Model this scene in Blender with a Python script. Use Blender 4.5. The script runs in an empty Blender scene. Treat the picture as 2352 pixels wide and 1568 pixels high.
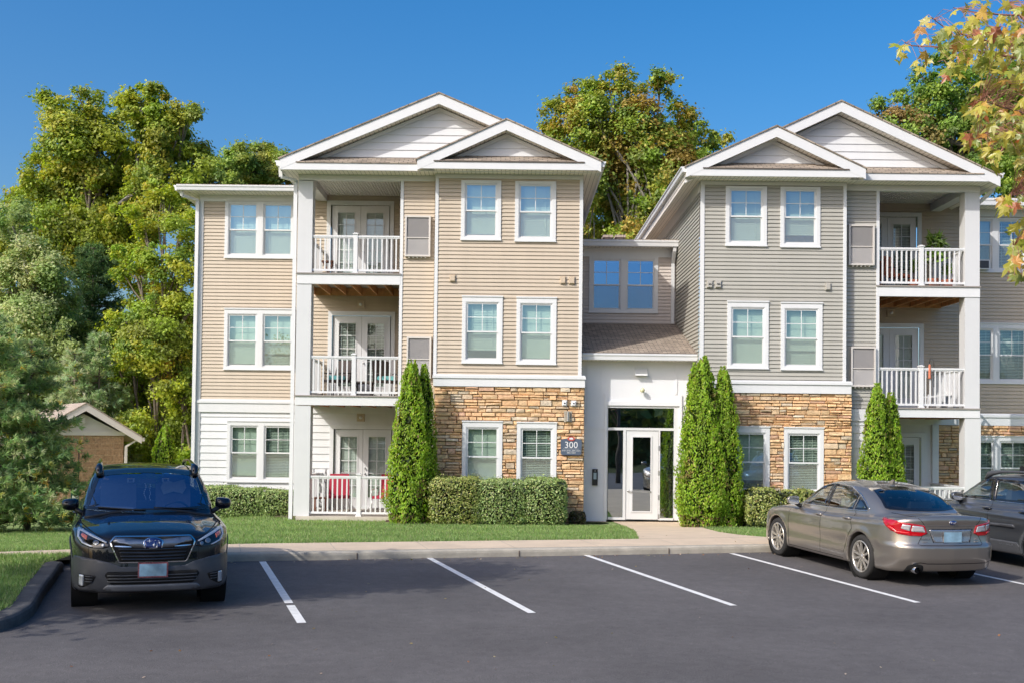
import bpy, bmesh, math, random
import numpy as np
from mathutils import Vector, Matrix
from mathutils.geometry import delaunay_2d_cdt
random.seed(7); RNG = np.random.default_rng(7)
scn = bpy.context.scene
COL = scn.collection
R = math.radians
# ------------------------------------------------------------------ camera
F_PX, W_PX, H_PX = 2600.0, 2352.0, 1568.0
PITCH, ROLL, HOR, ZC = R(1.5), R(0.65), 990.0, 2.13
V0 = HOR - math.tan(PITCH) * F_PX
_fw = Vector((0, math.cos(PITCH), math.sin(PITCH)))
_u0 = Vector((0, -math.sin(PITCH), math.cos(PITCH)))
_r0 = Vector((1, 0, 0))
_r = _r0 * math.cos(ROLL) + _u0 * math.sin(ROLL)
_u = -_r0 * math.sin(ROLL) + _u0 * math.cos(ROLL)
CAM = Vector((0, 0, ZC))
def ray(u, v): return _fw + _r * ((u - W_PX / 2) / F_PX) - _u * ((v - V0) / F_PX)
def P(u, v, Y):
    d = ray(u, v); return CAM + d * (Y / d.y)
def PX(u, v, X):
    d = ray(u, v); return CAM + d * (X / d.x)
def rect(u0, v0, u1, v1, Y):
    um, vm = (u0 + u1) / 2, (v0 + v1) / 2
    return P(u0, vm, Y).x, P(u1, vm, Y).x, P(um, v1, Y).z, P(um, v0, Y).z
cam_d = bpy.data.cameras.new("camera"); cam = bpy.data.objects.new("camera", cam_d); COL.objects.link(cam)
m = Matrix((( _r.x, _u.x, -_fw.x, 0), (_r.y, _u.y, -_fw.y, 0), (_r.z, _u.z, -_fw.z, ZC), (0, 0, 0, 1)))
cam.matrix_world = m
cam_d.sensor_fit = 'HORIZONTAL'; cam_d.sensor_width = 36; cam_d.lens = 36 * F_PX / W_PX
cam_d.shift_y = (V0 - H_PX / 2) / W_PX
cam_d.clip_start = .1; cam_d.clip_end = 2000
scn.camera = cam
# ------------------------------------------------------------------ object helpers
def tag(o, label=None, cat=None, group=None, kind=None):
    if label: o['label'] = label
    if cat: o['category'] = cat
    if group: o['group'] = group
    if kind: o['kind'] = kind
    return o
def empty(name, loc=(0, 0, 0), rz=0, parent=None):
    o = bpy.data.objects.new(name, None); COL.objects.link(o)
    o.location = loc; o.rotation_euler = (0, 0, rz); o.empty_display_size = .2
    if parent: o.parent = parent
    return o
def copy_tree(o, parent=None):
    c = o.copy(); COL.objects.link(c); c.parent = parent
    for ch in [x for x in bpy.data.objects if x.parent == o]: copy_tree(ch, c)
    return c
class MB:
    def __init__(s): s.v = []; s.f = []; s.m = []; s.sm = []
    def add(s, vs, fs, mi=0, smooth=False):
        b = len(s.v); s.v += [tuple(p) for p in vs]
        for f in fs: s.f.append(tuple(b + i for i in f)); s.m.append(mi); s.sm.append(smooth)
        return s
    def box(s, x0, x1, y0, y1, z0, z1, mi=0, skip=''):
        if x0 > x1: x0, x1 = x1, x0
        if y0 > y1: y0, y1 = y1, y0
        if z0 > z1: z0, z1 = z1, z0
        vs = [(x0,y0,z0),(x1,y0,z0),(x1,y1,z0),(x0,y1,z0),(x0,y0,z1),(x1,y0,z1),(x1,y1,z1),(x0,y1,z1)]
        fs = {'b':(0,3,2,1),'t':(4,5,6,7),'f':(0,1,5,4),'r':(1,2,6,5),'k':(2,3,7,6),'l':(3,0,4,7)}
        return s.add(vs, [f for k, f in fs.items() if k not in skip], mi)
    def hexa(s, pts, mi=0):   # 8 points, same order as box
        return s.add(pts, [(0,3,2,1),(4,5,6,7),(0,1,5,4),(1,2,6,5),(2,3,7,6),(3,0,4,7)], mi)
    def prism(s, poly, axis, a, b, mi=0):
        def mk(p, t):
            return (t, p[0], p[1]) if axis == 'x' else (p[0], t, p[1]) if axis == 'y' else (p[0], p[1], t)
        n = len(poly); vs = [mk(p, a) for p in poly] + [mk(p, b) for p in poly]
        fs = [tuple(range(n))[::-1], tuple(range(n, 2 * n))] + [(i, (i + 1) % n, n + (i + 1) % n, n + i) for i in range(n)]
        return s.add(vs, fs, mi)
    def beam(s, p, q, w, h, mi=0, up=(0, 0, 1)):
        p, q = Vector(p), Vector(q); d = (q - p).normalized(); up = Vector(up)
        if abs(d.dot(up)) > .98: up = Vector((0, 1, 0))
        a = d.cross(up).normalized() * (w / 2); b = a.cross(d).normalized() * (h / 2)
        vs = []
        for c in (p, q): vs += [c - a - b, c + a - b, c + a + b, c - a + b]
        return s.add(vs, [(0,3,2,1),(4,5,6,7),(0,1,5,4),(1,2,6,5),(2,3,7,6),(3,0,4,7)], mi)
    def tube(s, pts, rad, n=8, mi=0, cap=True):
        pts = [Vector(p) for p in pts]; k = len(pts)
        rad = rad if hasattr(rad, '__len__') else [rad] * k
        b = len(s.v); ref = Vector((0, 0, 1))
        for i, p in enumerate(pts):
            d = (pts[min(i + 1, k - 1)] - pts[max(i - 1, 0)])
            if d.length < 1e-9: d = Vector((0, 0, 1))
            d.normalize()
            if abs(d.dot(ref)) > .95: ref = Vector((1, 0, 0))
            a = d.cross(ref).normalized(); c = d.cross(a)
            for j in range(n):
                t = 2 * math.pi * j / n
                s.v.append(tuple(p + (a * math.cos(t) + c * math.sin(t)) * rad[i]))
        for i in range(k - 1):
            for j in range(n):
                j2 = (j + 1) % n
                s.f.append((b + i*n + j, b + i*n + j2, b + (i+1)*n + j2, b + (i+1)*n + j)); s.m.append(mi); s.sm.append(True)
        if cap:
            s.f.append(tuple(b + j for j in range(n))[::-1]); s.m.append(mi); s.sm.append(False)
            s.f.append(tuple(b + (k-1)*n + j for j in range(n))); s.m.append(mi); s.sm.append(False)
        return s
    def lathe(s, prof, o=(0, 0, 0), n=24, axis='z', mi=0):  # prof: (r, h)
        b = len(s.v); k = len(prof)
        for r, h in prof:
            for j in range(n):
                t = 2 * math.pi * j / n; c, q = r * math.cos(t), r * math.sin(t)
                p = (c, q, h) if axis == 'z' else (c, h, q) if axis == 'y' else (h, c, q)
                s.v.append((p[0] + o[0], p[1] + o[1], p[2] + o[2]))
        for i in range(k - 1):
            for j in range(n):
                j2 = (j + 1) % n
                s.f.append((b + i*n + j, b + i*n + j2, b + (i+1)*n + j2, b + (i+1)*n + j)); s.m.append(mi); s.sm.append(True)
        return s
    def build(s, name, mats, parent=None, loc=None, rz=0):
        me = bpy.data.meshes.new(name); me.from_pydata(s.v, [], s.f); me.update()
        for mm in (mats if isinstance(mats, (list, tuple)) else [mats]): me.materials.append(mm)
        me.polygons.foreach_set('material_index', s.m); me.polygons.foreach_set('use_smooth', s.sm)
        o = bpy.data.objects.new(name, me); COL.objects.link(o)
        if parent: o.parent = parent
        if loc is not None: o.location = loc
        o.rotation_euler = (0, 0, rz)
        return o
def np_mesh(name, verts, faces, mats, parent=None, colors=None, smooth=False, mi=None, k=None):
    """verts (n,3), faces (m,k) arrays."""
    me = bpy.data.meshes.new(name); n, mf = len(verts), len(faces); k = faces.shape[1]
    me.vertices.add(n); me.vertices.foreach_set('co', np.ascontiguousarray(verts, np.float32).ravel())
    me.loops.add(mf * k); me.loops.foreach_set('vertex_index', np.ascontiguousarray(faces, np.int32).ravel())
    me.polygons.add(mf); me.polygons.foreach_set('loop_start', np.arange(0, mf * k, k, dtype=np.int32))
    me.polygons.foreach_set('use_smooth', np.full(mf, smooth))
    if mi is not None: me.polygons.foreach_set('material_index', np.asarray(mi, np.int32))
    me.update(calc_edges=True); me.validate()
    if colors is not None:
        a = me.color_attributes.new('tint', 'FLOAT_COLOR', 'POINT')
        c = np.ones((n, 4), np.float32); c[:, :3] = colors; a.data.foreach_set('color', c.ravel())
    for mm in (mats if isinstance(mats, (list, tuple)) else [mats]): me.materials.append(mm)
    o = bpy.data.objects.new(name, me); COL.objects.link(o)
    if parent: o.parent = parent
    return o
# ------------------------------------------------------------------ materials
def nodes(name):
    mt = bpy.data.materials.new(name); mt.use_nodes = True; nt = mt.node_tree; nt.nodes.clear()
    out = nt.nodes.new('ShaderNodeOutputMaterial'); return mt, nt, out
def N(nt, t, **kw):
    n = nt.nodes.new(t)
    for k, v in kw.items():
        if k.startswith('i_'):
            n.inputs[k[2:].replace('_', ' ')].default_value = v
        else: setattr(n, k, v)
    return n
def L(nt, a, b): nt.links.new(a, b)
def c4(c): return (c[0], c[1], c[2], 1)
def mat(name, col, rough=.6, var=.0, scale=4, bump=0, bscale=40, metal=0, coat=0, spec=.5, streak=0, coat_rough=.03, attr=False, dirt=None):
    mt, nt, out = nodes(name); b = N(nt, 'ShaderNodeBsdfPrincipled'); L(nt, b.outputs[0], out.inputs[0])
    b.inputs['Roughness'].default_value = rough; b.inputs['Metallic'].default_value = metal
    b.inputs['Coat Weight'].default_value = coat; b.inputs['Coat Roughness'].default_value = coat_rough
    b.inputs['Specular IOR Level'].default_value = spec
    tc = N(nt, 'ShaderNodeTexCoord')
    src = None
    if attr:
        a = N(nt, 'ShaderNodeVertexColor', layer_name='tint'); src = a.outputs['Color']
    else: b.inputs['Base Color'].default_value = c4(col)
    if var:
        no = N(nt, 'ShaderNodeTexNoise', i_Scale=scale, i_Detail=5.0, i_Roughness=.65); L(nt, tc.outputs['Object'], no.inputs['Vector'])
        mr = N(nt, 'ShaderNodeMapRange'); mr.inputs['From Min'].default_value = .3; mr.inputs['From Max'].default_value = .7
        mr.inputs['To Min'].default_value = 1 - var; mr.inputs['To Max'].default_value = 1 + var; L(nt, no.outputs['Fac'], mr.inputs['Value'])
        mx = N(nt, 'ShaderNodeMix', data_type='RGBA', blend_type='MULTIPLY'); mx.inputs[0].default_value = 1
        if src: L(nt, src, mx.inputs[6])
        else: mx.inputs[6].default_value = c4(col)
        L(nt, mr.outputs[0], mx.inputs[7]); src = mx.outputs[2]
    if streak:
        mp = N(nt, 'ShaderNodeMapping'); mp.inputs['Scale'].default_value = (3.5, 3.5, .12); L(nt, tc.outputs['Object'], mp.inputs['Vector'])
        no = N(nt, 'ShaderNodeTexNoise', i_Scale=1.6, i_Detail=4.0); L(nt, mp.outputs[0], no.inputs['Vector'])
        mr = N(nt, 'ShaderNodeMapRange'); mr.inputs['From Min'].default_value = .35; mr.inputs['From Max'].default_value = .7
        mr.inputs['To Min'].default_value = 1; mr.inputs['To Max'].default_value = 1 - streak; L(nt, no.outputs['Fac'], mr.inputs['Value'])
        mx = N(nt, 'ShaderNodeMix', data_type='RGBA', blend_type='MULTIPLY'); mx.inputs[0].default_value = 1
        if src: L(nt, src, mx.inputs[6])
        else: mx.inputs[6].default_value = c4(col)
        L(nt, mr.outputs[0], mx.inputs[7]); src = mx.outputs[2]
    if src: L(nt, src, b.inputs['Base Color'])
    if bump:
        no = N(nt, 'ShaderNodeTexNoise', i_Scale=bscale, i_Detail=4.0); L(nt, tc.outputs['Object'], no.inputs['Vector'])
        bp = N(nt, 'ShaderNodeBump', i_Strength=bump, i_Distance=.02); L(nt, no.outputs['Fac'], bp.inputs['Height']); L(nt, bp.outputs[0], b.inputs['Normal'])
    return mt
M = {}
M['white'] = mat('white_vinyl', (.64, .645, .655), .45, var=.025, scale=1.5, streak=.035)
M['trim'] = mat('white_trim', (.72, .725, .735), .45, var=.02, scale=2, streak=.03)
M['tan'] = mat('tan_siding', (.54, .455, .355), .55, var=.035, scale=1.1, streak=.05, bump=.05, bscale=60)
M['grey'] = mat('grey_siding', (.41, .395, .35), .55, var=.035, scale=1.1, streak=.05, bump=.05, bscale=60)
M['rose'] = mat('pale_siding', (.62, .55, .50), .55, var=.03, scale=1.1, streak=.04)
M['clap'] = mat('white_clapboard', (.71, .715, .725), .5, var=.02, scale=2, streak=.03)
M['mortar'] = mat('mortar', (.24, .18, .12), .9)
M['stone'] = mat('ledge_stone', (1, 1, 1), .85, var=.28, scale=14, bump=.55, bscale=34, attr=True)
M['wood'] = mat('deck_wood', (.55, .27, .11), .7, var=.3, scale=6)
M['ply'] = mat('deck_sheet', (.45, .42, .38), .7, var=.1, scale=3)
M['dark'] = mat('dark_interior', (.02, .02, .02), .9)
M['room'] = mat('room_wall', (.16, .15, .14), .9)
M['blind'] = mat('blind_slat', (.76, .78, .73), .55)
M['shade'] = mat('roller_shade', (.70, .72, .66), .7, var=.06, scale=6)
M['metal'] = mat('brushed_metal', (.55, .55, .55), .35, metal=.9)
M['black'] = mat('black_plastic', (.012, .012, .013), .45)
M['concrete'] = mat('concrete', (.50, .45, .38), .85, var=.14, scale=2.2, bump=.25, bscale=60)
M['kerbside'] = mat('kerb_concrete', (.42, .38, .31), .9, var=.2, scale=3, bump=.3, bscale=50)
M['vent'] = mat('vent_tan', (.52, .42, .31), .55)
M['ventg'] = mat('vent_grey', (.40, .38, .34), .55)
M['soffit'] = None
def soffit_mat():
    mt, nt, out = nodes('vented_soffit'); b = N(nt, 'ShaderNodeBsdfPrincipled', i_Roughness=.5); L(nt, b.outputs[0], out.inputs[0])
    tc = N(nt, 'ShaderNodeTexCoord'); sp = N(nt, 'ShaderNodeSeparateXYZ'); L(nt, tc.outputs['Object'], sp.inputs[0])
    s = N(nt, 'ShaderNodeMath', operation='ADD'); L(nt, sp.outputs[0], s.inputs[0]); L(nt, sp.outputs[1], s.inputs[1])
    w = N(nt, 'ShaderNodeMath', operation='MODULO'); mu = N(nt, 'ShaderNodeMath', operation='MULTIPLY'); mu.inputs[1].default_value = 9
    L(nt, sp.outputs[0], mu.inputs[0]); ab = N(nt, 'ShaderNodeMath', operation='FRACT'); L(nt, mu.outputs[0], ab.inputs[0])
    gt = N(nt, 'ShaderNodeMath', operation='GREATER_THAN'); gt.inputs[1].default_value = .86; L(nt, ab.outputs[0], gt.inputs[0])
    mx = N(nt, 'ShaderNodeMix', data_type='RGBA'); mx.inputs[6].default_value = (.86, .80, .72, 1); mx.inputs[7].default_value = (.46, .42, .37, 1)
    L(nt, gt.outputs[0], mx.inputs[0]); L(nt, mx.outputs[2], b.inputs['Base Color']); return mt
M['soffit'] = soffit_mat()
def shingle_mat(name, c1, c2, c3):
    mt, nt, out = nodes(name); b = N(nt, 'ShaderNodeBsdfPrincipled', i_Roughness=.95); L(nt, b.outputs[0], out.inputs[0])
    tc = N(nt, 'ShaderNodeTexCoord'); sp = N(nt, 'ShaderNodeSeparateXYZ'); L(nt, tc.outputs['Object'], sp.inputs[0])
    mz = N(nt, 'ShaderNodeMath', operation='MULTIPLY'); mz.inputs[1].default_value = 1.04; L(nt, sp.outputs[1], mz.inputs[0])
    cb = N(nt, 'ShaderNodeCombineXYZ'); L(nt, sp.outputs[0], cb.inputs[0]); L(nt, mz.outputs[0], cb.inputs[1])
    br = N(nt, 'ShaderNodeTexBrick', offset=.5, i_Scale=1.0, i_Mortar_Size=.012, i_Bias=.0, i_Brick_Width=.24, i_Row_Height=.11)
    br.inputs['Color1'].default_value = c4(c1); br.inputs['Color2'].default_value = c4(c2); br.inputs['Mortar'].default_value = c4(c3)
    L(nt, cb.outputs[0], br.inputs['Vector'])
    no = N(nt, 'ShaderNodeTexNoise', i_Scale=9.0, i_Detail=6.0); L(nt, tc.outputs['Object'], no.inputs['Vector'])
    mr = N(nt, 'ShaderNodeMapRange'); mr.inputs['To Min'].default_value = .6; mr.inputs['To Max'].default_value = 1.4; L(nt, no.outputs['Fac'], mr.inputs['Value'])
    mx = N(nt, 'ShaderNodeMix', data_type='RGBA', blend_type='MULTIPLY'); mx.inputs[0].default_value = 1
    L(nt, br.outputs['Color'], mx.inputs[6]); L(nt, mr.outputs[0], mx.inputs[7]); L(nt, mx.outputs[2], b.inputs['Base Color'])
    bp = N(nt, 'ShaderNodeBump', i_Strength=.5, i_Distance=.02); L(nt, no.outputs['Fac'], bp.inputs['Height']); L(nt, bp.outputs[0], b.inputs['Normal'])
    return mt
M['shingle'] = shingle_mat('asphalt_shingles', (.40, .33, .26), (.25, .205, .165), (.12, .10, .085))
M['shingle_pale'] = shingle_mat('pale_shingles', (.52, .42, .35), (.42, .34, .28), (.25, .2, .17))
def glass_mat(name, refl=.22, tint=(.80, .93, .88), rough=.0, gcol=(1, 1, 1)):
    mt, nt, out = nodes(name)
    tr = N(nt, 'ShaderNodeBsdfTransparent'); tr.inputs[0].default_value = c4(tint)
    gl = N(nt, 'ShaderNodeBsdfGlossy', i_Roughness=rough); gl.inputs[0].default_value = c4(gcol)
    lw = N(nt, 'ShaderNodeLayerWeight', i_Blend=.5); pw = N(nt, 'ShaderNodeMath', operation='POWER'); pw.inputs[1].default_value = 4.5; L(nt, lw.outputs['Facing'], pw.inputs[0])
    mr = N(nt, 'ShaderNodeMapRange'); mr.inputs['To Min'].default_value = refl; mr.inputs['To Max'].default_value = 1; L(nt, pw.outputs[0], mr.inputs['Value'])
    mx = N(nt, 'ShaderNodeMixShader'); L(nt, mr.outputs[0], mx.inputs[0]); L(nt, tr.outputs[0], mx.inputs[1]); L(nt, gl.outputs[0], mx.inputs[2])
    # slightly wavy glass
    tc = N(nt, 'ShaderNodeTexCoord'); no = N(nt, 'ShaderNodeTexNoise', i_Scale=1.3, i_Detail=1.0); L(nt, tc.outputs['Object'], no.inputs['Vector'])
    bp = N(nt, 'ShaderNodeBump', i_Strength=.04, i_Distance=.05); L(nt, no.outputs['Fac'], bp.inputs['Height']); L(nt, bp.outputs[0], gl.inputs['Normal'])
    L(nt, mx.outputs[0], out.inputs[0]); return mt
M['glass'] = glass_mat('window_glass', .30, (.84, .97, .90), gcol=(.40, .70, 1.0))  # gloss tinted blue, standing in for blue sky mirrored in the panes
M['glass_blue'] = glass_mat('sky_tinted_window_glass', .52, (.75, .85, .85), gcol=(.20, .48, .90))  # stronger blue gloss, the sky's reflection put into its colour
M['glass_door'] = glass_mat('door_glass', .16, (.85, .92, .90))
M['glass_lobby'] = glass_mat('lobby_glass', .42, (.6, .66, .66), gcol=(.75, .88, 1.0))
def screen_mat():
    mt, nt, out = nodes('insect_screen'); tr = N(nt, 'ShaderNodeBsdfTransparent'); di = N(nt, 'ShaderNodeBsdfDiffuse'); di.inputs[0].default_value = (.52, .52, .45, 1)
    mx = N(nt, 'ShaderNodeMixShader'); mx.inputs[0].default_value = .24
    L(nt, tr.outputs[0], mx.inputs[1]); L(nt, di.outputs[0], mx.inputs[2]); L(nt, mx.outputs[0], out.inputs[0]); return mt
M['screen'] = screen_mat()
def fabric(name, col): return mat(name, col, .9, var=.08, scale=20)
M['red'] = fabric('red_fabric', (.42, .03, .06)); M['teal'] = fabric('teal_fabric', (.15, .42, .42))
M['terra'] = fabric('terracotta_fabric', (.5, .16, .09)); M['wicker'] = mat('brown_wicker', (.06, .045, .04), .8, var=.4, scale=60)
M['table_wood'] = mat('brown_wood', (.22, .08, .04), .6, var=.3, scale=12)
# ------------------------------------------------------------------ world and sun
SUN = Vector((1.0, .95, -1.07)).normalized()
w = bpy.data.worlds.new('World'); scn.world = w; w.use_nodes = True; nt = w.node_tree; nt.nodes.clear()
sky = nt.nodes.new('ShaderNodeTexSky'); sky.sky_type = 'NISHITA'; sky.sun_disc = False
sky.sun_elevation = math.asin(-SUN.z); sky.sun_rotation = math.atan2(-SUN.x, -SUN.y)
sky.altitude = 300; sky.air_density = 1.0; sky.dust_density = 5.0; sky.ozone_density = 3.0
bg = nt.nodes.new('ShaderNodeBackground'); bg.inputs[1].default_value = .135
wo = nt.nodes.new('ShaderNodeOutputWorld'); hsv = nt.nodes.new('ShaderNodeHueSaturation'); hsv.inputs['Saturation'].default_value = 1.46; hsv.inputs['Value'].default_value = 1.30; nt.links.new(sky.outputs[0], hsv.inputs['Color']); nt.links.new(hsv.outputs[0], bg.inputs[0]); nt.links.new(bg.outputs[0], wo.inputs[0])
sl = bpy.data.lights.new('sun', 'SUN'); sl.energy = 3.15; sl.angle = R(.53); sl.color = (1, .965, .90)
so = bpy.data.objects.new('sun', sl); COL.objects.link(so); so.rotation_euler = SUN.to_track_quat('-Z', 'Y').to_euler(); so.location = (-20, -20, 25)
vs = scn.view_settings; scn.display_settings.display_device = 'sRGB'; vs.view_transform = 'Standard'; vs.look = 'None'; vs.exposure = 0.13; vs.gamma = 1
cy = scn.cycles; cy.use_denoising = True; cy.max_bounces = 7; cy.diffuse_bounces = 3; cy.glossy_bounces = 4; cy.transparent_max_bounces = 12
cy.transmission_bounces = 4; cy.sample_clamp_indirect = 6; cy.caustics_reflective = False; cy.caustics_refractive = False
M['entry'] = mat('entry_panel', (.78, .78, .80), .5, var=.02, scale=2)
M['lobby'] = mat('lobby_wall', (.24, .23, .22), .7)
M["tan2"] = mat("tan_siding_shaded_side", (.55, .46, .36), .55, var=.03, scale=1.1, streak=.05)
M["lcd"] = mat('screen_face', (.35, .45, .5), .2)
M['dome'] = mat('pale_dome', (.70, .68, .42), .4)
M['lawn_dark'] = None
del M['lawn_dark']
YF, YM, YB, YL, YE = 29.4, 29.66, 32.3, 33.7, 30.15
BLD = empty('apartment_building', (0, YF, -.2))
tag(BLD, 'three storey apartment block with tan and grey siding, white gables and stone-faced ground floor', 'building')
BOFF = Vector((0, -YF, .2))
def bpart(mb, name, mats, parent=None, smooth=None):
    o = mb.build(name, mats, parent or BLD)
    if parent is None: o.location = BOFF
    return o
def free_bands(x0, x1, z0, z1, ops):
    xs = sorted({x0, x1} | {min(max(a, x0), x1) for o in ops for a in (o[0], o[1])})
    for a, b in zip(xs, xs[1:]):
        if b - a < 1e-4: continue
        cover = sorted((max(o[2], z0), min(o[3], z1)) for o in ops if o[0] < (a + b) / 2 < o[1] and o[3] > z0 and o[2] < z1)
        z = z0
        for c0, c1 in cover:
            if c0 > z: yield a, b, z, c0
            z = max(z, c1)
        if z < z1: yield a, b, z, z1
def siding(mb, s0, s1, z0, z1, ops=(), course=.1016, lip=.026, org=(0, 0), d=(1, 0), n=(0, -1), zr=0.0, mi=0):
    def W(s, z, e): return (org[0] + d[0] * s + n[0] * e, org[1] + d[1] * s + n[1] * e, z)
    for a, b, c0, c1 in free_bands(s0, s1, z0, z1, ops):
        k = math.floor((c0 - zr) / course)
        while True:
            zb, zt = zr + k * course, zr + (k + 1) * course; k += 1
            lo, hi = max(zb, c0), min(zt, c1)
            if zb >= c1: break
            if hi - lo < 1e-4: continue
            e0, e1 = lip * (1 - (lo - zb) / course), lip * (1 - (hi - zb) / course)
            mb.add([W(a, lo, e0), W(b, lo, e0), W(b, hi, e1), W(a, hi, e1), W(a, lo, -.03), W(b, lo, -.03)], [(0, 1, 2, 3), (4, 5, 1, 0)], mi)
def siding_f(x0, x1, z0, z1, Y, ops, mat_, name='siding_wall', course=.1016, lip=.026, zr=0.):
    mb = MB(); siding(mb, x0, x1, z0, z1, ops, course, lip, org=(0, Y), zr=zr); return bpart(mb, name, mat_)
STONES = [(.62, .36, .17), (.60, .34, .155), (.64, .42, .22), (.58, .38, .20), (.62, .37, .17), (.60, .38, .19), (.50, .43, .33), (.54, .31, .20), (.64, .40, .19), (.66, .46, .26), (.56, .32, .17), (.60, .37, .18), (.50, .38, .26)]
def stone_wall(x0, x1, z0, z1, Y, ops=(), seed=1):
    rn = random.Random(seed); mb = MB(); cols = []
    for a, b, c0, c1 in free_bands(x0, x1, z0, z1, ops): mb.box(a, b, Y + .0, Y + .05, c0, c1, 1, 'k')
    cols += [(1, 1, 1)] * len(mb.v)
    z = z0
    while z < z1 - .02:
        h = rn.choice((.07, .085, .105, .13, .155)); h = min(h, z1 - z)
        if z1 - z - h < .05: h = z1 - z
        x = x0 - rn.random() * .3
        while x < x1:
            wd = rn.uniform(.14, .46) if h > .08 else rn.uniform(.2, .5)
            # a tall stone sometimes is two thin ones
            for q0, q1 in ([(0, .5), (.5, 1)] if (h > .12 and rn.random() < .45) else [(0, 1)]):
                xa, xb = max(x, x0), min(x + wd, x1); za, zb = z + h * q0, z + h * q1
                for A, B, C0, C1 in free_bands(xa, xb, za, zb, [q for q in ops if q[2] < zb and q[3] > za and q[0] < xb and q[1] > xa]) if xb - xa > .02 else []:
                    if B - A < .03 or C1 - C0 < .02: continue
                    g = .002; e = rn.uniform(.035, .085); bv = min(.012, (C1 - C0) * .2)
                    j = lambda s=.009: rn.uniform(-s, s)
                    A_, B_, C0_, C1_ = A + g, B - g, C0 + g, C1 - g
                    vs_ = [(A_, Y, C0_), (B_, Y, C0_), (B_, Y, C1_), (A_, Y, C1_)]
                    f = [(A_ + bv, Y - e + j(.016), C0_ + bv + j(.004)), (B_ - bv, Y - e + j(.016), C0_ + bv + j(.004)), (B_ - bv, Y - e + j(.016), C1_ - bv + j(.004)), (A_ + bv, Y - e + j(.016), C1_ - bv + j(.004))]
                    mx = ((A_ + B_) / 2 + j(.03), Y - e - rn.uniform(-.004, .014), (C0_ + C1_) / 2 + j(.01))
                    mb.add(vs_ + f + [mx], [(0, 1, 5, 4), (1, 2, 6, 5), (2, 3, 7, 6), (3, 0, 4, 7), (4, 5, 8), (5, 6, 8), (6, 7, 8), (7, 4, 8)], 0)
                    c = rn.choice(STONES); c = tuple(q * .76 + w * .24 for q, w in zip(c, (.62, .48, .34))); k = rn.uniform(.95, 1.32); cols += [(c[0] * k, c[1] * k, c[2] * k)] * 9
            x += wd
        z += h
    o = bpart(mb, 'stone_wall', [M['stone'], M['mortar']])
    a = o.data.color_attributes.new('tint', 'FLOAT_COLOR', 'POINT')
    a.data.foreach_set('color', np.array([(c[0], c[1], c[2], 1) for c in cols], np.float32).ravel())
    return o
# ---- windows -------------------------------------------------------------
def blinds(x0, x1, z0, z1, Y, tilt, parent, raised=0.0, pitch=.05):
    mb = MB(); z = z1 - .02; zb = z0 + raised * (z1 - z0)
    mb.box(x0, x1, Y - .025, Y + .025, z1 - .045, z1, 0)
    z -= .05
    c, s_ = math.cos(tilt) * .026, math.sin(tilt) * .026
    while z > zb:
        mb.add([(x0, Y - c, z - s_), (x1, Y - c, z - s_), (x1, Y + c, z + s_), (x0, Y + c, z + s_)], [(0, 1, 2, 3)], 0); z -= pitch * .88
    mb.box(x0, x1, Y - .02, Y + .02, zb - .02, zb + .01, 0)
    for fx in (.18, .82):
        X = x0 + (x1 - x0) * fx; mb.box(X - .006, X + .006, Y - .03, Y - .028, zb, z1, 0)
    return mb.build('blind', M['blind'], parent)
def roller(x0, x1, z0, z1, Y, parent, drop=1.0):
    mb = MB(); mb.box(x0, x1, Y, Y + .004, z1 - (z1 - z0) * drop, z1); mb.box(x0, x1, Y - .012, Y + .016, z1 - (z1 - z0) * drop - .02, z1 - (z1 - z0) * drop + .012)
    return mb.build('roller_shade', M['shade'], parent)
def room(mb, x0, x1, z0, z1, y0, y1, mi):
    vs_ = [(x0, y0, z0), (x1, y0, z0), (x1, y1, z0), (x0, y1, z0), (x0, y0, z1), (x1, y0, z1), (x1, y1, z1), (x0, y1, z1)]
    mb.add(vs_, [(0, 1, 2, 3), (7, 6, 5, 4), (2, 6, 7, 3), (1, 5, 6, 2), (0, 3, 7, 4)], mi)
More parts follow.
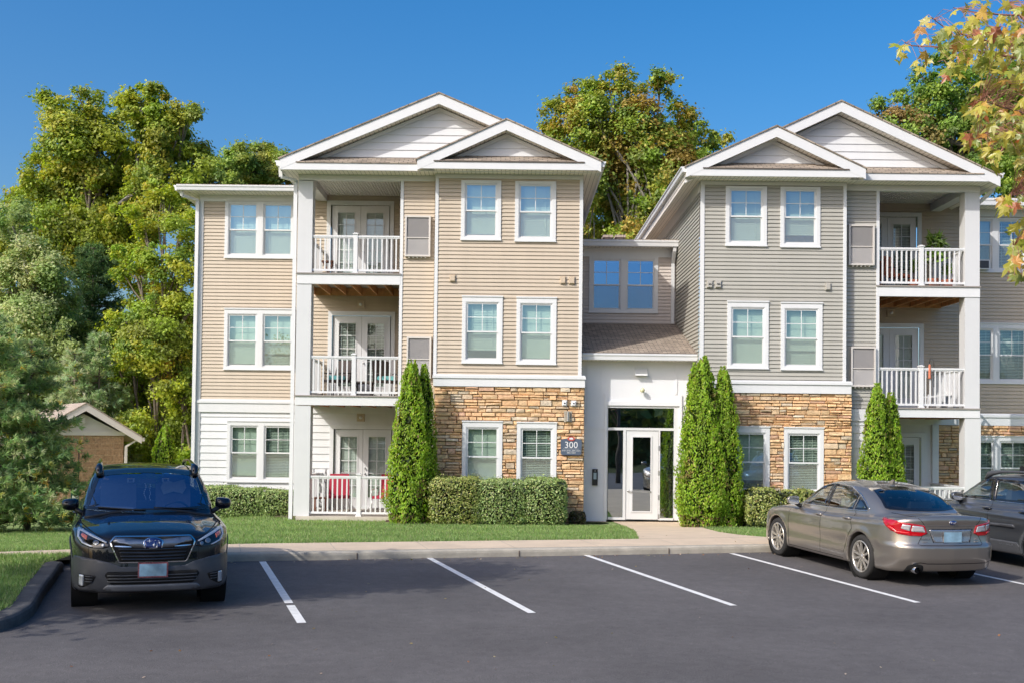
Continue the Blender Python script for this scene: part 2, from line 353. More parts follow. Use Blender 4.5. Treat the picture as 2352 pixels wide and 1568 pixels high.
def window(u0, v0, u1, v1, Y, units=1, head=.16, style=('b',), split=.49, gm='glass', grid=True, seed=0):
    """returns the opening; builds window > glazing, blind, insect_screen"""
    x0, x1, z0, z1 = rect(u0, v0, u1, v1, Y)
    sd, fr = .095, Y - .045
    t = MB(); ox0, ox1, oz0, oz1 = x0 + sd, x1 - sd, z0 + sd, z1 - head
    # casing: side boards, head, sill
    t.box(x0, ox0, fr, Y + .02, z0, z1); t.box(ox1, x1, fr, Y + .02, z0, z1)
    t.box(ox0, ox1, fr, Y + .02, z0, oz0); t.box(ox0, ox1, fr, Y + .02, oz1, z1)
    t.box(x0 - .012, x1 + .012, fr - .02, fr, z0 - .0, z0 + .035)
    if head > .1: t.box(x0 - .012, x1 + .012, fr - .022, fr - .001, z1 - .03, z1 + .004)
    w_ = ox1 - ox0; mull = .155 if units == 2 else 0; uw = (w_ - mull) / units
    if mull: t.box(ox0 + uw, ox1 - uw, fr - .001, Y + .06, oz0, oz1)
    glz, scr = MB(), MB(); units_r = []
    for k in range(units):
        a, b = ox0 + k * (uw + mull), ox0 + k * (uw + mull) + uw; f = .05
        zm = oz0 + (oz1 - oz0) * split
        # outer frame
        t.box(a, a + .02, fr + .012, Y + .09, oz0, oz1); t.box(b - .02, b, fr + .012, Y + .09, oz0, oz1)
        t.box(a + .02, b - .02, fr + .012, Y + .09, oz0, oz0 + .02); t.box(a + .02, b - .02, fr + .012, Y + .09, oz1 - .02, oz1)
        a += .02; b -= .02; c0, c1 = oz0 + .02, oz1 - .02
        # upper sash (outer), lower sash (inner)
        yu, yl = Y - .012, Y + .018
        for (za, zb, yy) in ((zm - .02, c1, yu), (c0, zm + .015, yl)):
            t.box(a, a + f - .012, yy, yy + .03, za, zb); t.box(b - f + .012, b, yy, yy + .03, za, zb)
            t.box(a + f - .012, b - f + .012, yy, yy + .03, za, za + .04); t.box(a + f - .012, b - f + .012, yy, yy + .03, zb - .035, zb)
            glz.add([(a + .03, yy + .016, za + .03), (b - .03, yy + .016, za + .03), (b - .03, yy + .016, zb - .03), (a + .03, yy + .016, zb - .03)], [(0, 1, 2, 3)])
        if grid:
            xm, zz = (a + b) / 2, (zm + c1) / 2
            t.box(xm - .009, xm + .009, yu + .004, yu + .014, zm + .02, c1 - .035)
            t.box(a + f - .012, b - f + .012, yu + .006, yu + .013, zz - .009, zz + .009)
        scr.add([(a + .03, yl - .012, c0 + .02), (b - .03, yl - .012, c0 + .02), (b - .03, yl - .012, zm - .02), (a + .03, yl - .012, zm - .02)], [(0, 1, 2, 3)])
        units_r.append((a, b, c0, c1))
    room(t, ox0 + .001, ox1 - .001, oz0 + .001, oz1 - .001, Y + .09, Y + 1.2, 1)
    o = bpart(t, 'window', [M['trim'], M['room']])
    glz.build('glazing', M[gm], o); scr.build('insect_screen', M['screen'], o)
    rn = random.Random(seed * 13 + int(u0))
    for k, (a, b, c0, c1) in enumerate(units_r):
        st = style[k % len(style)]
        if st == 'b': blinds(a, b, c0, c1, Y + .12, R(rn.uniform(62, 72)), o)
        elif st == 'h': blinds(a, b, c0, c1, Y + .12, R(rn.uniform(28, 38)), o)
        elif st == 's': roller(a, b, c0, c1, Y + .12, o, rn.uniform(.93, .99))
        elif st == 'o': roller(a, b, c0, c1, Y + .12, o, .04)
        elif st == 'q': roller(a, b, c0, c1, Y + .12, o, rn.uniform(.62, .75)); blinds(a, b, c0, c1, Y + .17, R(60), o)
        elif st == 'u': blinds(a, b, c0, c1, Y + .12, R(66), o, raised=.18)
    return (ox0, ox1, oz0, oz1)
def opening(u0, v0, u1, v1, Y, ins=.06, head=.1):
    x0, x1, z0, z1 = rect(u0, v0, u1, v1, Y); return (x0 + ins, x1 - ins, z0 + ins, z1 - head)
def french_door(u0, v0, u1, zf, Y, tilt=60, handle_u=None):
    x0, x1, _, z1 = rect(u0, v0, u1, v0 + 100, Y); z1 = P((u0 + u1) / 2, v0, Y).z
    t = MB(); tr = .11; fr = Y - .04
    t.box(x0, x0 + tr, fr, Y + .02, zf, z1); t.box(x1 - tr, x1, fr, Y + .02, zf, z1); t.box(x0 + tr, x1 - tr, fr, Y + .02, z1 - .12, z1)
    a, b, top = x0 + tr, x1 - tr, z1 - .12
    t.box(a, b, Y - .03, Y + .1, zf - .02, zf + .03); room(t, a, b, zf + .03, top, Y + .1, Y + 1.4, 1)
    o = bpart(t, 'french_door', [M['trim'], M['room']])
    mid = (a + b) / 2
    for k, (p, q) in enumerate(((a + .03, mid - .004), (mid + .004, b - .03))):
        lf = MB(); gl = MB(); st = ((q - p) - .50) / 2; y = Y + .03
        gx0, gx1, gz0, gz1 = p + st, q - st, zf + .30, top - .20
        lf.box(p, gx0, y, y + .045, zf + .03, top - .01); lf.box(gx1, q, y, y + .045, zf + .03, top - .01)
        lf.box(gx0, gx1, y, y + .045, zf + .03, gz0); lf.box(gx0, gx1, y, y + .045, gz1, top - .01)
        # raised glass frame and muntins
        for (A, B, C, D) in ((gx0 - .02, gx0 + .012, gz0 - .02, gz1 + .02), (gx1 - .012, gx1 + .02, gz0 - .02, gz1 + .02)): lf.box(A, B, y - .014, y - .001, C, D)
        for zz in (gz0 - .02, gz1 - .012): lf.box(gx0 + .012, gx1 - .012, y - .014, y - .001, zz, zz + .032)
        xm = (gx0 + gx1) / 2; lf.box(xm - .009, xm + .009, y + .012, y + .022, gz0, gz1)
        for i in range(1, 5):
            zz = gz0 + (gz1 - gz0) * i / 5; lf.box(gx0, xm - .009, y + .013, y + .021, zz - .009, zz + .009); lf.box(xm + .009, gx1, y + .013, y + .021, zz - .009, zz + .009)
        lo = lf.build('door_leaf', M['trim'], o)
        gl.add([(gx0, y + .03, gz0), (gx1, y + .03, gz0), (gx1, y + .03, gz1), (gx0, y + .03, gz1)], [(0, 1, 2, 3)]); gl.build('glazing', M['glass_door'], o)
        blinds(gx0 - .01, gx1 + .01, gz0, gz1, y + .075, R(tilt), o)
    h = MB(); hx = mid + .07
    for zz in (zf + .98, zf + 1.14): h.lathe([(0, -.07), (.024, -.068), (.028, -.045), (.012, -.04), (.012, 0), (.03, 0)], (hx, Y + .03, zz), 12, 'y')
    h.build('door_knob', M['metal'], o)
    return (x0 + .06, x1 - .06, zf, z1 - .06)
# ---- railing -------------------------------------------------------------
def railing(x0, x1, z0, z1, Y, post=None, side=None):
    mb = MB(); s = .024
    mb.box(x0, x1, Y - .04, Y + .04, z1 - .045, z1); mb.box(x0, x1, Y - .026, Y + .026, z1 - .075, z1 - .045)
    mb.box(x0, x1, Y - .024, Y + .024, z0 + .06, z0 + .115)
    nb = max(2, round((x1 - x0) / .125)); 
    for i in range(1, nb):
        x = x0 + (x1 - x0) * i / nb
        if post is None or abs(x - post) > .075: mb.box(x - s * .75, x + s * .75, Y - s * .75, Y + s * .75, z0 + .115, z1 - .075)
    if post:
        mb.box(post - .055, post + .055, Y - .055, Y + .055, z0, z1 + .03); mb.box(post - .075, post + .075, Y - .075, Y + .075, z1 + .03, z1 + .055)
        mb.box(post - .04, post + .04, Y - .04, Y + .04, z1 + .055, z1 + .075)
        mb.box(post - .075, post + .075, Y - .075, Y + .075, z0, z0 + .04)
    if side:
        xs, yb = side
        mb.box(xs - .035, xs + .035, Y + .04, yb, z1 - .045, z1); mb.box(xs - .024, xs + .024, Y + .03, yb, z0 + .06, z0 + .115)
        n = round((yb - Y) / .125)
        for i in range(1, n):
            y = Y + (yb - Y) * i / n; mb.box(xs - s * .75, xs + s * .75, y - s * .75, y + s * .75, z0 + .115, z1 - .045)
    return mb
# ---- gable ---------------------------------------------------------------
def clap_triangle(mb, xl, xr, xp, z0, zp, Y, course=.2, lip=.02):
    z = z0
    def xs(z): t = (z - z0) / (zp - z0); return xl + (xp - xl) * t, xr + (xp - xr) * t
    while z < zp - .01:
        zt = min(z + course, zp); a0, b0 = xs(z); a1, b1 = xs(zt)
        mb.add([(a0, Y - lip, z), (b0, Y - lip, z), (b1, Y, zt), (a1, Y, zt), (a0, Y, z), (b0, Y, z)], [(0, 1, 2, 3), (4, 5, 1, 0)]); z = zt
def gable(xl, xr, zE, xp, zP, Yf, Yw, Yk, zc, name):
    """outer roof line (xl,zE)-(xp,zP)-(xr,zE); Yf front of rake, Yw wall behind, Yk back, zc underside of the cornice"""
    tv = .27; g = MB()
    def chev(t0, t1, y0, y1, mb, mi, ex=0.):
        for (xa, s) in ((xl - ex, 1), (xr + ex, -1)):
            sl_ = (zP - zE) / (xp - (xl if s == 1 else xr)); za = zE - ex * abs(sl_)
            pts = [(xa, za - t1), (xp, zP - t1), (xp, zP - t0), (xa, za - t0)]
            mb.prism(pts, 'y', y0, y1, mi)
    rf = MB(); chev(-.035, 0, Yf - .03, Yk, rf, 0, .04); bpart(rf, 'roof', M['shingle'])
    chev(.001, tv, Yf, Yf + .035, g, 0); bpart(g, 'rake_board', M['trim'])
    s = MB(); chev(.05, tv - .03, Yf + .036, Yk, s, 0); bpart(s, 'soffit', M['soffit'])
    # cornice with small shingled pent
    c = MB(); zt = zc + .18; c.box(xl + .02, xr - .02, Yf + .004, Yf + .05, zc, zt)
    c.box(xl + .02, xl + .05, Yf + .05, Yw, zc, zt - .03); c.box(xr - .05, xr - .02, Yf + .05, Yw, zc, zt - .03)
    bpart(c, 'cornice', M['trim'])
    p = MB(); a, b = xl + .42, xr - .42; p.hexa([(a, Yf - .02, zt), (b, Yf - .02, zt), (b - .25, Yw, zt + .215), (a + .25, Yw, zt + .215), (a, Yf - .02, zt + .025), (b, Yf - .02, zt + .025), (b - .25, Yw, zt + .245), (a + .25, Yw, zt + .245)])
    bpart(p, 'pent_roof', M['shingle'])
    # tympanum
    t = MB(); zt2 = zt + .05; k = (zP - zE) / (xp - xl); xa = xl + (zt2 + tv - zE) / k; k2 = (zP - zE) / (xr - xp); xb = xr - (zt2 + tv - zE) / k2
    clap_triangle(t, xa, xb, xp, zt2, zP - tv, Yw)
    bpart(t, 'gable_wall', M['clap'])
    e = MB()
    for (x_, s_) in ((xa, 1), (xb, -1)):
        sl_ = (zP - tv - zt2) / abs(xp - x_)
        e.prism([(x_, zt2), (xp, zP - tv), (xp, zP - tv - .1), (x_ + s_ * .1 / sl_, zt2)], 'y', Yw - .045, Yw - .021)
    bpart(e, 'gable_trim', M['trim'])
def plane_soffit(x0, x1, y0, y1, z): mb = MB(); mb.box(x0, x1, y0, y1, z, z + .02); return bpart(mb, 'soffit', M['soffit'])
def gutter_x(x0, x1, Yfr, z0, z1, name='gutter'):
    mb = MB(); h = z1 - z0
    prof = [(Yfr + .02, z0), (Yfr + .12, z0), (Yfr + .12, z1 - .01), (Yfr + .015, z1 - .01), (Yfr - .005, z1), (Yfr - .02, z1 - .005), (Yfr - .02, z1 - h * .25), (Yfr, z1 - h * .45), (Yfr + .01, z0 + .01)]
    mb.prism(prof, 'x', x0, x1); return bpart(mb, name, M['trim'])
def gutter_y(X, s, y0, y1, z0, z1):
    mb = MB(); h = z1 - z0
    mb.prism([(X, z0), (X + s * .09, z0 + .01), (X + s * .10, z1 - h * .4), (X + s * .13, z1 - h * .2), (X + s * .13, z1), (X, z1)], 'y', y0, y1); return bpart(mb, 'gutter', M['trim'])
def spout(pts): mb = MB(); [mb.beam(a, b, .095, .07) for a, b in zip(pts, pts[1:])]; return bpart(mb, 'downspout', M['trim'])
def box_part(name, mt, *b, parent=None):
    mb = MB()
    for q in b: mb.box(*q)
    return bpart(mb, name, mt)
# =================================================================== BLOCK 1
def zz(u, v, Y): return P(u, v, Y).z
def xx(u, v, Y): return P(u, v, Y).x
ZG = -.28
def block(side, bay, bigg, smallg, mat_, wins, band, stone_v, strip, yk):
    pass
# heights common
X1a, X1b = xx(685, 700, YM), xx(1337, 700, YF)        # block 1 outer walls
XB1 = xx(997, 700, YF)                                  # bay left edge
XS1 = xx(917, 700, YM)                                  # strip left edge
ops = []
for q, hd, st in (((1059, 415.4, 1151, 553.5), .07, 's'), ((1182.7, 417.7, 1276.9, 556.8), .07, 'b'),
              ((1061, 680.3, 1154, 834.9), .16, 'u'), ((1185.8, 683, 1277.6, 837.5), .16, 's')):
    ops.append(window(*q, YF, 1, hd, (st,)))
zc1 = zz(1166, 389.5, YF - .62)
zfr = zz(1166, 412, YF)
zb0, zb1 = zz(1170, 887.5, YF), zz(1170, 862, YF)
siding_f(XB1 + .07, X1b - .08, zb1, zfr, YF, ops, M['tan'])
box_part('corner_post', M['trim'], (XB1, XB1 + .085, YF - .035, YF + .1, zb1, zfr))
box_part('corner_post', M['trim'], (X1b - .09, X1b, YF - .035, YF + .1, zb1, zfr))
box_part('frieze_board', M['trim'], (XB1 - .01, X1b + .01, YF - .04, YF + .05, zfr, zc1))
xb0, xb1 = xx(995.6, 870, YF), xx(1343, 880, YF)
box_part('band_board', M['trim'], (xb0, xb1, YF - .10, YF + .02, zb0, zb1 - .08), (xb0 - .02, xb1 + .02, YF - .13, YF + .02, zb1 - .079, zb1 - .01), (xb0, xb1, YF - .08, YF + .02, zb1 - .009, zb1 + .02))
so_ = [window(1061.2, 965.4, 1153.5, 1122, YF - .03, 1, .16, ('s',)), window(1186.5, 968, 1278, 1124, YF - .03, 1, .16, ('h',))]
stone_wall(xb0 + .03, xb1 - .0, ZG, zb0, YF, [(a - .09, b + .09, c - .09, d + .15) for a, b, c, d in so_], 3)
# bay and block side walls (facing sideways)
mb = MB(); siding(mb, YF + .1, 44, ZG, zc1, (), org=(X1b, 0), d=(0, 1), n=(1, 0)); bpart(mb, 'siding_wall', M['tan'])
mb = MB(); siding(mb, YF + .1, YM, zb1, zc1, (), org=(XB1, 0), d=(0, 1), n=(-1, 0)); mb.box(XB1, XB1 + .05, YF, YM, ZG, zb1); bpart(mb, 'siding_wall', M['tan'])
mb = MB(); siding(mb, YM, YB, ZG, zc1, (), org=(XS1, 0), d=(0, 1), n=(-1, 0)); bpart(mb, 'siding_wall', M['tan'])
# strip with louvre panels
zband = zz(800, 918, YM)
def louver(u0, v0, u1, v1, Y):
    x0, x1, z0, z1 = rect(u0, v0, u1, v1, Y); mb = MB(); t = .045
    mb.box(x0, x0 + t, Y - .12, Y, z0, z1); mb.box(x1 - t, x1, Y - .12, Y, z0, z1); mb.box(x0 + t, x1 - t, Y - .12, Y, z1 - t, z1); mb.box(x0 + t, x1 - t, Y - .12, Y, z0, z0 + t)
    zm = z0 + (z1 - z0) * .46; mb.box(x0 + t, x1 - t, Y - .115, Y - .05, zm - .012, zm + .012)
    for i in range(5): mb.box(x0 + .1 + i * (x1 - x0 - .2) / 4.4, x0 + .13 + i * (x1 - x0 - .2) / 4.4, Y - .1, Y - .03, z0 - .035, z0 - .001)
    o = bpart(mb, 'louver_panel', M['lvframe'])
    s = MB(); n = int((z1 - z0 - 2 * t) / .018)
    for i in range(n):
        z = z0 + t + (z1 - z0 - 2 * t) * i / n; d = (z1 - z0 - 2 * t) / n
        s.add([(x0 + t, Y - .095, z), (x1 - t, Y - .095, z), (x1 - t, Y - .078, z + d), (x0 + t, Y - .078, z + d), (x0 + t, Y - .06, z), (x1 - t, Y - .06, z)], [(0, 1, 2, 3), (0, 4, 5, 1)], 0 if z < zm else 1)
    s.build('louvre', [M['lv_lo'], M['lv_hi']], o)
    return (x0, x1, z0, z1)
M['lvframe'] = mat('louver_frame', (.62, .58, .54), .5); M['lv_lo'] = mat('louver_pale', (.56, .54, .53), .5, var=.05); M['lv_hi'] = mat('louver_grey', (.40, .385, .38), .5, var=.05)
lo = [louver(930.8, 497.6, 989.3, 591, YM), louver(934.5, 774, 990.8, 868.6, YM)]
siding_f(XS1 + .07, XB1, zband, zz(957, 414, YM), YM, lo, M['tan'])
siding_f(XS1 + .07, XB1, ZG, zz(957, 945, YM), YM, (), M['clap'], course=.2, lip=.022)
box_part('corner_post', M['trim'], (XS1, XS1 + .08, YM - .035, YM + .05, ZG, zz(917, 400, YM)))
box_part('band_board', M['trim'], (XS1 + .08, XB1, YM - .05, YM, zz(957, 945, YM), zband))
xc0, xc1 = xx(680.5, 760, YM), xx(714, 760, YM)
box_part('frieze_board', M['trim'], (xc0, XB1 - .01, YM - .05, YM + .10, zz(840, 416, YM), zc1))
# ---- wing 1 and recess wall
XW0 = xx(455, 700, YB)
ow = [window(517, 464, 679.7, 595, YB, 2, .05, ('b', 'b')), window(515, 709, 679, 849.5, YB, 2, .16, ('s', 'q')), ]
zd3, zd2, zd1 = zz(800, 628.5, YM), zz(800, 907.5, YM), zz(800, 1185, YM - .05)   # deck levels
ow.append(french_door(751, 462.5, 905, zd3 + .03, YB, 62)); ow.append(french_door(753.6, 716, 907, zd2 + .03, YB, 35))
ow1 = [window(521, 965, 678.5, 1107, YB, 2, .14, ('s', 'h')), french_door(757, 975, 909, zd1 + .03, YB, 62)]
zw = zz(570, 464.5, YB); zceil = 8.82
zwb = zz(570, 917, YB)
XR1 = XS1 + .05
siding_f(XW0 + .1, xx(685, 600, YB), zwb, zw, YB, ow, M['tan'])
siding_f(xx(685, 600, YB), XR1, zwb, zceil, YB, ow, M['tan'])
zwc = zz(570, 946, YB)
siding_f(XW0 + .1, XR1, ZG, zwc, YB, ow1, M['clap'], course=.205, lip=.024)
box_part('band_board', M['trim'], (XW0, XR1, YB - .06, YB, zwc, zwb - .1), (XW0 - .01, XR1, YB - .09, YB, zwb - .099, zwb - .03), (XW0, XR1, YB - .05, YB, zwb - .029, zwb + .01))
box_part('corner_post', M['trim'], (XW0, XW0 + .12, YB - .04, YB + .12, zwb + .01, zw), (XW0, XW0 + .12, YB - .04, YB + .12, ZG, zwc))
zws = zz(570, 449.5, YB)
box_part('frieze_board', M['trim'], (XW0, xx(690, 600, YB), YB - .045, YB, zw, zws))
mb = MB(); siding(mb, YB + .12, 44, ZG, zws, (), org=(XW0, 0), d=(0, 1), n=(-1, 0)); bpart(mb, 'siding_wall', M['tan'])
# wing eave
Yg = YB - .62; xg0, xg1 = xx(405, 430, Yg), xx(676, 430, Yg); zg0, zg1 = zz(540, 438, Yg), zz(540, 425.5, Yg)
gutter_x(xg0, xg1, Yg, zg0, zg1); plane_soffit(xg0 + .03, xg1 + .3, Yg + .1, YB, zws)
gutter_y(xg0 + .02, -1, Yg + .1, 42, zg0, zg1); plane_soffit(xg0 + .03, XW0, YB, 42, zws)
mb = MB(); mb.hexa([(xg0, Yg, zg1 - .02), (xg1 + .6, Yg, zg1 - .02), (xg1 + .6, 42, zg1 + 1.2), (xg0, 42, zg1 + 1.2), (xg0, Yg, zg1 + .015), (xg1 + .6, Yg, zg1 + .015), (xg1 + .6, 42, zg1 + 1.25), (xg0, 42, zg1 + 1.25)]); bpart(mb, 'roof', M['shingle'])
sx = XW0 - .06
spout([(xg0 + .1, Yg + .15, zg0), (xg0 + .12, Yg + .2, zg0 - .12), (sx + .02, YB - .1, zz(455, 462, YB)), (sx + .02, YB - .1, zwc)]); spout([(sx + .02, YB - .1, zwc), (sx + .02, YB - .1, ZG + .1)])
# ---- gables of block 1
Ysm, Ybg = YF - .62, YM - .60
zE = zz(1010, 369, Ybg)
gable(xx(642, 368, Ybg), xx(1377, 370, Ybg), zE, xx(1007, 300, Ybg), zz(1007, 214.9, Ybg), Ybg, Ybg + .40, 46, zc1, 'big')
gable(xx(958, 368, Ysm), xx(1381, 370, Ysm), zz(1170, 369, Ysm), xx(1163, 300, Ysm), zz(1163, 275, Ysm), Ysm, Ysm + .40, 33, zc1 + .003, 'small')
XE0, XE1 = xx(642, 368, Ybg), xx(1381, 370, Ysm)
plane_soffit(XE0 + .03, XB1, Ybg + .06, YM, zc1 + .004); plane_soffit(XB1, XE1 - .03, Ysm + .06, YF, zc1 + .006)
plane_soffit(X1b, XE1 - .03, YF, 44, zc1 + .008); plane_soffit(XE0 + .03, X1a + .02, YM, 44, zc1 + .01)
box_part('fascia', M['trim'], (XE1 - .03, XE1 - .005, Ysm + .06, 44, zc1, zc1 + .26)); box_part('fascia', M['trim'], (XE0 + .005, XE0 + .03, Ybg + .06, 44, zc1, zc1 + .26))
gutter_y(XE1, 1, Ysm + .05, 44, zc1 + .1, zc1 + .24); gutter_y(XE0, -1, Ybg + .05, 44, zc1 + .1, zc1 + .24)
spout([(XE0 - .03, Ybg + .3, zc1 + .12), (XE0 - .02, Ybg + .35, zc1 - .12), (xx(682, 420, YM) - .03, YM - .03, zz(683, 415, YM))])
spout([(xx(682, 420, YM) - .04, YM + .06, zz(683, 413, YM)), (xx(682, 420, YM) - .04, YM + .06, zd1 - .1)])
# ---- column, decks
def ceiling(x0, x1, z):
    mb = MB(); mb.box(x0, x1, YM + .1, YB, z, z + .03); return bpart(mb, 'ceiling', M['bead'])
def bead_mat():
    mt, nt, out = nodes('beaded_ceiling'); b = N(nt, 'ShaderNodeBsdfPrincipled', i_Roughness=.5); L(nt, b.outputs[0], out.inputs[0]); b.inputs['Base Color'].default_value = (.74, .72, .68, 1)
    tc = N(nt, 'ShaderNodeTexCoord'); sp = N(nt, 'ShaderNodeSeparateXYZ'); L(nt, tc.outputs['Object'], sp.inputs[0])
    mu = N(nt, 'ShaderNodeMath', operation='MULTIPLY'); mu.inputs[1].default_value = 80; L(nt, sp.outputs[0], mu.inputs[0]); sn = N(nt, 'ShaderNodeMath', operation='SINE'); L(nt, mu.outputs[0], sn.inputs[0])
    bp = N(nt, 'ShaderNodeBump', i_Strength=.8, i_Distance=.02); L(nt, sn.outputs[0], bp.inputs['Height']); L(nt, bp.outputs[0], b.inputs['Normal']); return mt
M['bead'] = bead_mat()
M['deckedge'] = mat('deck_edge', (.30, .27, .25), .7)
def deck(x0, x1, colx0, colx1, ztop, zbeam, railtop, post_u, rail, name, side, wood_sheet):
    """balcony > railing, joists, deck boards"""
    b = MB(); b.box(x0, x1, YM - .04, YM + .03, zbeam, ztop - .03); b.box(min(x0, x1), max(x0, x1), YM + .03, YM + .07, zbeam, ztop - .06)
    o = bpart(b, 'balcony', M['trim'])
    d = MB(); d.box(x0 - .02, x1 + .02, YM - .07, YB - .005, ztop - .029, ztop + .004); d.build('deck_board', M['deckedge'], o)
    j = MB(); zj = ztop - .26; xa, xb = min(x0, x1) + .02, max(x0, x1) - .02
    n = round((xb - xa) / .42)
    for i in range(n + 1):
        x = xa + (xb - xa) * i / n; j.box(x - .02, x + .02, YM + .075, YB - .06, zj, ztop - .06)
    j.box(xa, xb, YB - .055, YB - .021, zj - .02, ztop - .06)
    j.build('joist', M['wood'], o)
    s = MB(); s.box(xa, xb, YM + .075, YB - .06, ztop - .058, ztop - .05); s.build('deck_underside', wood_sheet, o)
    rl = railing(rail[0], rail[1], ztop, railtop, YM + .05, post_u, side); rl.build('railing', M['trim'], o)
    return o
rx0, rx1 = xx(713, 600, YM) - .0, XS1 + .02
pst = xx(816, 600, YM)
ceiling(xc1 - .1, XS1, zceil)
box_part('column', M['white'], (xc0, xc1, YM - .02, YM + .36, zd3 + .004, zz(697, 416, YM)), (xc0, xc1, YM - .02, YM + .36, zd2 + .004, zz(697, 653, YM)), (xc0, xc1 + .03, YM - .02, YM + .36, zd1, zz(697, 930, YM)))
box_part('header_beam', M['white'], (xc0 + .04, xc1 - .06, YM + .36, YB, zz(697, 416, YM), zceil - .002))
deck(xc0 - .0, XS1 + .02, 0, 0, zd3, zz(800, 653.5, YM), zz(800, 541, YM), pst, (rx0, rx1), 'a', (rx0 - .12, YB - .02), M['ply'])
deck(xc0 - .0, XS1 + .02, 0, 0, zd2, zz(800, 930, YM), zz(800, 817, YM), pst, (rx0, rx1), 'b', (rx0 - .12, YB - .02), M['ply'])
def patio(x0, x1, ztop, zr, post, side, x_slab):
    b = MB(); b.box(x_slab[0], x_slab[1], YM - .22, YB, ZG - .1, ztop)
    o = bpart(b, 'patio_slab', M['concrete'])
    railing(x0, x1, ztop, zr, YM + .05, post, side).build('railing', M['trim'], o)
patio(rx0 + .04, rx1 + .3, zd1, zz(800, 1092, YM), xx(824, 1100, YM), (rx0 - .08, YB - .02), (xc0 + .1, XB1 - .1))
# wall lights and alarm devices in the recess
def dome(u, v, Y, name='siren_box'):
    p = P(u, v, Y); mb = MB(); mb.box(p.x - .11, p.x + .11, Y - .05, Y + .01, p.z - .11, p.z + .11); o = bpart(mb, name, M['vent'])
    q = MB(); q.lathe([(0, -.1), (.03, -.098), (.045, -.08), (.045, -.05)], (p.x, Y, p.z), 14, 'y'); q.build('lens', M['trim'], o)
dome(829, 700, YB - .02); dome(829, 958, YB - .02)
# vents
def vent(u0, v0, u1, v1, Y, mt, kind=0):
    x0, x1, z0, z1 = rect(u0, v0, u1, v1, Y); mb = MB(); w_ = x1 - x0
    mb.box(x0, x1 - .02, Y - .035, Y, z0 + .0, z1)
    mb.hexa([(x0 + .02, Y - .075, z0 + .025), (x1 - .045, Y - .075, z0 + .025), (x1 - .03, Y - .034, z0 + .01), (x0 + .01, Y - .034, z0 + .01), (x0 + .02, Y - .06, z1 - .035), (x1 - .045, Y - .06, z1 - .035), (x1 - .03, Y - .034, z1 - .02), (x0 + .01, Y - .034, z1 - .02)])
    if kind: mb.box(x0 + .045, x1 - .065, Y - .082, Y - .07, (z0 + z1) / 2 - .012, (z0 + z1) / 2 + .012, 1)
    return bpart(mb, 'wall_vent', [mt, M['black']])
vent(1033, 631.6, 1048.5, 648, YF - .01, M['vent']); vent(1286.7, 635.5, 1301.5, 653, YF - .01, M['vent']); vent(1306.5, 636, 1322.5, 653.5, YF - .01, M['vent'])
vent(1291, 918, 1304, 931.7, YF - .07, M['trim'], 1); vent(1311.6, 919, 1325, 932, YF - .07, M['trim'], 1)
# =================================================================== BLOCK 2
X2a, X2b = xx(1608, 700, YF), xx(1943, 700, YF)
XP0 = xx(2012, 600, YM)
ops = []
for q, hd, st in (((1666, 429, 1760.8, 567), .06, 'b'), ((1791.6, 430.4, 1883.4, 570), .06, 'u'),
              ((1669.7, 692, 1764.6, 847), .16, 's'), ((1792.7, 695, 1888, 850), .16, 'q')):
    ops.append(window(*q, YF, 1, hd, (st,)))
zc2 = zz(1784, 406, Ysm); zfr = zz(1776, 427, YF); zb0, zb1 = zz(1780, 902, YF), zz(1780, 875, YF)
siding_f(X2a + .08, X2b - .08, zb1, zfr, YF, ops, M['grey'])
box_part('corner_post', M['trim'], (X2a, X2a + .095, YF - .035, YF + .1, zb1 - .1, zfr)); box_part('corner_post', M['trim'], (X2b - .085, X2b, YF - .035, YF + .1, zb1, zfr))
box_part('frieze_board', M['trim'], (X2a - .01, X2b + .01, YF - .04, YF + .05, zfr, zc2))
xb0, xb1 = xx(1606, 870, YF), xx(1953, 880, YF)
box_part('band_board', M['trim'], (xb0, xb1, YF - .10, YF + .02, zb0, zb1 - .08), (xb0 - .02, xb1 + .02, YF - .13, YF + .02, zb1 - .079, zb1 - .01), (xb0, xb1, YF - .08, YF + .02, zb1 - .009, zb1 + .02))
so_ = [window(1674, 977.8, 1767, 1134, YF - .03, 1, .16, ('u',)), window(1799.8, 980, 1891, 1136, YF - .03, 1, .16, ('h',))]
stone_wall(X2a - .03, xb1 + .03, ZG, zb0, YF, [(a - .09, b + .09, c - .09, d + .15) for a, b, c, d in so_], 11)
mb = MB(); siding(mb, YF + .1, 44, ZG, zc2, (), org=(X2a, 0), d=(0, 1), n=(-1, 0)); bpart(mb, 'siding_wall', M['grey'])
mb = MB(); siding(mb, YF + .1, YM, zb1, zc2, (), org=(X2b, 0), d=(0, 1), n=(1, 0)); mb.box(X2b - .05, X2b + .02, YF, YM, ZG, zb1); bpart(mb, 'siding_wall', M['grey'])
XP1 = xx(2019, 600, YM)
mb = MB(); siding(mb, YM + .05, YB, ZG, zc2, (), org=(XP1, 0), d=(0, 1), n=(1, 0)); bpart(mb, 'siding_wall', M['grey'])
lo = [louver(1947, 517.9, 2005.8, 611, YM), louver(1951.8, 796.4, 2008.8, 887.6, YM)]
zbd = zz(1980, 939, YM)
siding_f(X2b, XP0, zbd, zz(1980, 437, YM), YM, lo, M['grey'])
siding_f(X2b, XP0, ZG, zz(1980, 966, YM), YM, (), M['clap'], course=.2, lip=.022)
box_part('band_board', M['trim'], (X2b, XP0, YM - .05, YM, zz(1980, 966, YM), zbd))
box_part('corner_post', M['trim'], (XP0, XP1, YM - .035, YM + .05, ZG, zz(2016, 420, YM)))
xd0, xd1 = xx(2215.5, 760, YM), xx(2249.5, 760, YM)
zhd = zz(2120, 441, YM)
box_part('frieze_board', M['trim'], (X2b + .01, xd1, YM - .05, YM + .10, zhd, zc2))
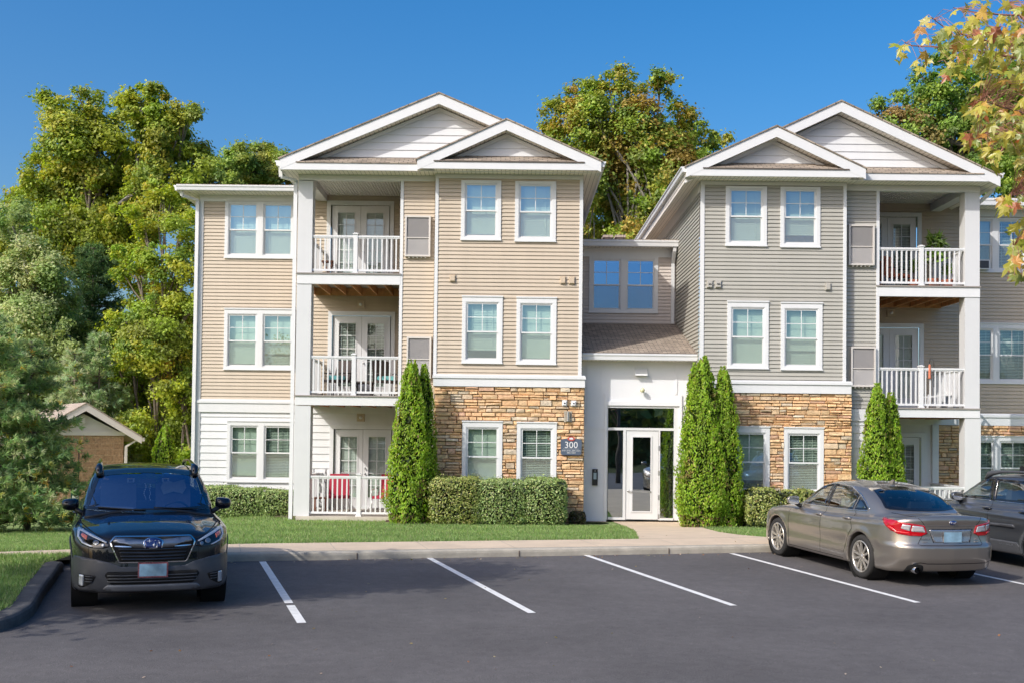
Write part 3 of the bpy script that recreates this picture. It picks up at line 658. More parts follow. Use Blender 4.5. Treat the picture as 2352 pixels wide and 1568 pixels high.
zE3, zE2, zE1 = zz(2120, 657.5, YM), zz(2120, 936, YM), zz(2120, 1209, YM - .05)
XW1 = xx(2352, 700, YB) + 3.2
ow = [window(2209, 501, 2361, 627, YB, 2, .05, ('b', 'h')), window(2209, 742, 2363, 881, YB, 2, .16, ('h', 'h'))]
ow.append(french_door(1962, 488.8, 2115.8, zE3 + .03, YB, 40)); ow.append(french_door(1966, 742.8, 2120.6, zE2 + .03, YB, 60))
ow1 = [window(2210, 1000, 2366, 1142, YB - .0, 2, .14, ('h', 'h')), french_door(1972, 992.6, 2124, zE1 + .03, YB, 30)]
zw2 = zz(2280, 499, YB); zceil2 = zceil - .05
zwb2 = zz(2260, 949.5, YB); zwc2 = zz(2260, 976, YB)
siding_f(XP1 - .05, xx(2240, 600, YB), zwb2, zceil2, YB, ow, M['tan'])
siding_f(xx(2240, 600, YB), XW1, zwb2, zw2, YB, ow, M['tan'])
xst = xx(2152, 1050, YB)
siding_f(XP1 - .05, xst - .1, ZG, zwc2, YB, ow1, M['clap'], course=.205, lip=.024)
stone_wall(xst, XW1, ZG, zwc2, YB - .0, [(a - .09, b + .09, c - .09, d + .13) for a, b, c, d in ow1], 21)
box_part('corner_post', M['trim'], (xst - .16, xst + .02, YB - .09, YB, ZG, zwc2))
box_part('band_board', M['trim'], (XP1 - .05, XW1, YB - .06, YB, zwc2, zwb2 - .1), (XP1 - .05, XW1, YB - .09, YB, zwb2 - .099, zwb2 - .03), (XP1 - .05, XW1, YB - .05, YB, zwb2 - .029, zwb2 + .01))
zws2 = zz(2280, 483, YB)
box_part('frieze_board', M['trim'], (xx(2225, 600, YB), XW1, YB - .045, YB, zw2, zws2))
zg0, zg1 = zz(2300, 472, Yg), zz(2300, 456, Yg); xg0 = xx(2246, 456, Yg)
gutter_x(xg0 - .1, XW1, Yg, zg0, zg1); plane_soffit(xg0 - .3, XW1, Yg + .1, YB, zws2)
mb = MB(); mb.hexa([(xg0 - .5, Yg, zg1 - .02), (XW1, Yg, zg1 - .02), (XW1, 42, zg1 + 1.2), (xg0 - .5, 42, zg1 + 1.2), (xg0 - .5, Yg, zg1 + .015), (XW1, Yg, zg1 + .015), (XW1, 42, zg1 + 1.25), (xg0 - .5, 42, zg1 + 1.25)]); bpart(mb, 'roof', M['shingle'])
gable(xx(1574, 390, Ybg), xx(2298, 410, Ybg), zz(1933, 401, Ybg), xx(1932, 300, Ybg), zz(1932, 233, Ybg), Ybg, Ybg + .40, 46, zc2, 'big')
gable(xx(1576.5, 385, Ysm), xx(1989, 395, Ysm), zz(1784, 385.5, Ysm), xx(1784, 300, Ysm), zz(1784, 290.5, Ysm), Ysm, Ysm + .40, 33, zc2 + .003, 'small')
XE2, XE3 = xx(1576.5, 385, Ysm), xx(2298, 410, Ybg)
plane_soffit(X2b, XE3 - .03, Ybg + .06, YM, zc2 + .004); plane_soffit(XE2 + .03, X2b, Ysm + .06, YF, zc2 + .006)
plane_soffit(XE2 + .03, X2a, YF, 44, zc2 + .008); plane_soffit(xd1 - .1, XE3 - .03, YM, 44, zc2 + .01)
box_part('fascia', M['trim'], (XE2 + .005, XE2 + .03, Ysm + .06, 44, zc2, zc2 + .26)); box_part('fascia', M['trim'], (XE3 - .03, XE3 - .005, Ybg + .06, 44, zc2, zc2 + .26))
box_part('frieze_board', M['trim'], (X2a - .03, X2a, YF + .1, 44, zc2 - .28, zc2))
gutter_y(XE2, -1, Ysm + .05, 44, zc2 + .1, zc2 + .24); gutter_y(XE3, 1, Ybg + .05, 44, zc2 + .1, zc2 + .24)
spout([(XE3 + .06, Ybg + .5, zc2 + .1), (XE3 + .03, Ybg + .55, zc2 - .12), (xd1 + .06, YM + .3, zc2 - .42), (xd1 + .05, YM + .3, zc2 - .9)])
ceiling(XP1, xd1 - .02, zceil2)
box_part('column', M['white'], (xd0, xd1, YM - .02, YM + .36, zE3 + .004, zhd), (xd0, xd1, YM - .02, YM + .36, zE2 + .004, zz(2230, 682, YM)), (xd0, xd1 + .03, YM - .02, YM + .36, zE1, zz(2230, 957, YM)))
box_part('header_beam', M['white'], (xd0 + .06, xd1 - .04, YM + .36, YB, zhd, zceil2 - .002))
rx0, rx1 = XP1 - .02, xd0
pst = xx(2117, 600, YM)
deck(XP0 + .02, xd1, 0, 0, zE3, zz(2120, 682, YM), zz(2120, 569.5, YM), pst, (rx0, rx1), 'c', (rx1 + .1, YB - .02), M['wood'])
deck(XP0 + .02, xd1, 0, 0, zE2, zz(2120, 957.5, YM), zz(2120, 844, YM), pst, (rx0, rx1), 'd', (rx1 + .1, YB - .02), M['wood'])
patio(rx0, rx1, zE1, zz(2180, 1117, YM), None, (rx1 + .1, YB - .02), (XP0, xd1 - .05))
dome(2046, 719, YB - .02)
vent(1622.8, 645, 1638.5, 662.5, YF - .01, M['ventg'], 1); vent(1642, 645, 1658.5, 662.5, YF - .01, M['ventg'], 1); vent(1894.7, 650, 1909.5, 668, YF - .01, M['ventg'])
# =================================================================== LINK
zlt, zlb = zz(1445, 579, YL), zz(1445, 745, YL)
ol = [window(1352.8, 589.8, 1511, 720, YL, 2, .08, ('o', 'o'), gm='glass_blue')]
siding_f(X1b, X2a, zlb - .3, zlt, YL, ol, M['rose'])
Yg2 = YL - .5; z0_, z1_ = zz(1445, 566, Yg2), zz(1445, 551.5, Yg2); zs_ = zz(1445, 578, YL)
box_part('frieze_board', M['trim'], (X1b, X2a, YL - .04, YL, zlt - .16, zs_ + .1))
gutter_x(X1b + .03, X2a - .02, Yg2, z0_, z1_); plane_soffit(X1b, X2a, Yg2 + .1, YL, z0_ + .02)
mb = MB(); mb.hexa([(X1b, Yg2, z1_ - .02), (X2a, Yg2, z1_ - .02), (X2a, 44, z1_ + .9), (X1b, 44, z1_ + .9), (X1b, Yg2, z1_ + .02), (X2a, Yg2, z1_ + .02), (X2a, 44, z1_ + .94), (X1b, 44, z1_ + .94)]); bpart(mb, 'roof', M['shingle'])
for ua, ub in ((1385, 1408), (1413, 1437)):
    x0, x1, z0, z1 = rect(ua, 540.5, ub, 551, 37); mb = MB(); mb.box(x0 + .05, x1 - .05, 37, 37.5, z0 - .3, z1 - .05); mb.box(x0, x1, 36.95, 37.55, z1 - .08, z1); bpart(mb, 'roof_vent', M['shingle_pale'])
sx = X2a - .12
spout([(sx, Yg2 + .08, z0_), (sx, Yg2 + .1, z0_ - .12), (sx, YL - .08, z0_ - .42), (sx, YL - .08, zlb + .02)])
# entry roof
Ye = 29.72; zr0, zr1 = zz(1475, 810, Ye), zz(1445, 744, YL)
mb = MB(); mb.hexa([(X1b + .005, Ye, zr0 - .05), (X2a - .005, Ye, zr0 - .05), (X2a - .005, YL, zr1 - .05), (X1b + .005, YL, zr1 - .05), (X1b + .005, Ye, zr0), (X2a - .005, Ye, zr0), (X2a - .005, YL, zr1), (X1b + .005, YL, zr1)]); bpart(mb, 'entry_roof', M['shingle'])
gutter_x(X1b + .02, X2a - .0, Ye - .02, zz(1475, 827, Ye), zr0 - .02)
zen = zz(1475, 832, YE)
plane_soffit(X1b, X2a, Ye + .1, YE, zz(1475, 827, Ye))
# entry wall with battens
XO0, XO1 = xx(1393, 1060, YE), xx(1559.5, 1060, YE); zO1 = zz(1475, 929, YE); zTh = zz(1475, 1193, YE)
mb = MB(); Xa, Xb = X1b + .0, X2a
zt_ = zz(1475, 826, YE) + .1
for q in ((Xa, XO0, YE, YE + .1, ZG, zt_), (XO1, Xb, YE, YE + .1, ZG, zt_), (XO0, XO1, YE, YE + .1, zO1, zt_)): mb.box(*q)
for uu, va, vb in ((1384, 838, 905), (1553, 838, 905), (1350, 838, 977)): mb.box(xx(uu, 900, YE) - .03, xx(uu, 900, YE) + .03, YE - .018, YE, zz(uu, vb, YE), zz(uu, va, YE))
mb.box(Xa, XO0 - .03, YE - .019, YE - .001, zz(1370, 984, YE), zz(1370, 977, YE)); mb.box(XO1 + .03, Xb, YE - .019, YE - .001, zz(1580, 984, YE), zz(1580, 977, YE))
mb.box(Xa, XO0 - .06, YE - .03, YE - .0, ZG, ZG + .12)
for s_ in (XO0 - .06, XO1): mb.box(s_, s_ + .06, YE - .05, YE - .0, ZG, zz(1475, 905, YE))
mb.box(XO0, XO1, YE - .05, YE, zO1 - .02, zO1 + .09)
bpart(mb, 'entry_wall', M['entry'] if 'entry' in M else M['clap'])
# storefront
fr = MB(); yf = YE - .01
def er(u0, v0, u1, v1): return rect(u0, v0, u1, v1, YE)
gT, gL, gD, gR = er(1396.5, 936, 1548.5, 981.5), er(1397, 988.5, 1431, 1187), er(1437, 987.5, 1512.4, 1192.6), er(1515.7, 989, 1549, 1189)
fr.box(XO0, gT[0], yf, yf + .11, zTh, zO1 - .02); fr.box(gT[1], XO1, yf, yf + .11, zTh, zO1 - .02)
fr.box(gT[0], gT[1], yf, yf + .11, gT[3], zO1 - .02); fr.box(gT[0], gT[1], yf, yf + .11, gD[3], gT[2])
fr.box(gL[1], gD[0], yf, yf + .11, zTh, gD[3]); fr.box(gD[1], gR[0], yf, yf + .11, zTh, gD[3])
for g in (gL, gR): fr.box(g[0], g[1], yf, yf + .11, zTh, g[2])
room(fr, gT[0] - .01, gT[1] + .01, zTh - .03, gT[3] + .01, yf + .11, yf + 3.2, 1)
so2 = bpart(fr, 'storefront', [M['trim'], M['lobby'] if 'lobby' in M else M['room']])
g = MB()
for q in (gT, gL, gR): g.add([(q[0], yf + .06, q[2]), (q[1], yf + .06, q[2]), (q[1], yf + .06, q[3]), (q[0], yf + .06, q[3])], [(0, 1, 2, 3)])
g.build('glazing', M['glass_lobby'], so2)
ed = MB(); q = er(1452, 1002, 1495, 1173.5); ydr = yf + .02; a, b, c, d = gD[0] + .008, gD[1] - .008, zTh + .015, gD[3] - .008
ed.box(a, q[0], ydr, ydr + .05, c, d); ed.box(q[1], b, ydr, ydr + .05, c, d); ed.box(q[0], q[1], ydr, ydr + .05, c, q[2]); ed.box(q[0], q[1], ydr, ydr + .05, q[3], d)
for A in ((q[0] - .025, q[0] + .012, q[2] - .025, q[3] + .025), (q[1] - .012, q[1] + .025, q[2] - .025, q[3] + .025)): ed.box(A[0], A[1], ydr - .016, ydr, A[2], A[3])
for z_ in (q[2] - .025, q[3] - .012): ed.box(q[0] + .012, q[1] - .012, ydr - .016, ydr, z_, z_ + .037)
edo = bpart(ed, 'entrance_door', M['trim'])
g = MB(); g.add([(q[0], ydr + .03, q[2]), (q[1], ydr + .03, q[2]), (q[1], ydr + .03, q[3]), (q[0], ydr + .03, q[3])], [(0, 1, 2, 3)]); g.build('glazing', M['glass_lobby'], edo)
h = MB(); hz = zz(1440, 1126, YE); hx = xx(1443, 1126, YE)
h.lathe([(.0, -.02), (.03, -.018), (.03, 0)], (hx, ydr, hz), 12, 'y'); h.tube([(hx, ydr - .005, hz), (hx, ydr - .06, hz), (hx + .02, ydr - .065, hz - .005), (hx + .12, ydr - .06, hz - .04)], .011, 8)
h.box(q[0], q[1] , ydr - .035, ydr - .02, hz - .03, hz + .0)
h.build('door_handle', M['metal'], edo)
for v_ in (1028, 1085, 1141, 1197 - 12):
    hh = MB(); zc_ = zz(1514, v_, YE); hh.box(gD[1] - .01, gD[1] + .02, ydr - .03, ydr - .003, zc_ - .06, zc_ + .06); hh.build('hinge', M['metal'], edo)
# hood vent above door
x0, x1, z0, z1 = rect(1457, 843, 1487, 862, YE); mb = MB(); mb.box(x0, x1, YE - .03, YE, z0 + .05, z1); mb.prism([(YE - .03, z0), (YE - .16, z0), (YE - .12, z0 + .06), (YE - .03, z1 - .04)], 'x', x0 + .01, x1 - .01); bpart(mb, 'wall_vent', M['clap'])
# ---- small things on the wall
def thing_mb(name, label, cat, loc, group=None):
    o = empty(name, loc); tag(o, label, cat, group); return o
p = P(1474, 895.5, YE); t = thing_mb('security_camera', 'small pale round fitting on the white wall above the entrance door', 'camera', p)
a = MB(); a.tube([(0, 0, 0), (0, -.12, 0)], .02); a.build('arm', M['trim'], t); a = MB(); a.lathe([(0, -.2), (.05, -.19), (.065, -.15), (.055, -.1), (.0, -.09)], (0, 0, 0), 16, 'y'); a.build('housing', M['dome'] if 'dome' in M else M['shade'], t)
x0, x1, z0, z1 = rect(1299, 945, 1309.5, 966.5, YF - .07); t = thing_mb('wall_lamp', 'silver half cylinder wall lamp on the stone wall above the number sign', 'wall lamp', ((x0 + x1) / 2, YF - .07, (z0 + z1) / 2))
hw, hh = (x1 - x0) / 2, (z1 - z0) / 2
a = MB(); a.box(-hw - .04, hw + .04, -.02, .02, -hh - .02, hh + .02); a.build('back_plate', M['kerbside'], t)
a = MB(); prof = [(hw * math.cos(k * math.pi / 12), -.02 - .09 * math.sin(k * math.pi / 12)) for k in range(13)]; a.prism(prof, 'z', -hh, hh); a.build('shade', M['metal'], t)
# intercom
x0, x1, z0, z1 = rect(1360, 1076, 1372.5, 1113, YE); cx, cz = (x0 + x1) / 2, (z0 + z1) / 2
t = thing_mb('intercom', 'narrow black intercom with small screen beside the entrance door', 'intercom', (cx, YE, cz)); hw, hh = (x1 - x0) / 2, (z1 - z0) / 2
a = MB(); a.box(-hw, hw, -.06, 0, -hh, hh); a.build('housing', M['black'], t)
a = MB(); a.box(-hw * .55, hw * .55, -.064, -.061, -hh * .25, hh * .55); a.build('screen', M['lcd'] if 'lcd' in M else M['teal'], t)
a = MB(); a.lathe([(0, -.068), (.012, -.067), (.014, -.061)], (0, 0, hh * .78), 12, 'y'); a.build('lens', M['metal'], t)
# number sign
def text_mesh(s, size, extr=.004, align='CENTER'):
    c = bpy.data.curves.new('letters', 'FONT'); c.body = s; c.size = size; c.extrude = extr; c.align_x = align; c.resolution_u = 3
    o = bpy.data.objects.new('letters', c); COL.objects.link(o); dg = bpy.context.evaluated_depsgraph_get(); me = bpy.data.meshes.new_from_object(o.evaluated_get(dg)); bpy.data.objects.remove(o); return me
def text_obj(name, s, size, mt, parent, loc, rot=(R(90), 0, 0), extr=.004):
    me = text_mesh(s, size, extr); me.materials.clear(); me.materials.append(mt); o = bpy.data.objects.new(name, me); COL.objects.link(o); o.parent = parent; o.location = loc; o.rotation_euler = rot; return o
x0, x1, z0, z1 = rect(1287.5, 1006, 1336, 1044, YF - .1); cx, cz = (x0 + x1) / 2, (z0 + z1) / 2; hw, hh = (x1 - x0) / 2, (z1 - z0) / 2
t = thing_mb('building_sign', 'slate blue plaque reading 300 on the stone wall beside the entrance', 'sign', (cx, YF - .07, cz))
M['slate'] = mat('slate_sign', (.085, .11, .16), .4); M['sign_red'] = mat('sign_red', (.45, .08, .07), .5)
a = MB(); pl = [(-hw * .97, -hh * .86), (-hw * .85, -hh), (hw * .85, -hh), (hw * .97, -hh * .86), (hw, hh * .7), (hw * .93, hh * .88), (hw * .5, hh), (-hw * .5, hh), (-hw * .93, hh * .88), (-hw, hh * .7)]
a.prism(pl, 'y', -.06, -.0); a.build('plaque', M['slate'], t)
text_obj('number', '300', .235, M['trim'], t, (0, -.062, -.03)); text_obj('small_writing', '3101-3120, 3201-3224', .052, M['trim'], t, (0, -.062, -.115), extr=.002); text_obj('small_writing', '3301-3324', .052, M['trim'], t, (0, -.062, -.17), extr=.002)
a = MB(); a.box(-hw * .75, hw * .75, -.064, -.06, -.055, -.051); a.build('rule', M['trim'], t)
a = MB(); a.prism([(.095 * math.cos(k * math.pi / 10), .06 * math.sin(k * math.pi / 10)) for k in range(20)], 'y', -.075, -.05); o = a.build('crest', M['sign_red'], t); o.location = (0, 0, hh * .97)
a = MB(); a.prism([(-.05, -.018), (.05, -.018), (.05, .018), (0, .035), (-.05, .018)], 'y', -.08, -.074); o = a.build('crest_mark', M['trim'], t); o.location = (0, 0, hh * .97)
def zlot(x, y): return -.33 - .008 * x + .018 * min(y, 23)
def G0(u, v, dz=0.0):     # pixel -> point on the parking plane raised by dz
    d = ray(u, v); a, b, c = -.33 + dz, -.008, .018
    t = (a - CAM.z) / (d.z - b * d.x - c * d.y); return CAM + d * t
KL, KR = G0(530, 1288.5), G0(1760, 1267)          # kerb foot line
kd = (KR - KL); kd.z = 0; kd.normalize(); kn = Vector((-kd.y, kd.x, 0))   # away from camera
BL = [G0(0, 1266, .13), G0(530, 1247.5, .13), G0(1174, 1231.5, .13), G0(1760, 1232.5, .13)]
bxs = [p.x for p in BL]; bys = [p.y for p in BL]
def yback(x):             # sidewalk back edge
    s0 = (bys[1] - bys[0]) / (bxs[1] - bxs[0]); s1 = (bys[3] - bys[1]) / (bxs[3] - bxs[1])
    return bys[0] + (x - bxs[0]) * s0 if x < bxs[1] else bys[1] + (x - bxs[1]) * s1
def zwalk(x, y): return zlot(x, y) + .13
def smooth(t): t = max(0, min(1, t)); return t * t * (3 - 2 * t)
def zlawn(x, y):
    yb = yback(x); z0 = zwalk(x, yb) - .01
    k = smooth((x + 11) / 4.0)
    zf, yf_ = -.24 * k + (-1.0) * (1 - k), 29.0 * k + 37 * (1 - k)
    if y <= yb: return z0
    t = min(1, (y - yb) / max(yf_ - yb, 2))
    return z0 + (zf - z0) * (t ** .85)
def surf(name, pts, zf, mt, nx, ny, kind='structure', dz=0):
    """pts(s,t)->(x,y) grid"""
    vs_, fs_ = [], []
    for j in range(ny + 1):
        for i in range(nx + 1):
            x, y = pts(i / nx, j / ny); vs_.append((x, y, zf(x, y) + dz))
    for j in range(ny):
        for i in range(nx): a = j * (nx + 1) + i; fs_.append((a, a + 1, a + nx + 2, a + nx + 1))
    mb = MB(); mb.add(vs_, fs_, 0, True); o = mb.build(name, mt); tag(o, kind=kind); return o
def asphalt_mat():
    mt, nt, out = nodes('asphalt'); b = N(nt, 'ShaderNodeBsdfPrincipled', i_Roughness=.86); L(nt, b.outputs[0], out.inputs[0]); tc = N(nt, 'ShaderNodeTexCoord')
    b.inputs['Specular IOR Level'].default_value = .35
    n1 = N(nt, 'ShaderNodeTexNoise', i_Scale=.35, i_Detail=5.0, i_Roughness=.6); n2 = N(nt, 'ShaderNodeTexNoise', i_Scale=140.0, i_Detail=2.0); v = N(nt, 'ShaderNodeTexVoronoi', i_Scale=70.0); n3 = N(nt, 'ShaderNodeTexNoise', i_Scale=7.0, i_Detail=6.0)
    mpn = N(nt, 'ShaderNodeMapping'); mpn.inputs['Scale'].default_value = (.25, 2.2, 1); mpn.inputs['Rotation'].default_value = (0, 0, R(17)); L(nt, tc.outputs['Object'], mpn.inputs[0]); n4 = N(nt, 'ShaderNodeTexNoise', i_Scale=.9, i_Detail=3.0); L(nt, mpn.outputs[0], n4.inputs[0])
    for n in (n1, n2, v, n3): L(nt, tc.outputs['Object'], n.inputs['Vector'])
    def rng(sock, a, bb, c, d):
        m_ = N(nt, 'ShaderNodeMapRange'); m_.inputs[1].default_value = a; m_.inputs[2].default_value = bb; m_.inputs[3].default_value = c; m_.inputs[4].default_value = d; L(nt, sock, m_.inputs[0]); return m_.outputs[0]
    def mul(a, b_):
        m_ = N(nt, 'ShaderNodeMath', operation='MULTIPLY'); L(nt, a, m_.inputs[0]); L(nt, b_, m_.inputs[1]); return m_.outputs[0]
    f = mul(mul(rng(n1.outputs[0], .3, .7, .80, 1.16), rng(n2.outputs[0], .3, .7, .45, 1.55)), mul(rng(n3.outputs[0], .3, .7, .90, 1.1), rng(n4.outputs[0], .35, .65, .97, 1.03)))
    sp = rng(v.outputs['Distance'], .0, .08, 2.6, 1.0); f = mul(f, sp)
    mx = N(nt, 'ShaderNodeMix', data_type='RGBA', blend_type='MULTIPLY'); mx.inputs[0].default_value = 1; mx.inputs[6].default_value = (.108, .100, .099, 1); L(nt, f, mx.inputs[7]); L(nt, mx.outputs[2], b.inputs['Base Color'])
    # light grit specks
    bp = N(nt, 'ShaderNodeBump', i_Strength=.5, i_Distance=.006); L(nt, n2.outputs[0], bp.inputs['Height']); L(nt, bp.outputs[0], b.inputs['Normal']); return mt
def grass_mat(name, c1, c2, c3, sc=1.0):
    mt, nt, out = nodes(name); b = N(nt, 'ShaderNodeBsdfPrincipled', i_Roughness=.9); L(nt, b.outputs[0], out.inputs[0]); tc = N(nt, 'ShaderNodeTexCoord'); b.inputs['Specular IOR Level'].default_value = .15
    n1 = N(nt, 'ShaderNodeTexNoise', i_Scale=.9 * sc, i_Detail=6.0, i_Roughness=.7); n2 = N(nt, 'ShaderNodeTexNoise', i_Scale=30.0, i_Detail=4.0)
    for n in (n1, n2): L(nt, tc.outputs['Object'], n.inputs['Vector'])
    r = N(nt, 'ShaderNodeValToRGB'); r.color_ramp.elements[0].position = .35; r.color_ramp.elements[0].color = c4(c1); r.color_ramp.elements[1].position = .66; r.color_ramp.elements[1].color = c4(c3)
    e = r.color_ramp.elements.new(.52); e.color = c4(c2); L(nt, n1.outputs[0], r.inputs[0])
    mr = N(nt, 'ShaderNodeMapRange'); mr.inputs[1].default_value = .3; mr.inputs[2].default_value = .7; mr.inputs[3].default_value = .55; mr.inputs[4].default_value = 1.4; L(nt, n2.outputs[0], mr.inputs[0])
    mx = N(nt, 'ShaderNodeMix', data_type='RGBA', blend_type='MULTIPLY'); mx.inputs[0].default_value = 1; L(nt, r.outputs[0], mx.inputs[6]); L(nt, mr.outputs[0], mx.inputs[7]); L(nt, mx.outputs[2], b.inputs['Base Color'])
    bp = N(nt, 'ShaderNodeBump', i_Strength=1.0, i_Distance=.04); L(nt, n2.outputs[0], bp.inputs['Height']); L(nt, bp.outputs[0], b.inputs['Normal']); return mt
M['asphalt'] = asphalt_mat()
M['lawn'] = grass_mat('lawn_grass', (.175, .25, .08), (.23, .32, .11), (.30, .37, .16))
M['field'] = grass_mat('rough_ground', (.03, .05, .012), (.06, .07, .02), (.09, .09, .03))
M['mulch'] = mat('mulch', (.10, .065, .045), .95, var=.5, scale=18, bump=1, bscale=40)
M['paint'] = mat('road_paint', (.74, .73, .70), .7, var=.16, scale=9, bump=.2, bscale=80)
# base terrain reaching the horizon
S = lambda a, b, t: a + (b - a) * t
surf('ground', lambda s, t: (S(-400, 400, s), S(46, 900, t)), lambda x, y: -1.2 + .0 * y, M['field'], 8, 8)
surf('ground', lambda s, t: (S(-60, 60, s), S(27, 47, t)), lambda x, y: zlawn(x, y) - .25, M['field'], 60, 12)
surf('ground', lambda s, t: (S(-400, 400, s), S(-400, 12, t)), lambda x, y: -.75, M['field'], 8, 8)
surf('parking_lot', lambda s, t: (S(-26, 40, s), S(-30, yback(S(-26, 40, s)) - .3, t)), lambda x, y: zlot(x, y), M['asphalt'], 66, 40)
surf('lawn', lambda s, t: (S(-34, 30, s), S(yback(S(-34, 30, s)) + .0, 46, t)), zlawn, M['lawn'], 128, 60, dz=0)
# sidewalk: from kerb back edge to yback
KW = .16
def kerb_y(x):  # y of the kerb foot at x
    return KL.y + (x - KL.x) * kd.y / kd.x
CX = G0(150, 1311).x          # where the island kerb leaves the walk
mb = MB(); xs_ = [(-34 + i) for i in range(0, 75)]
def walk_front(x): return kerb_y(x) + KW / kd.x
vs_, fs_ = [], []
for i, x in enumerate(xs_):
    y0, y1 = walk_front(x), yback(x); vs_ += [(x, y0, zwalk(x, y0)), (x, y1, zwalk(x, y1)), (x, y1, zwalk(x, y1) - .1)]
for i in range(len(xs_) - 1):
    a = i * 3; fs_ += [(a, a + 3, a + 4, a + 1), (a + 1, a + 4, a + 5, a + 2)]
mb.add(vs_, fs_)
M['walk'] = mat('sidewalk_concrete', (.60, .475, .345), .9, var=.10, scale=1.6, bump=.15, bscale=70)
tag(mb.build('sidewalk', M['walk']), kind='structure')
# dark joints in the walk
mb = MB()
for s in np.arange(-12, 26, 1.52):
    p = KL + kd * float(s); q0 = p + kn * (KW + .0); 
    yb_ = yback(q0.x); L_ = (yb_ - q0.y) * .98
    a = q0; b = Vector((q0.x - L_ * kd.y * .95, q0.y + L_ * .97, 0))
    vs4 = []
    for c, e in ((a, -.006), (a, .006), (b, .006), (b, -.006)):
        xx_, yy_ = c.x + kd.x * e, c.y + kd.y * e; vs4.append((xx_, yy_, zwalk(xx_, yy_) + .003))
    mb.add(vs4, [(0, 1, 2, 3)])
tag(mb.build('sidewalk_joints', M['kerbside']), kind='structure')
# kerbs: rounded profile swept along a path
def kerb(name, path, mt, h=.13, w=KW, side=1):
    prof = [(0, -.1), (0.0, h * .55), (.008, h * .82), (.03, h * .97), (.05, h), (w, h), (w, -.1)]; vs_, fs_ = [], []; n = len(prof)
    for i, p in enumerate(path):
        d = (path[min(i + 1, len(path) - 1)] - path[max(i - 1, 0)]); d.z = 0; d.normalize(); nn = Vector((-d.y, d.x, 0)) * side
        for a, z in prof:
            q = p + nn * a; vs_.append((q.x, q.y, zlot(p.x, p.y) + z + .001))
    for i in range(len(path) - 1):
        for j in range(n - 1): a = i * n + j; fs_.append((a, a + n, a + n + 1, a + 1))
    mb = MB(); mb.add(vs_, fs_); o = mb.build(name, mt); tag(o, kind='structure'); return o
s = -((KL.x - CX) / kd.x)
path = [KL + kd * float(t) for t in np.arange(s, 34, .6)]
kerb('kerb', path, M['kerbside'])
mb = MB()
for t in np.arange(s + 1.4, 30, 2.75):
    p = KL + kd * float(t); mb.beam(p + kn * -.004 + Vector((0, 0, zlot(p.x, p.y) + .0)) - Vector((0, 0, p.z)), p + kn * -.004 + Vector((0, 0, zlot(p.x, p.y) + .10 - p.z)), .012, .012)
tag(mb.build('kerb_joints', M['mulch']), kind='structure')
# island kerb (left): foot pixels
isl = [(146, 1312), (140, 1314), (133, 1325), (122, 1342), (102, 1369), (79, 1409), (62, 1424), (45, 1434), (18, 1445), (-25, 1455), (-120, 1466), (-400, 1480)]
ip = [G0(*q) for q in isl]
def refine(path, k=5):
    out = []
    for i in range(len(path) - 1):
        p0, p1, p2, p3 = path[max(i - 1, 0)], path[i], path[i + 1], path[min(i + 2, len(path) - 1)]
        for j in range(k):
            t = j / k; out.append(.5 * ((2 * p1) + (-p0 + p2) * t + (2 * p0 - 5 * p1 + 4 * p2 - p3) * t * t + (-p0 + 3 * p1 - 3 * p2 + p3) * t ** 3))
    return out + [path[-1]]
ipr = refine(ip)
M['kerbdark'] = mat('dark_kerb', (.10, .094, .09), .9, var=.3, scale=4, bump=.4, bscale=40)  # island kerb in a much darker tone than the other kerb
KI = .24
kerb('kerb', ipr, M['kerbdark'], .14, KI, -1)
# island lawn polygon
inner = []
for i, p in enumerate(ipr):
    d = (ipr[min(i + 1, len(ipr) - 1)] - ipr[max(i - 1, 0)]); d.z = 0; d.normalize(); q = p - Vector((-d.y, d.x, 0)) * (KI - .01); inner.append(q)
from mathutils.geometry import tessellate_polygon
inner = [q for q in inner if q.x > -34]
ring = inner + [Vector((-34, inner[-1].y, 0)), Vector((-34, walk_front(-34) + .02, 0))] + [Vector((x, walk_front(x) + .02, 0)) for x in np.linspace(-33, inner[0].x, 12)]
ring = [Vector((q.x, q.y, 0)) for q in ring]
mb = MB(); mb.add([(q.x, q.y, zwalk(q.x, q.y) + .004) for q in ring], tessellate_polygon([ring]))
isl_o = mb.build('lawn', M['lawn']); tag(isl_o, kind='structure')
# walkway to the entrance
def Glawn(u, v):
    d = ray(u, v); t = 15.0
    for _ in range(200):
        p = CAM + d * t
        if p.z <= zlawn(p.x, p.y): break
        t += .1
    for _ in range(30):
        t -= .005; p = CAM + d * t
        if p.z > zlawn(p.x, p.y): break
    return p
Lp = [(1452, 1233.5), (1462, 1226), (1458, 1220), (1445, 1213), (1425, 1204), (1396, 1193)]
Rp = [(1768, 1235), (1730, 1231), (1690, 1227), (1651, 1221.5), (1606, 1209.5), (1566, 1194)]
def _gl(q):
    p = Glawn(*q); return p
La, Ra = [_gl(q) for q in Lp], [_gl(q) for q in Rp]
La[0].y = yback(La[0].x); Ra[0].y = yback(Ra[0].x)
mb = MB(); vs_, fs_ = [], []
for a, b in zip(La, Ra):
    for k in range(7):
        p = a.lerp(b, k / 6)
        if a is La[0]: p.y = yback(p.x)
        vs_.append((p.x, p.y, max(zlawn(p.x, p.y), zwalk(p.x, p.y) - .012 if a is La[0] else -9) + .012))
for i in range(len(La) - 1):
    for k in range(6): q = i * 7 + k; fs_.append((q, q + 1, q + 8, q + 7))
mb.add(vs_, fs_); tag(mb.build('entrance_path', M['walk']), kind='structure')
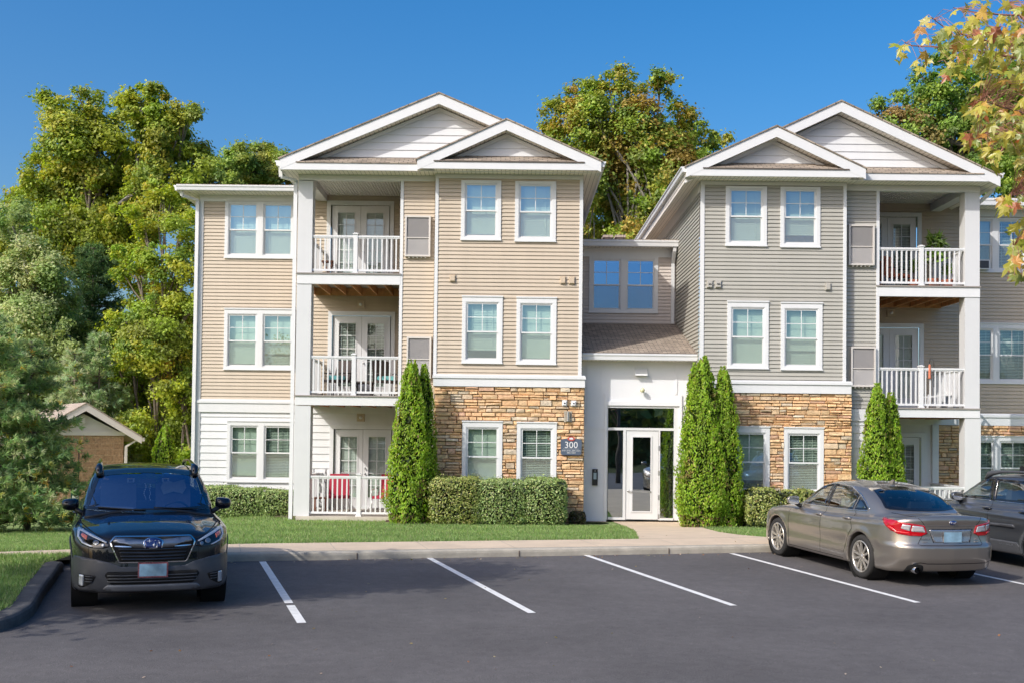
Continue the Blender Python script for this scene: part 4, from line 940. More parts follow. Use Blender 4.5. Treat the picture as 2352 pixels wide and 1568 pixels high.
# mulch beds
def bed(u0, u1, v, yb_, ):
    p0, p1 = Glawn(u0, v), Glawn(u1, v)
    n = 14; vs_, fs_ = [], []; 
    for i in range(n + 1):
        x = S(p0.x, p1.x, i / n); y0 = S(p0.y, p1.y, i / n) + .06 * math.sin(i * 2.1)
        for k in range(3): y = S(y0, yb_, k / 2); vs_.append((x, y, zlawn(x, y) + .012 + (.04 if 0 < k else 0)))
    for i in range(n):
        for k in range(2): a = i * 3 + k; fs_.append((a, a + 3, a + 4, a + 1))
    mb = MB(); mb.add(vs_, fs_); tag(mb.build('mulch_bed', M['mulch']), kind='structure')
bed(885, 1392, 1198.5, YF); bed(1592, 1990, 1208, YF); bed(455, 690, 1196, YB)
# parking lines
def stripe(far, near, w=.10, gap=None):
    a, b = G0(*far), G0(*near); d = (b - a); ln = d.length; d.normalize(); n = Vector((-d.y, d.x, 0)) * (w / 2)
    mb = MB(); segs = [(0, 1)] if gap is None else [(0, gap[0]), (gap[1], 1)]
    for s0, s1 in segs:
        for i in range(8):
            t0, t1 = s0 + (s1 - s0) * i / 8, s0 + (s1 - s0) * (i + 1) / 8; p, q = a + d * ln * t0, a + d * ln * t1
            mb.add([(c.x, c.y, zlot(c.x, c.y) + .005) for c in (p - n, p + n, q + n, q - n)], [(0, 3, 2, 1)])
    o = mb.build('parking_line', M['paint']); tag(o, kind='structure'); return o
stripe((603, 1289), (693, 1430), .105, (.745, .775)); stripe((985, 1280), (1222, 1407)); stripe((1340, 1272), (1685, 1390)); stripe((1680, 1270), (2108, 1383))
sd = G0(2108, 1383) - G0(1680, 1270); ws = (G0(1680, 1270) - G0(1340, 1272)); ws = kd * 2.74
f5 = G0(1680, 1270) + ws; n5 = f5 + sd
mb = MB(); d = sd.normalized(); n = Vector((-d.y, d.x, 0)) * .05
for base in (0, 2.74, 5.48):
    p = f5 + kd * base; q = p + sd
    mb = MB(); mb.add([(c.x, c.y, zlot(c.x, c.y) + .005) for c in (p - n, p + n, q + n, q - n)], [(0, 3, 2, 1)]); tag(mb.build('parking_line', M['paint']), kind='structure')
# =================================================================== CARS: smooth implicit bodies, parts laid on them
def spl(xs, ys):
    xs, ys = np.array(xs, float), np.array(ys, float); dy = np.gradient(ys, xs)
    sec = np.diff(ys) / np.diff(xs)
    for i in range(1, len(xs) - 1): dy[i] = 0 if sec[i-1] * sec[i] <= 0 else 2 * sec[i-1] * sec[i] / (sec[i-1] + sec[i])
    dy[0], dy[-1] = sec[0], sec[-1]
    def f(x):
        x = np.clip(x, xs[0], xs[-1]); i = np.clip(np.searchsorted(xs, x) - 1, 0, len(xs) - 2); h = xs[i+1] - xs[i]; t = (x - xs[i]) / h
        return (1+2*t)*(1-t)**2*ys[i] + t*(1-t)**2*h*dy[i] + t*t*(3-2*t)*ys[i+1] + t*t*(t-1)*h*dy[i+1]
    return f
def smax(a, b, k): h = np.maximum(k - np.abs(a - b), 0) / k; return np.maximum(a, b) + h * h * k * .25
def smin(a, b, k): return -smax(-a, -b, k)
def sst(t): t = np.clip(t, 0, 1); return t * t * (3 - 2 * t)
def make_F(c):
    zt, zr, W, Wg, fz, rz, fp, rp, wx = (c[k] for k in ('zt', 'zr', 'W', 'Wg', 'fz', 'rz', 'fp', 'rp', 'wx'))
    def F(p):
        x, y, z = p[:, 0], np.abs(p[:, 1]), p[:, 2]
        e = .01
        s = (zt(x + e) - zt(x - e)) / (2 * e)
        a = (z - (zt(x) - c['crown'](y))) / np.sqrt(1 + s * s)
        pl = c['plan'](x)
        w = W(z) * pl
        for ax in wx:
            r = np.hypot(x - ax, z - c['rt']); w = w + c['flare'] * sst(1 - np.abs(r - c['rw'] - .02) / .10)
        # character line
        w = w + .010 * sst(1 - np.abs(z - c['line'](x)) / .05) - .012 * sst(1 - np.abs(z - c['hollow']) / .18)
        b = y - w
        f = (x - (fz(z) - fp(y))) / np.sqrt(1 + 1.2 * (y / .9) ** 6)
        g = ((-rz(z) + rp(y)) - x) / np.sqrt(1 + .8 * (y / .9) ** 6)
        lo = smax(smax(a, b, .09), smax(f, g, .01), .10); lo = smax(lo, c['zb'](x) - z, .05)
        xs = x + c['wcurve'] * y * y * np.tanh((x - c['mid']) / .4)
        s2 = (zr(xs + e) - zr(xs - e)) / (2 * e)
        ga = (z - (zr(xs) - c['rcrown'] * (y / .6) ** 2)) / np.sqrt(1 + s2 * s2)
        gb = (y - Wg(z) * c['gplan'](x)) * .93
        gh = smax(ga, gb, c['kroof']); gh = smax(gh, .8 - z, .02)
        v = smin(lo, gh, .035)
        for ax in wx:
            r = np.hypot(x - ax, z - c['rt']); well = np.maximum(r - c['rw'], c['win'] - y); v = smax(v, -well, .012)
        return v
    return F
def grad(F, p, e=.004):
    g = np.stack([F(p + d) - F(p - d) for d in np.eye(3) * e], 1) / (2 * e); return g
def nets(F, lo, hi, h):
    ax = [np.arange(l, u + h, h) for l, u in zip(lo, hi)]; n = [len(a) for a in ax]
    X, Y, Z = np.meshgrid(*ax, indexing='ij'); v = F(np.stack([X.ravel(), Y.ravel(), Z.ravel()], 1)).reshape(n); ins = v < 0
    cnt = sum(ins[i:n[0]-1+i, j:n[1]-1+j, k:n[2]-1+k].astype(np.int8) for i in (0, 1) for j in (0, 1) for k in (0, 1))
    act = (cnt > 0) & (cnt < 8); idx = -np.ones(act.shape, int); idx[act] = np.arange(act.sum()); I = np.argwhere(act)
    p = np.array(lo) + (I + .5) * h; p0 = p.copy()
    for _ in range(7):
        g = grad(F, p); f = F(p); st = f[:, None] * g / np.maximum((g * g).sum(1), .05)[:, None]
        ln = np.linalg.norm(st, axis=1, keepdims=True); st *= np.minimum(1, h * .5 / np.maximum(ln, 1e-9)); p = p - st
    d = p - p0; p = p0 + np.clip(d, -h * 1.1, h * 1.1)
    faces = []
    for a in range(3):
        b, c = (a + 1) % 3, (a + 2) % 3; sl0 = [slice(None)] * 3; sl1 = [slice(None)] * 3; sl0[a] = slice(0, -1); sl1[a] = slice(1, None)
        A, B = ins[tuple(sl0)], ins[tuple(sl1)]; E = np.argwhere(A != B); flip = A[tuple(E.T)]
        ok = (E[:, b] > 0) & (E[:, c] > 0) & (E[:, b] < n[b] - 1) & (E[:, c] < n[c] - 1); E, flip = E[ok], flip[ok]
        q = []
        for (db, dc) in ((-1, -1), (0, -1), (0, 0), (-1, 0)):
            t = E.copy(); t[:, b] += db; t[:, c] += dc; q.append(idx[tuple(t.T)])
        q = np.stack(q, 1); q[~flip] = q[~flip][:, ::-1]; faces.append(q)
    return p, np.concatenate(faces)
def inpoly(px, py, poly):
    r = np.zeros(len(px), bool); n = len(poly)
    for i in range(n):
        (x0, y0), (x1, y1) = poly[i], poly[(i + 1) % n]
        c = ((y0 > py) != (y1 > py)) & (px < (x1 - x0) * (py - y0) / ((y1 - y0) + 1e-12) + x0); r ^= c
    return r
def rounded(poly, r=.03, n=4):
    out = []; k = len(poly)
    for i in range(k):
        a, b, c = (Vector(poly[(i + d) % k]) for d in (-1, 0, 1)); u, w_ = (a - b), (c - b); l = min(r, u.length * .45, w_.length * .45)
        p, q = b + u.normalized() * l, b + w_.normalized() * l
        for t in range(n + 1): s_ = t / n; out.append(tuple((1 - s_) ** 2 * p + 2 * s_ * (1 - s_) * b + s_ * s_ * q))
    return out
def densify(poly, step):
    out = []
    for i in range(len(poly)):
        a, b = Vector(poly[i]), Vector(poly[(i + 1) % len(poly)]); n = max(1, int((b - a).length / step))
        out += [tuple(a.lerp(b, j / n)) for j in range(n)]
    return out
def inset(poly, d):
    k = len(poly); area = sum(poly[i][0] * poly[(i+1) % k][1] - poly[(i+1) % k][0] * poly[i][1] for i in range(k)); sg = 1 if area > 0 else -1; out = []
    for i in range(k):
        a, b, c = (Vector(poly[(i + t) % k]) for t in (-1, 0, 1)); u, w_ = (b - a).normalized(), (c - b).normalized(); n = Vector((-(u.y + w_.y), u.x + w_.x)) 
        if n.length < 1e-6: n = Vector((-u.y, u.x))
        n.normalize(); m_ = Vector((-u.y, u.x)); out.append(tuple(b + n * d * sg / max(.5, n.dot(m_))))
    return out
BODY = {}
class Car:
    def __init__(s, F, name, paint):
        s.F = F; s.root = empty(name); s.paint = paint
    def cast(s, q, axis, sgn, far):
        """q (n,2): coordinates in the two other axes; ray from outside toward the centre"""
        n = len(q); P_ = np.zeros((n, 3)); oth = [i for i in range(3) if i != axis]; P_[:, oth[0]], P_[:, oth[1]] = q[:, 0], q[:, 1]
        ts = np.linspace(far[0], far[1], 110); hit = np.full(n, np.nan); prev = None; done = np.zeros(n, bool); lo = np.zeros(n); hi = np.zeros(n)
        for t in ts:
            P_[:, axis] = t; v = s.F(P_) < 0
            new = v & ~done; 
            if prev is not None: lo[new] = prev; hi[new] = t
            done |= v; prev = t
        for _ in range(14):
            m_ = (lo + hi) / 2; P_[:, axis] = m_; v = s.F(P_) < 0; hi = np.where(v, m_, hi); lo = np.where(v, lo, m_)
        P_[:, axis] = hi; return P_, done
    def patch(s, name, outline, axis, sgn, mt, off=.005, step=.03, parent=None, thick=.0, holes=None, smooth=True):
        pl = densify(outline, step); px = np.array(pl); x0, y0 = px.min(0); x1, y1 = px.max(0)
        gx, gy = np.meshgrid(np.arange(x0 + step / 2, x1, step), np.arange(y0 + step / 2, y1, step)); g = np.stack([gx.ravel(), gy.ravel()], 1)
        ins_ = inpoly(g[:, 0], g[:, 1], pl)
        # keep grid points away from the border
        if len(g):
            d = np.min(np.hypot(g[:, None, 0] - px[None, :, 0], g[:, None, 1] - px[None, :, 1]), 1); ins_ &= d > step * .45
        pts = [Vector(p) for p in pl] + [Vector(p) for p in g[ins_]]; n = len(pl)
        edges = [(i, (i + 1) % n) for i in range(n)]
        vs_, _, fs_, *_ = delaunay_2d_cdt(pts, edges, [], 1, 1e-6)
        q = np.array([(v.x, v.y) for v in vs_]); cen = np.array([q[list(f)].mean(0) for f in fs_]); keep = inpoly(cen[:, 0], cen[:, 1], pl)
        far = (sgn * 2.75, 0.0) if axis != 1 else (sgn * 1.2, 0.0)
        if axis == 2: far = (2.2, .4)
        P_, ok = s.cast(q, axis, sgn, far)
        nrm = grad(s.F, P_); nrm /= np.linalg.norm(nrm, axis=1, keepdims=True) + 1e-9; P2 = P_ + nrm * off
        F_ = [tuple(f) for f, k in zip(fs_, keep) if k and all(ok[i] for i in f)]
        if not F_: return None
        # orient
        f0 = np.array([f[:3] for f in F_]); fn = np.cross(P2[f0[:, 1]] - P2[f0[:, 0]], P2[f0[:, 2]] - P2[f0[:, 0]]); dt = (fn * nrm[f0[:, 0]]).sum(1)
        F_ = [f if t > 0 else f[::-1] for f, t in zip(F_, dt)]
        V_ = [tuple(v) for v in P2]
        # skirt so the piece has an edge
        if off > .002:
            from collections import Counter
            cnt = Counter(); 
            for f in F_:
                for i in range(len(f)): cnt[(f[i], f[(i+1) % len(f)])] += 1
            b0 = len(V_); V_ += [tuple(v) for v in (P_ - nrm * .004)]; nf = len(F_)
            sk = [(a, a + b0, b + b0, b) for (a, b) in cnt if (b, a) not in cnt]
        else: sk = []
        me = bpy.data.meshes.new(name); me.from_pydata(V_, [], F_ + sk); me.update(); me.materials.append(mt)
        me.polygons.foreach_set('use_smooth', [smooth] * len(F_) + [False] * len(sk))
        o = bpy.data.objects.new(name, me); COL.objects.link(o); o.parent = parent or s.root; 
        return o
    def both(s, name, outline, axis, sgn, mt, **k):
        """axis 0: outline in (y,z) mirrored in y; axis 1: outline in (x,z) both sides"""
        if axis == 0: return [s.patch(name, outline, 0, sgn, mt, **k), s.patch(name, [(-a, b) for a, b in outline], 0, sgn, mt, **k)]
        return [s.patch(name, outline, 1, 1, mt, **k), s.patch(name, outline, 1, -1, mt, **k)]
    def body(s, lo, hi, h, cuts, key=None):
        if key in BODY:
            me = BODY[key].copy(); me.materials.clear(); me.materials.append(s.paint); o = bpy.data.objects.new('body', me); COL.objects.link(o); o.parent = s.root; return o
        p, f = nets(s.F, lo, hi, h); c = p[f].mean(1); kill = np.zeros(len(f), bool)
        for poly, axis, cond in cuts:
            a, b = [i for i in range(3) if i != axis]; kill |= inpoly(c[:, a], c[:, b], poly) & cond(c)
        f = f[~kill]
        nr = grad(s.F, p)
        o = np_mesh('body', p, f, s.paint, s.root, smooth=True); BODY[key] = o.data
        return o
def strip(pts, w): # polyline -> thin outline
    pts = [Vector(p) for p in pts]; a, b = [], []
    for i, p in enumerate(pts):
        d = (pts[min(i+1, len(pts)-1)] - pts[max(i-1, 0)]).normalized(); n = Vector((-d.y, d.x)) * w / 2; a.append(tuple(p + n)); b.append(tuple(p - n))
    return a + b[::-1]
M['tyre'] = mat('tyre_rubber', (.022, .021, .02), .85, var=.2, scale=12, bump=.3, bscale=60)
M['alloy'] = mat('alloy_wheel', (.62, .58, .52), .3, metal=.75, var=.12, scale=9, coat=.4)
M['gloss'] = mat('gloss_black', (.006, .006, .007), .08, coat=.6)
M['clad'] = mat('grey_cladding', (.060, .063, .070), .42, var=.12, scale=6, bump=.08, bscale=300)
M['chrome'] = mat('chrome', (.78, .78, .80), .12, metal=1)
M['satin'] = mat('satin_silver', (.30, .32, .35), .28, metal=.8)
M['cavity'] = mat('cavity', (.004, .004, .004), .9)
M['lens_red'] = mat('red_lens', (.40, .003, .010), .08, coat=1); M['lens_red2'] = mat('red_lens_inner', (.85, .03, .03), .15, coat=1)
M['lens_clear'] = mat('clear_lens', (.62, .60, .60), .12, coat=1, metal=.4); M['lens_amber'] = mat('amber_lens', (.75, .16, .06), .15, coat=1)
M['lens_fog'] = mat('fog_lens', (.50, .53, .56), .1, coat=1, metal=.3)
M['plate'] = mat('licence_plate', (.22, .36, .46), .4, var=.35, scale=5); M['plate_red'] = mat('plate_frame', (.22, .07, .08), .5, var=.8, scale=60)
M['badge'] = mat('badge_blue', (.008, .02, .12), .1, coat=1)
M['car_glass'] = glass_mat('car_glass', .24, (.55, .62, .58)); M['car_glass_dark'] = glass_mat('dark_car_glass', .14, (.16, .20, .26)); M['windscreen'] = glass_mat('windscreen_glass', .30, (.84, .90, .95), gcol=(.45, .70, 1.0)); M['car_glass_side'] = glass_mat('side_glass', .18, (.45, .52, .48))  # windscreen gloss tinted blue in place of a bluer mirrored sky
M['seat_dark'] = fabric('dark_seat', (.16, .15, .18)); M['seat_cream'] = fabric('cream_seat', (.55, .50, .42)); M['liner'] = mat('cabin_liner', (.09, .088, .085), .9)
def paint(name, c, metal, rough, spec=.5): return mat(name, c, rough, metal=metal, coat=1.0, coat_rough=.015, var=.02, scale=300, spec=spec)
M['p_black'] = paint('black_paint', (.0025, .004, .010), .0, .4, .1); M['p_tan'] = paint('tan_metallic_paint', (.37, .33, .285), .82, .30); M['p_grey'] = paint('grey_metallic_paint', (.13, .14, .16), .8, .30)
def wheel(parent, x, y, rt, w, rim_r, side, spokes=10):
    t = MB(); hw = w / 2
    t.lathe([(rim_r - .005, -hw * .86), (rim_r + .012, -hw * .98), (rt - .05, -hw), (rt - .018, -hw * .93), (rt - .004, -hw * .72), (rt, -hw * .4), (rt, hw * .4), (rt - .004, hw * .72), (rt - .018, hw * .93), (rt - .05, hw), (rim_r + .012, hw * .98), (rim_r - .005, hw * .86)], (0, 0, 0), 48, 'y')
    wo_ = empty('wheel', (x, y, rt), parent=parent)
    t.build('tyre', M['tyre'], wo_)
    r = MB(); s = side
    r.lathe([(rim_r + .004, s * hw * .90), (rim_r + .002, s * hw * .99), (rim_r - .016, s * hw * .98), (rim_r - .022, s * hw * .8), (rim_r - .03, -s * hw * .7)], (0, 0, 0), 48, 'y')
    r.lathe([(0, s * hw * .86), (.03, s * hw * .86), (.034, s * hw * .80), (.06, s * hw * .78), (.065, s * hw * .6)], (0, 0, 0), 24, 'y')
    for k in range(spokes):
        a0 = 2 * math.pi * (k + .5) / spokes; sp = .115 if k % 2 else .115
        a1 = a0 + (.06 if k % 2 else -.06)
        def pt(rad, ang, yy): return (rad * math.cos(ang), s * yy, rad * math.sin(ang))
        ri, ro = .045, rim_r - .012; d = .5 * .62 / spokes * 2.9
        v8 = [pt(ri, a0 - .32, hw * .66), pt(ri, a0 + .32, hw * .66), pt(ro, a1 + d, hw * .78), pt(ro, a1 - d, hw * .78), pt(ri, a0 - .28, hw * .84), pt(ri, a0 + .28, hw * .84), pt(ro, a1 + d * .8, hw * .93), pt(ro, a1 - d * .8, hw * .93)]
        r.hexa(v8)
    r.build('rim', M['alloy'], wo_)
    b = MB(); b.lathe([(0, s * .0), (rim_r - .05, s * .0), (rim_r - .05, -s * .03), (0, -s * .03)], (0, 0, 0), 32, 'y'); b.build('brake_disc', M['cavity'], wo_)
    return wo_
def seat(parent, x, y, z, mt, w=.48, head=True):
    mb = MB(); mb.box(x - .25, x + .27, y - w / 2, y + w / 2, z - .12, z + .02)
    bk = [(x - .22, z), (x - .12, z), (x - .20, z + .30), (x - .30, z + .60), (x - .40, z + .60), (x - .36, z + .2)]
    mb.prism(bk, 'y', y - w / 2 + .02, y + w / 2 - .02)
    if head: mb.prism([(x - .30, z + .63), (x - .28, z + .70), (x - .31, z + .81), (x - .39, z + .82), (x - .42, z + .70), (x - .40, z + .63)], 'y', y - .13, y + .13); mb.box(x - .36, x - .345, y - .06, y + .06, z + .59, z + .65)
    return mb.build('seat', mt, parent)
def interior(car, zf, dash_x, zd, rows, mt, xr, w=.66):
    mb = MB(); mb.box(xr, dash_x + .5, -w, w, zf - .05, zf); mb.hexa([(dash_x - .05, -w, zf), (dash_x + .55, -w, zf), (dash_x + .55, w, zf), (dash_x - .05, w, zf), (dash_x, -w, zd - .05), (dash_x + .55, -w, zd - .06), (dash_x + .55, w, zd - .06), (dash_x, w, zd - .05)])
    mb.box(xr - .3, xr, -w, w, zf, zd - .05); mb.build('cabin', M['liner'], car.root)
    for x, ys, wd in rows:
        for y in ys: seat(car.root, x, y, zf + .30, mt, wd)
    mb = MB(); c = Vector((dash_x - .14, .36, zd - .02)); ring = [c + Vector((.10 * math.sin(t), .185 * math.cos(t), .16 * math.sin(t))) for t in np.linspace(0, 2 * math.pi, 25)]
    mb.tube(ring, .014, 8); mb.beam(ring[0], ring[12], .03, .02); mb.build('steering_wheel', M['black'], car.root)
def mirror(car, x, y, z, s, mt, size=(.14, .24, .15)):
    """door mirror on side s, rounded housing with a glass facing back"""
    n = 16; vs_, fs_ = [], []
    a, b, c_ = size[0] / 2, size[1] / 2, size[2] / 2
    rings = [(-1.0, .90), (-.85, .98), (-.4, 1.0), (.1, .93), (.6, .72), (.95, .30), (1.0, .02)]
    for h, k in rings:
        for j in range(n):
            t = 2 * math.pi * j / n; ct, st = math.cos(t), math.sin(t)
            yy = abs(ct) ** .55 * math.copysign(1, ct) * b * k; zz_ = abs(st) ** .6 * math.copysign(1, st) * c_ * k * (1 - .18 * (ct * s))
            vs_.append((x + h * a, y + s * (b * .0) + yy, z + zz_))
    for i in range(len(rings) - 1):
        for j in range(n): j2 = (j + 1) % n; fs_.append((i*n+j, i*n+j2, (i+1)*n+j2, (i+1)*n+j))
    mb = MB(); mb.add(vs_, fs_, 0, True); mb.add([vs_[j] for j in range(n)], [tuple(range(n))], 1)
    mb.tube([(x + .02, y - s * b * .6, z - c_ * .7), (x + .03, y - s * b * 1.25, z - c_ * 1.25), (x + .03, y - s * (b + .07), z - c_ * 1.45)], [.03, .032, .034], 8, 2)
    return mb.build('door_mirror', [mt, M['chrome'], M['black']], car.root)
def handle(car, x, z, s, mt):
    P_, ok = car.cast(np.array([[x, z]]), 1, s, (s * 1.2, 0)); y = P_[0, 1]
    mb = MB(); pts = [(x - .11, y - s * .005, z), (x - .08, y + s * .03, z + .002), (x, y + s * .038, z + .004), (x + .08, y + s * .03, z + .002), (x + .11, y - s * .005, z)]
    mb.tube(pts, [.012, .015, .016, .015, .012], 8); return mb.build('door_handle', mt, car.root)
def star_badge(car, y0, z0, axis_s, r=(.062, .031), off=.03):
    mk = lambda k: [(y0 + r[0] * k * math.cos(t), z0 + r[1] * k * math.sin(t)) for t in np.linspace(0, 2 * math.pi, 25)[:-1]]
    o = car.patch('badge', mk(1.0), 0, axis_s, M['chrome'], off=off, step=.02); 
    car.patch('badge_field', mk(.86), 0, axis_s, M['badge'], off=off + .003, step=.02, parent=o)
    def st(cy_, cz_, s_, w_=.22): return [(cy_ + (s_ if k % 2 == 0 else s_ * w_) * math.cos(k * math.pi / 4), cz_ + (s_ if k % 2 == 0 else s_ * w_) * .9 * math.sin(k * math.pi / 4)) for k in range(8)]
    g = axis_s   # mirrored when seen from behind
    for (a, b, c) in ((-.38, .12, .30), (.18, .30, .12), (.52, .15, .12), (.05, -.25, .12), (.34, -.32, .12), (.60, -.18, .11)):
        car.patch('star', st(y0 + g * a * r[0], z0 + b * r[1], c * r[0]), 0, axis_s, M['trim'], off=off + .0055, step=.02, parent=o)
# ------------------------------------------------------------------ the estate (crossover) shape
def suv_conf():
    return dict(
        zt=spl([-2.6, -2.2, -1.5, 0, .9, 1.15, 1.6, 2.0, 2.2, 2.35], [1.12, 1.13, 1.13, 1.10, 1.085, 1.075, 1.03, .965, .915, .84]),
        zr=spl([-2.75, -2.45, -2.2, -1.9, -1.2, -.5, .05, .32, .7, 1.12, 1.5], [.72, 1.08, 1.40, 1.54, 1.60, 1.625, 1.60, 1.53, 1.31, 1.06, .80]),
        W=spl([.15, .3, .5, .75, .92, 1.02, 1.12, 1.3], [.865, .905, .925, .93, .915, .885, .84, .80]),
        Wg=spl([.8, 1.1, 1.55, 1.7], [.86, .815, .675, .625]), crown=lambda y: .045 * (y / .8) ** 2 + .022 * sst((y - .46) / .16),
        plan=spl([-2.6, -2.2, -1.4, 0, 1.2, 1.8, 2.1, 2.4], [.86, .945, .99, 1.0, 1.0, .985, .95, .88]), gplan=spl([-2.6, -1.8, -.8, .3, 1.0], [.86, .93, .985, 1.0, .97]),
        fz=spl([.1, .22, .32, .48, .62, .78, .90, 1.0], [2.12, 2.22, 2.275, 2.30, 2.285, 2.265, 2.20, 2.05]), fp=spl([0, .3, .5, .65, .78, .88, .95], [0, .015, .05, .11, .22, .42, .75]),
        rz=spl([.1, .25, .45, .7, .9, 1.1], [2.40, 2.50, 2.56, 2.54, 2.50, 2.46]), rp=spl([0, .4, .65, .8, .92], [0, .03, .09, .20, .45]),
        wx=(1.37, -1.375), rt=.352, rw=.405, win=.60, flare=.012, line=lambda x: .90 + .02 * x, hollow=.62, zb=lambda x: .235 + 0 * x, wcurve=.16, mid=-.6, rcrown=.04, kroof=.085)
def sedan_conf():
    return dict(
        zt=spl([-2.5, -2.38, -2.15, -1.7, -1.2, 0, .9, 1.2, 1.6, 2.0, 2.2, 2.4], [.98, 1.055, 1.035, 1.02, .99, .95, .965, .955, .905, .82, .75, .66]),
        zr=spl([-2.3, -2.0, -1.75, -1.4, -1.05, -.75, -.35, .0, .3, .7, 1.1, 1.4], [.79, .93, 1.055, 1.235, 1.36, 1.415, 1.442, 1.432, 1.375, 1.17, .965, .78]),
        W=spl([.12, .25, .45, .65, .82, .93, 1.02, 1.2], [.86, .895, .915, .92, .905, .87, .82, .78]),
        Wg=spl([.8, .98, 1.42, 1.6], [.82, .785, .585, .51]), crown=lambda y: .05 * (y / .8) ** 2,
        plan=spl([-2.5, -2.2, -1.4, 0, 1.2, 1.8, 2.1, 2.4], [.90, .95, .995, 1.0, 1.0, .98, .94, .86]), gplan=spl([-2.2, -1.5, -.7, .3, 1.0], [.80, .90, .985, 1.0, .96]),
        fz=spl([.1, .2, .35, .5, .7, .85], [2.22, 2.33, 2.37, 2.37, 2.32, 2.2]), fp=spl([0, .3, .5, .65, .78, .88, .95], [0, .03, .09, .18, .32, .52, .8]),
        rz=spl([.1, .22, .34, .42, .58, .64, .85, 1.0, 1.06], [2.26, 2.33, 2.39, 2.42, 2.43, 2.385, 2.36, 2.385, 2.37]), rp=spl([0, .4, .6, .75, .86, .93], [0, .035, .085, .18, .34, .58]),
        wx=(1.375, -1.375), rt=.335, rw=.375, win=.60, flare=.010, line=lambda x: .835 - .025 * x, hollow=.50, zb=lambda x: .20 + .02 * sst((-x - 1.9) / .4), wcurve=.15, mid=-.5, rcrown=.05, kroof=.11)
def build_suv(name, paint_m, kind):
    F = make_F(suv_conf()); c = Car(F, name, paint_m)
    ws = rounded([(-.785, 1.105), (-.50, 1.085), (0, 1.075), (.50, 1.085), (.785, 1.105), (.635, 1.52), (.3, 1.565), (0, 1.575), (-.3, 1.565), (-.635, 1.52)], .04)
    fw = rounded([(.86, 1.125), (.80, 1.17), (.20, 1.475), (-.02, 1.515), (-.10, 1.135)], .03)
    rw_ = rounded([(-.19, 1.135), (-.13, 1.515), (-.80, 1.515), (-1.02, 1.49), (-1.05, 1.14)], .03)
    qw = rounded([(-1.14, 1.145), (-1.12, 1.485), (-1.60, 1.46), (-1.98, 1.38), (-2.02, 1.30), (-1.95, 1.17)], .04)
    rg = rounded([(-.66, 1.10), (.66, 1.10), (.55, 1.45), (-.55, 1.45)], .06)
    cuts = [(inset(ws, .028), 0, lambda q: (q[:, 0] > .1) & (q[:, 2] > 1.06)), (inset(rg, .03), 0, lambda q: q[:, 0] < -2.0)]
    for w_ in (fw, rw_, qw): cuts.append((inset(w_, .026), 1, lambda q: np.abs(q[:, 1]) > .45))
    c.body((-2.68, -1.02, .14), (2.42, 1.02, 1.72), .024, cuts, 'suv')
    c.patch('windscreen', ws, 0, 1, M['windscreen'], off=.004, step=.05); 
    for i, (o_, n_) in enumerate(((ws, 'windscreen'),)):
        ring = inset(ws, .045)
    def border(outline, axis, sg, d, mt, off=.006, step=.03):
        # ring as four-ish strips: outline joined to inset
        o2 = densify(outline, step); i2 = inset(o2, d); n = len(o2)
        q = np.array(o2 + i2); far = (sg * 2.75, 0.0) if axis == 0 else (sg * 1.2, 0.0); P_, ok = c.cast(q, axis, sg, far); nn = grad(F, P_); nn /= np.linalg.norm(nn, axis=1, keepdims=True); P_ = P_ + nn * off
        fs_ = [(i, (i + 1) % n, n + (i + 1) % n, n + i) for i in range(n) if ok[[i, (i + 1) % n, n + i, n + (i + 1) % n]].all()]
        mb = MB(); mb.add([tuple(v) for v in P_], fs_, 0, True); return mb.build('window_seal', mt, c.root)
    c.border = border
    border(ws, 0, 1, .04, M['gloss'])
    c.patch('rear_window', rg, 0, -1, M['car_glass_dark'], off=.004, step=.05); border(rg, 0, -1, .04, M['gloss'])
    for w_ in (fw, rw_, qw):
        c.both('side_window', w_, 1, 1, M['car_glass_side'], off=.004, step=.05)
        for sg in (1, -1): border(w_, 1, sg, .036, M['gloss'])
    for sg in (1, -1):   # bright strip under the glass, pillar
        c.patch('pillar_trim', [(-.10, 1.13), (-.19, 1.13), (-.13, 1.52), (-.02, 1.52)], 1, sg, M['gloss'], off=.0045, step=.04)
    interior(c, .45, .55, 1.02, [(.05, (.36, -.36), .5), (-.85, (.40, -.40), .42)], M['seat_dark'], -1.9)
    # wheels, wells
    for x in (1.37, -1.375):
        for s in (1, -1): wheel(c.root, x, s * .795, .352, .225, .245, s)
    mb = MB(); 
    for x in (1.37, -1.375):
        for s in (1, -1): mb.lathe([(.41, s * .60), (.41, s * .90)], (x, 0, .352), 32, 'y')
    mb.box(-2.3, 2.1, -.60, .60, .24, .40); mb.build('underbody', M['cavity'], c.root)
    for s in (1, -1):
        mirror(c, .66, s * .955, 1.15, s, paint_m, (.15, .21, .155))
        for hx in (-.02 - .08, -.98): handle(c, hx, .985, s, paint_m if kind == 'front' else M['gloss'])
    # roof rails
    for s in (1, -1):
        mb = MB(); P_, _ = c.cast(np.array([[x, s * .60] for x in (.20, .0, -.6, -1.2, -1.75, -1.95)]), 2, 1, (2.2, .4)); zs = P_[:, 2]
        xs_ = (.20, .0, -.6, -1.2, -1.75, -1.95)
        mb.tube([(xs_[0] + .07, s * .61, zs[0] - .03), (xs_[0] - .02, s * .615, zs[0] + .075), (xs_[0] - .12, s * .61, zs[0] + .10), (xs_[1] - .1, s * .60, zs[1] + .085), (xs_[2], s * .60, zs[2] + .085), (xs_[3], s * .60, zs[3] + .09), (xs_[4], s * .60, zs[4] + .08), (xs_[5], s * .60, zs[5] - .02)], [.035, .055, .045, .03, .02, .02, .03, .03], 8)
        mb.build('roof_rail', M['gloss'] if kind == 'front' else M['clad'], c.root)
    # seams
    for x0 in ((.93, .90, .88), ):
        pass
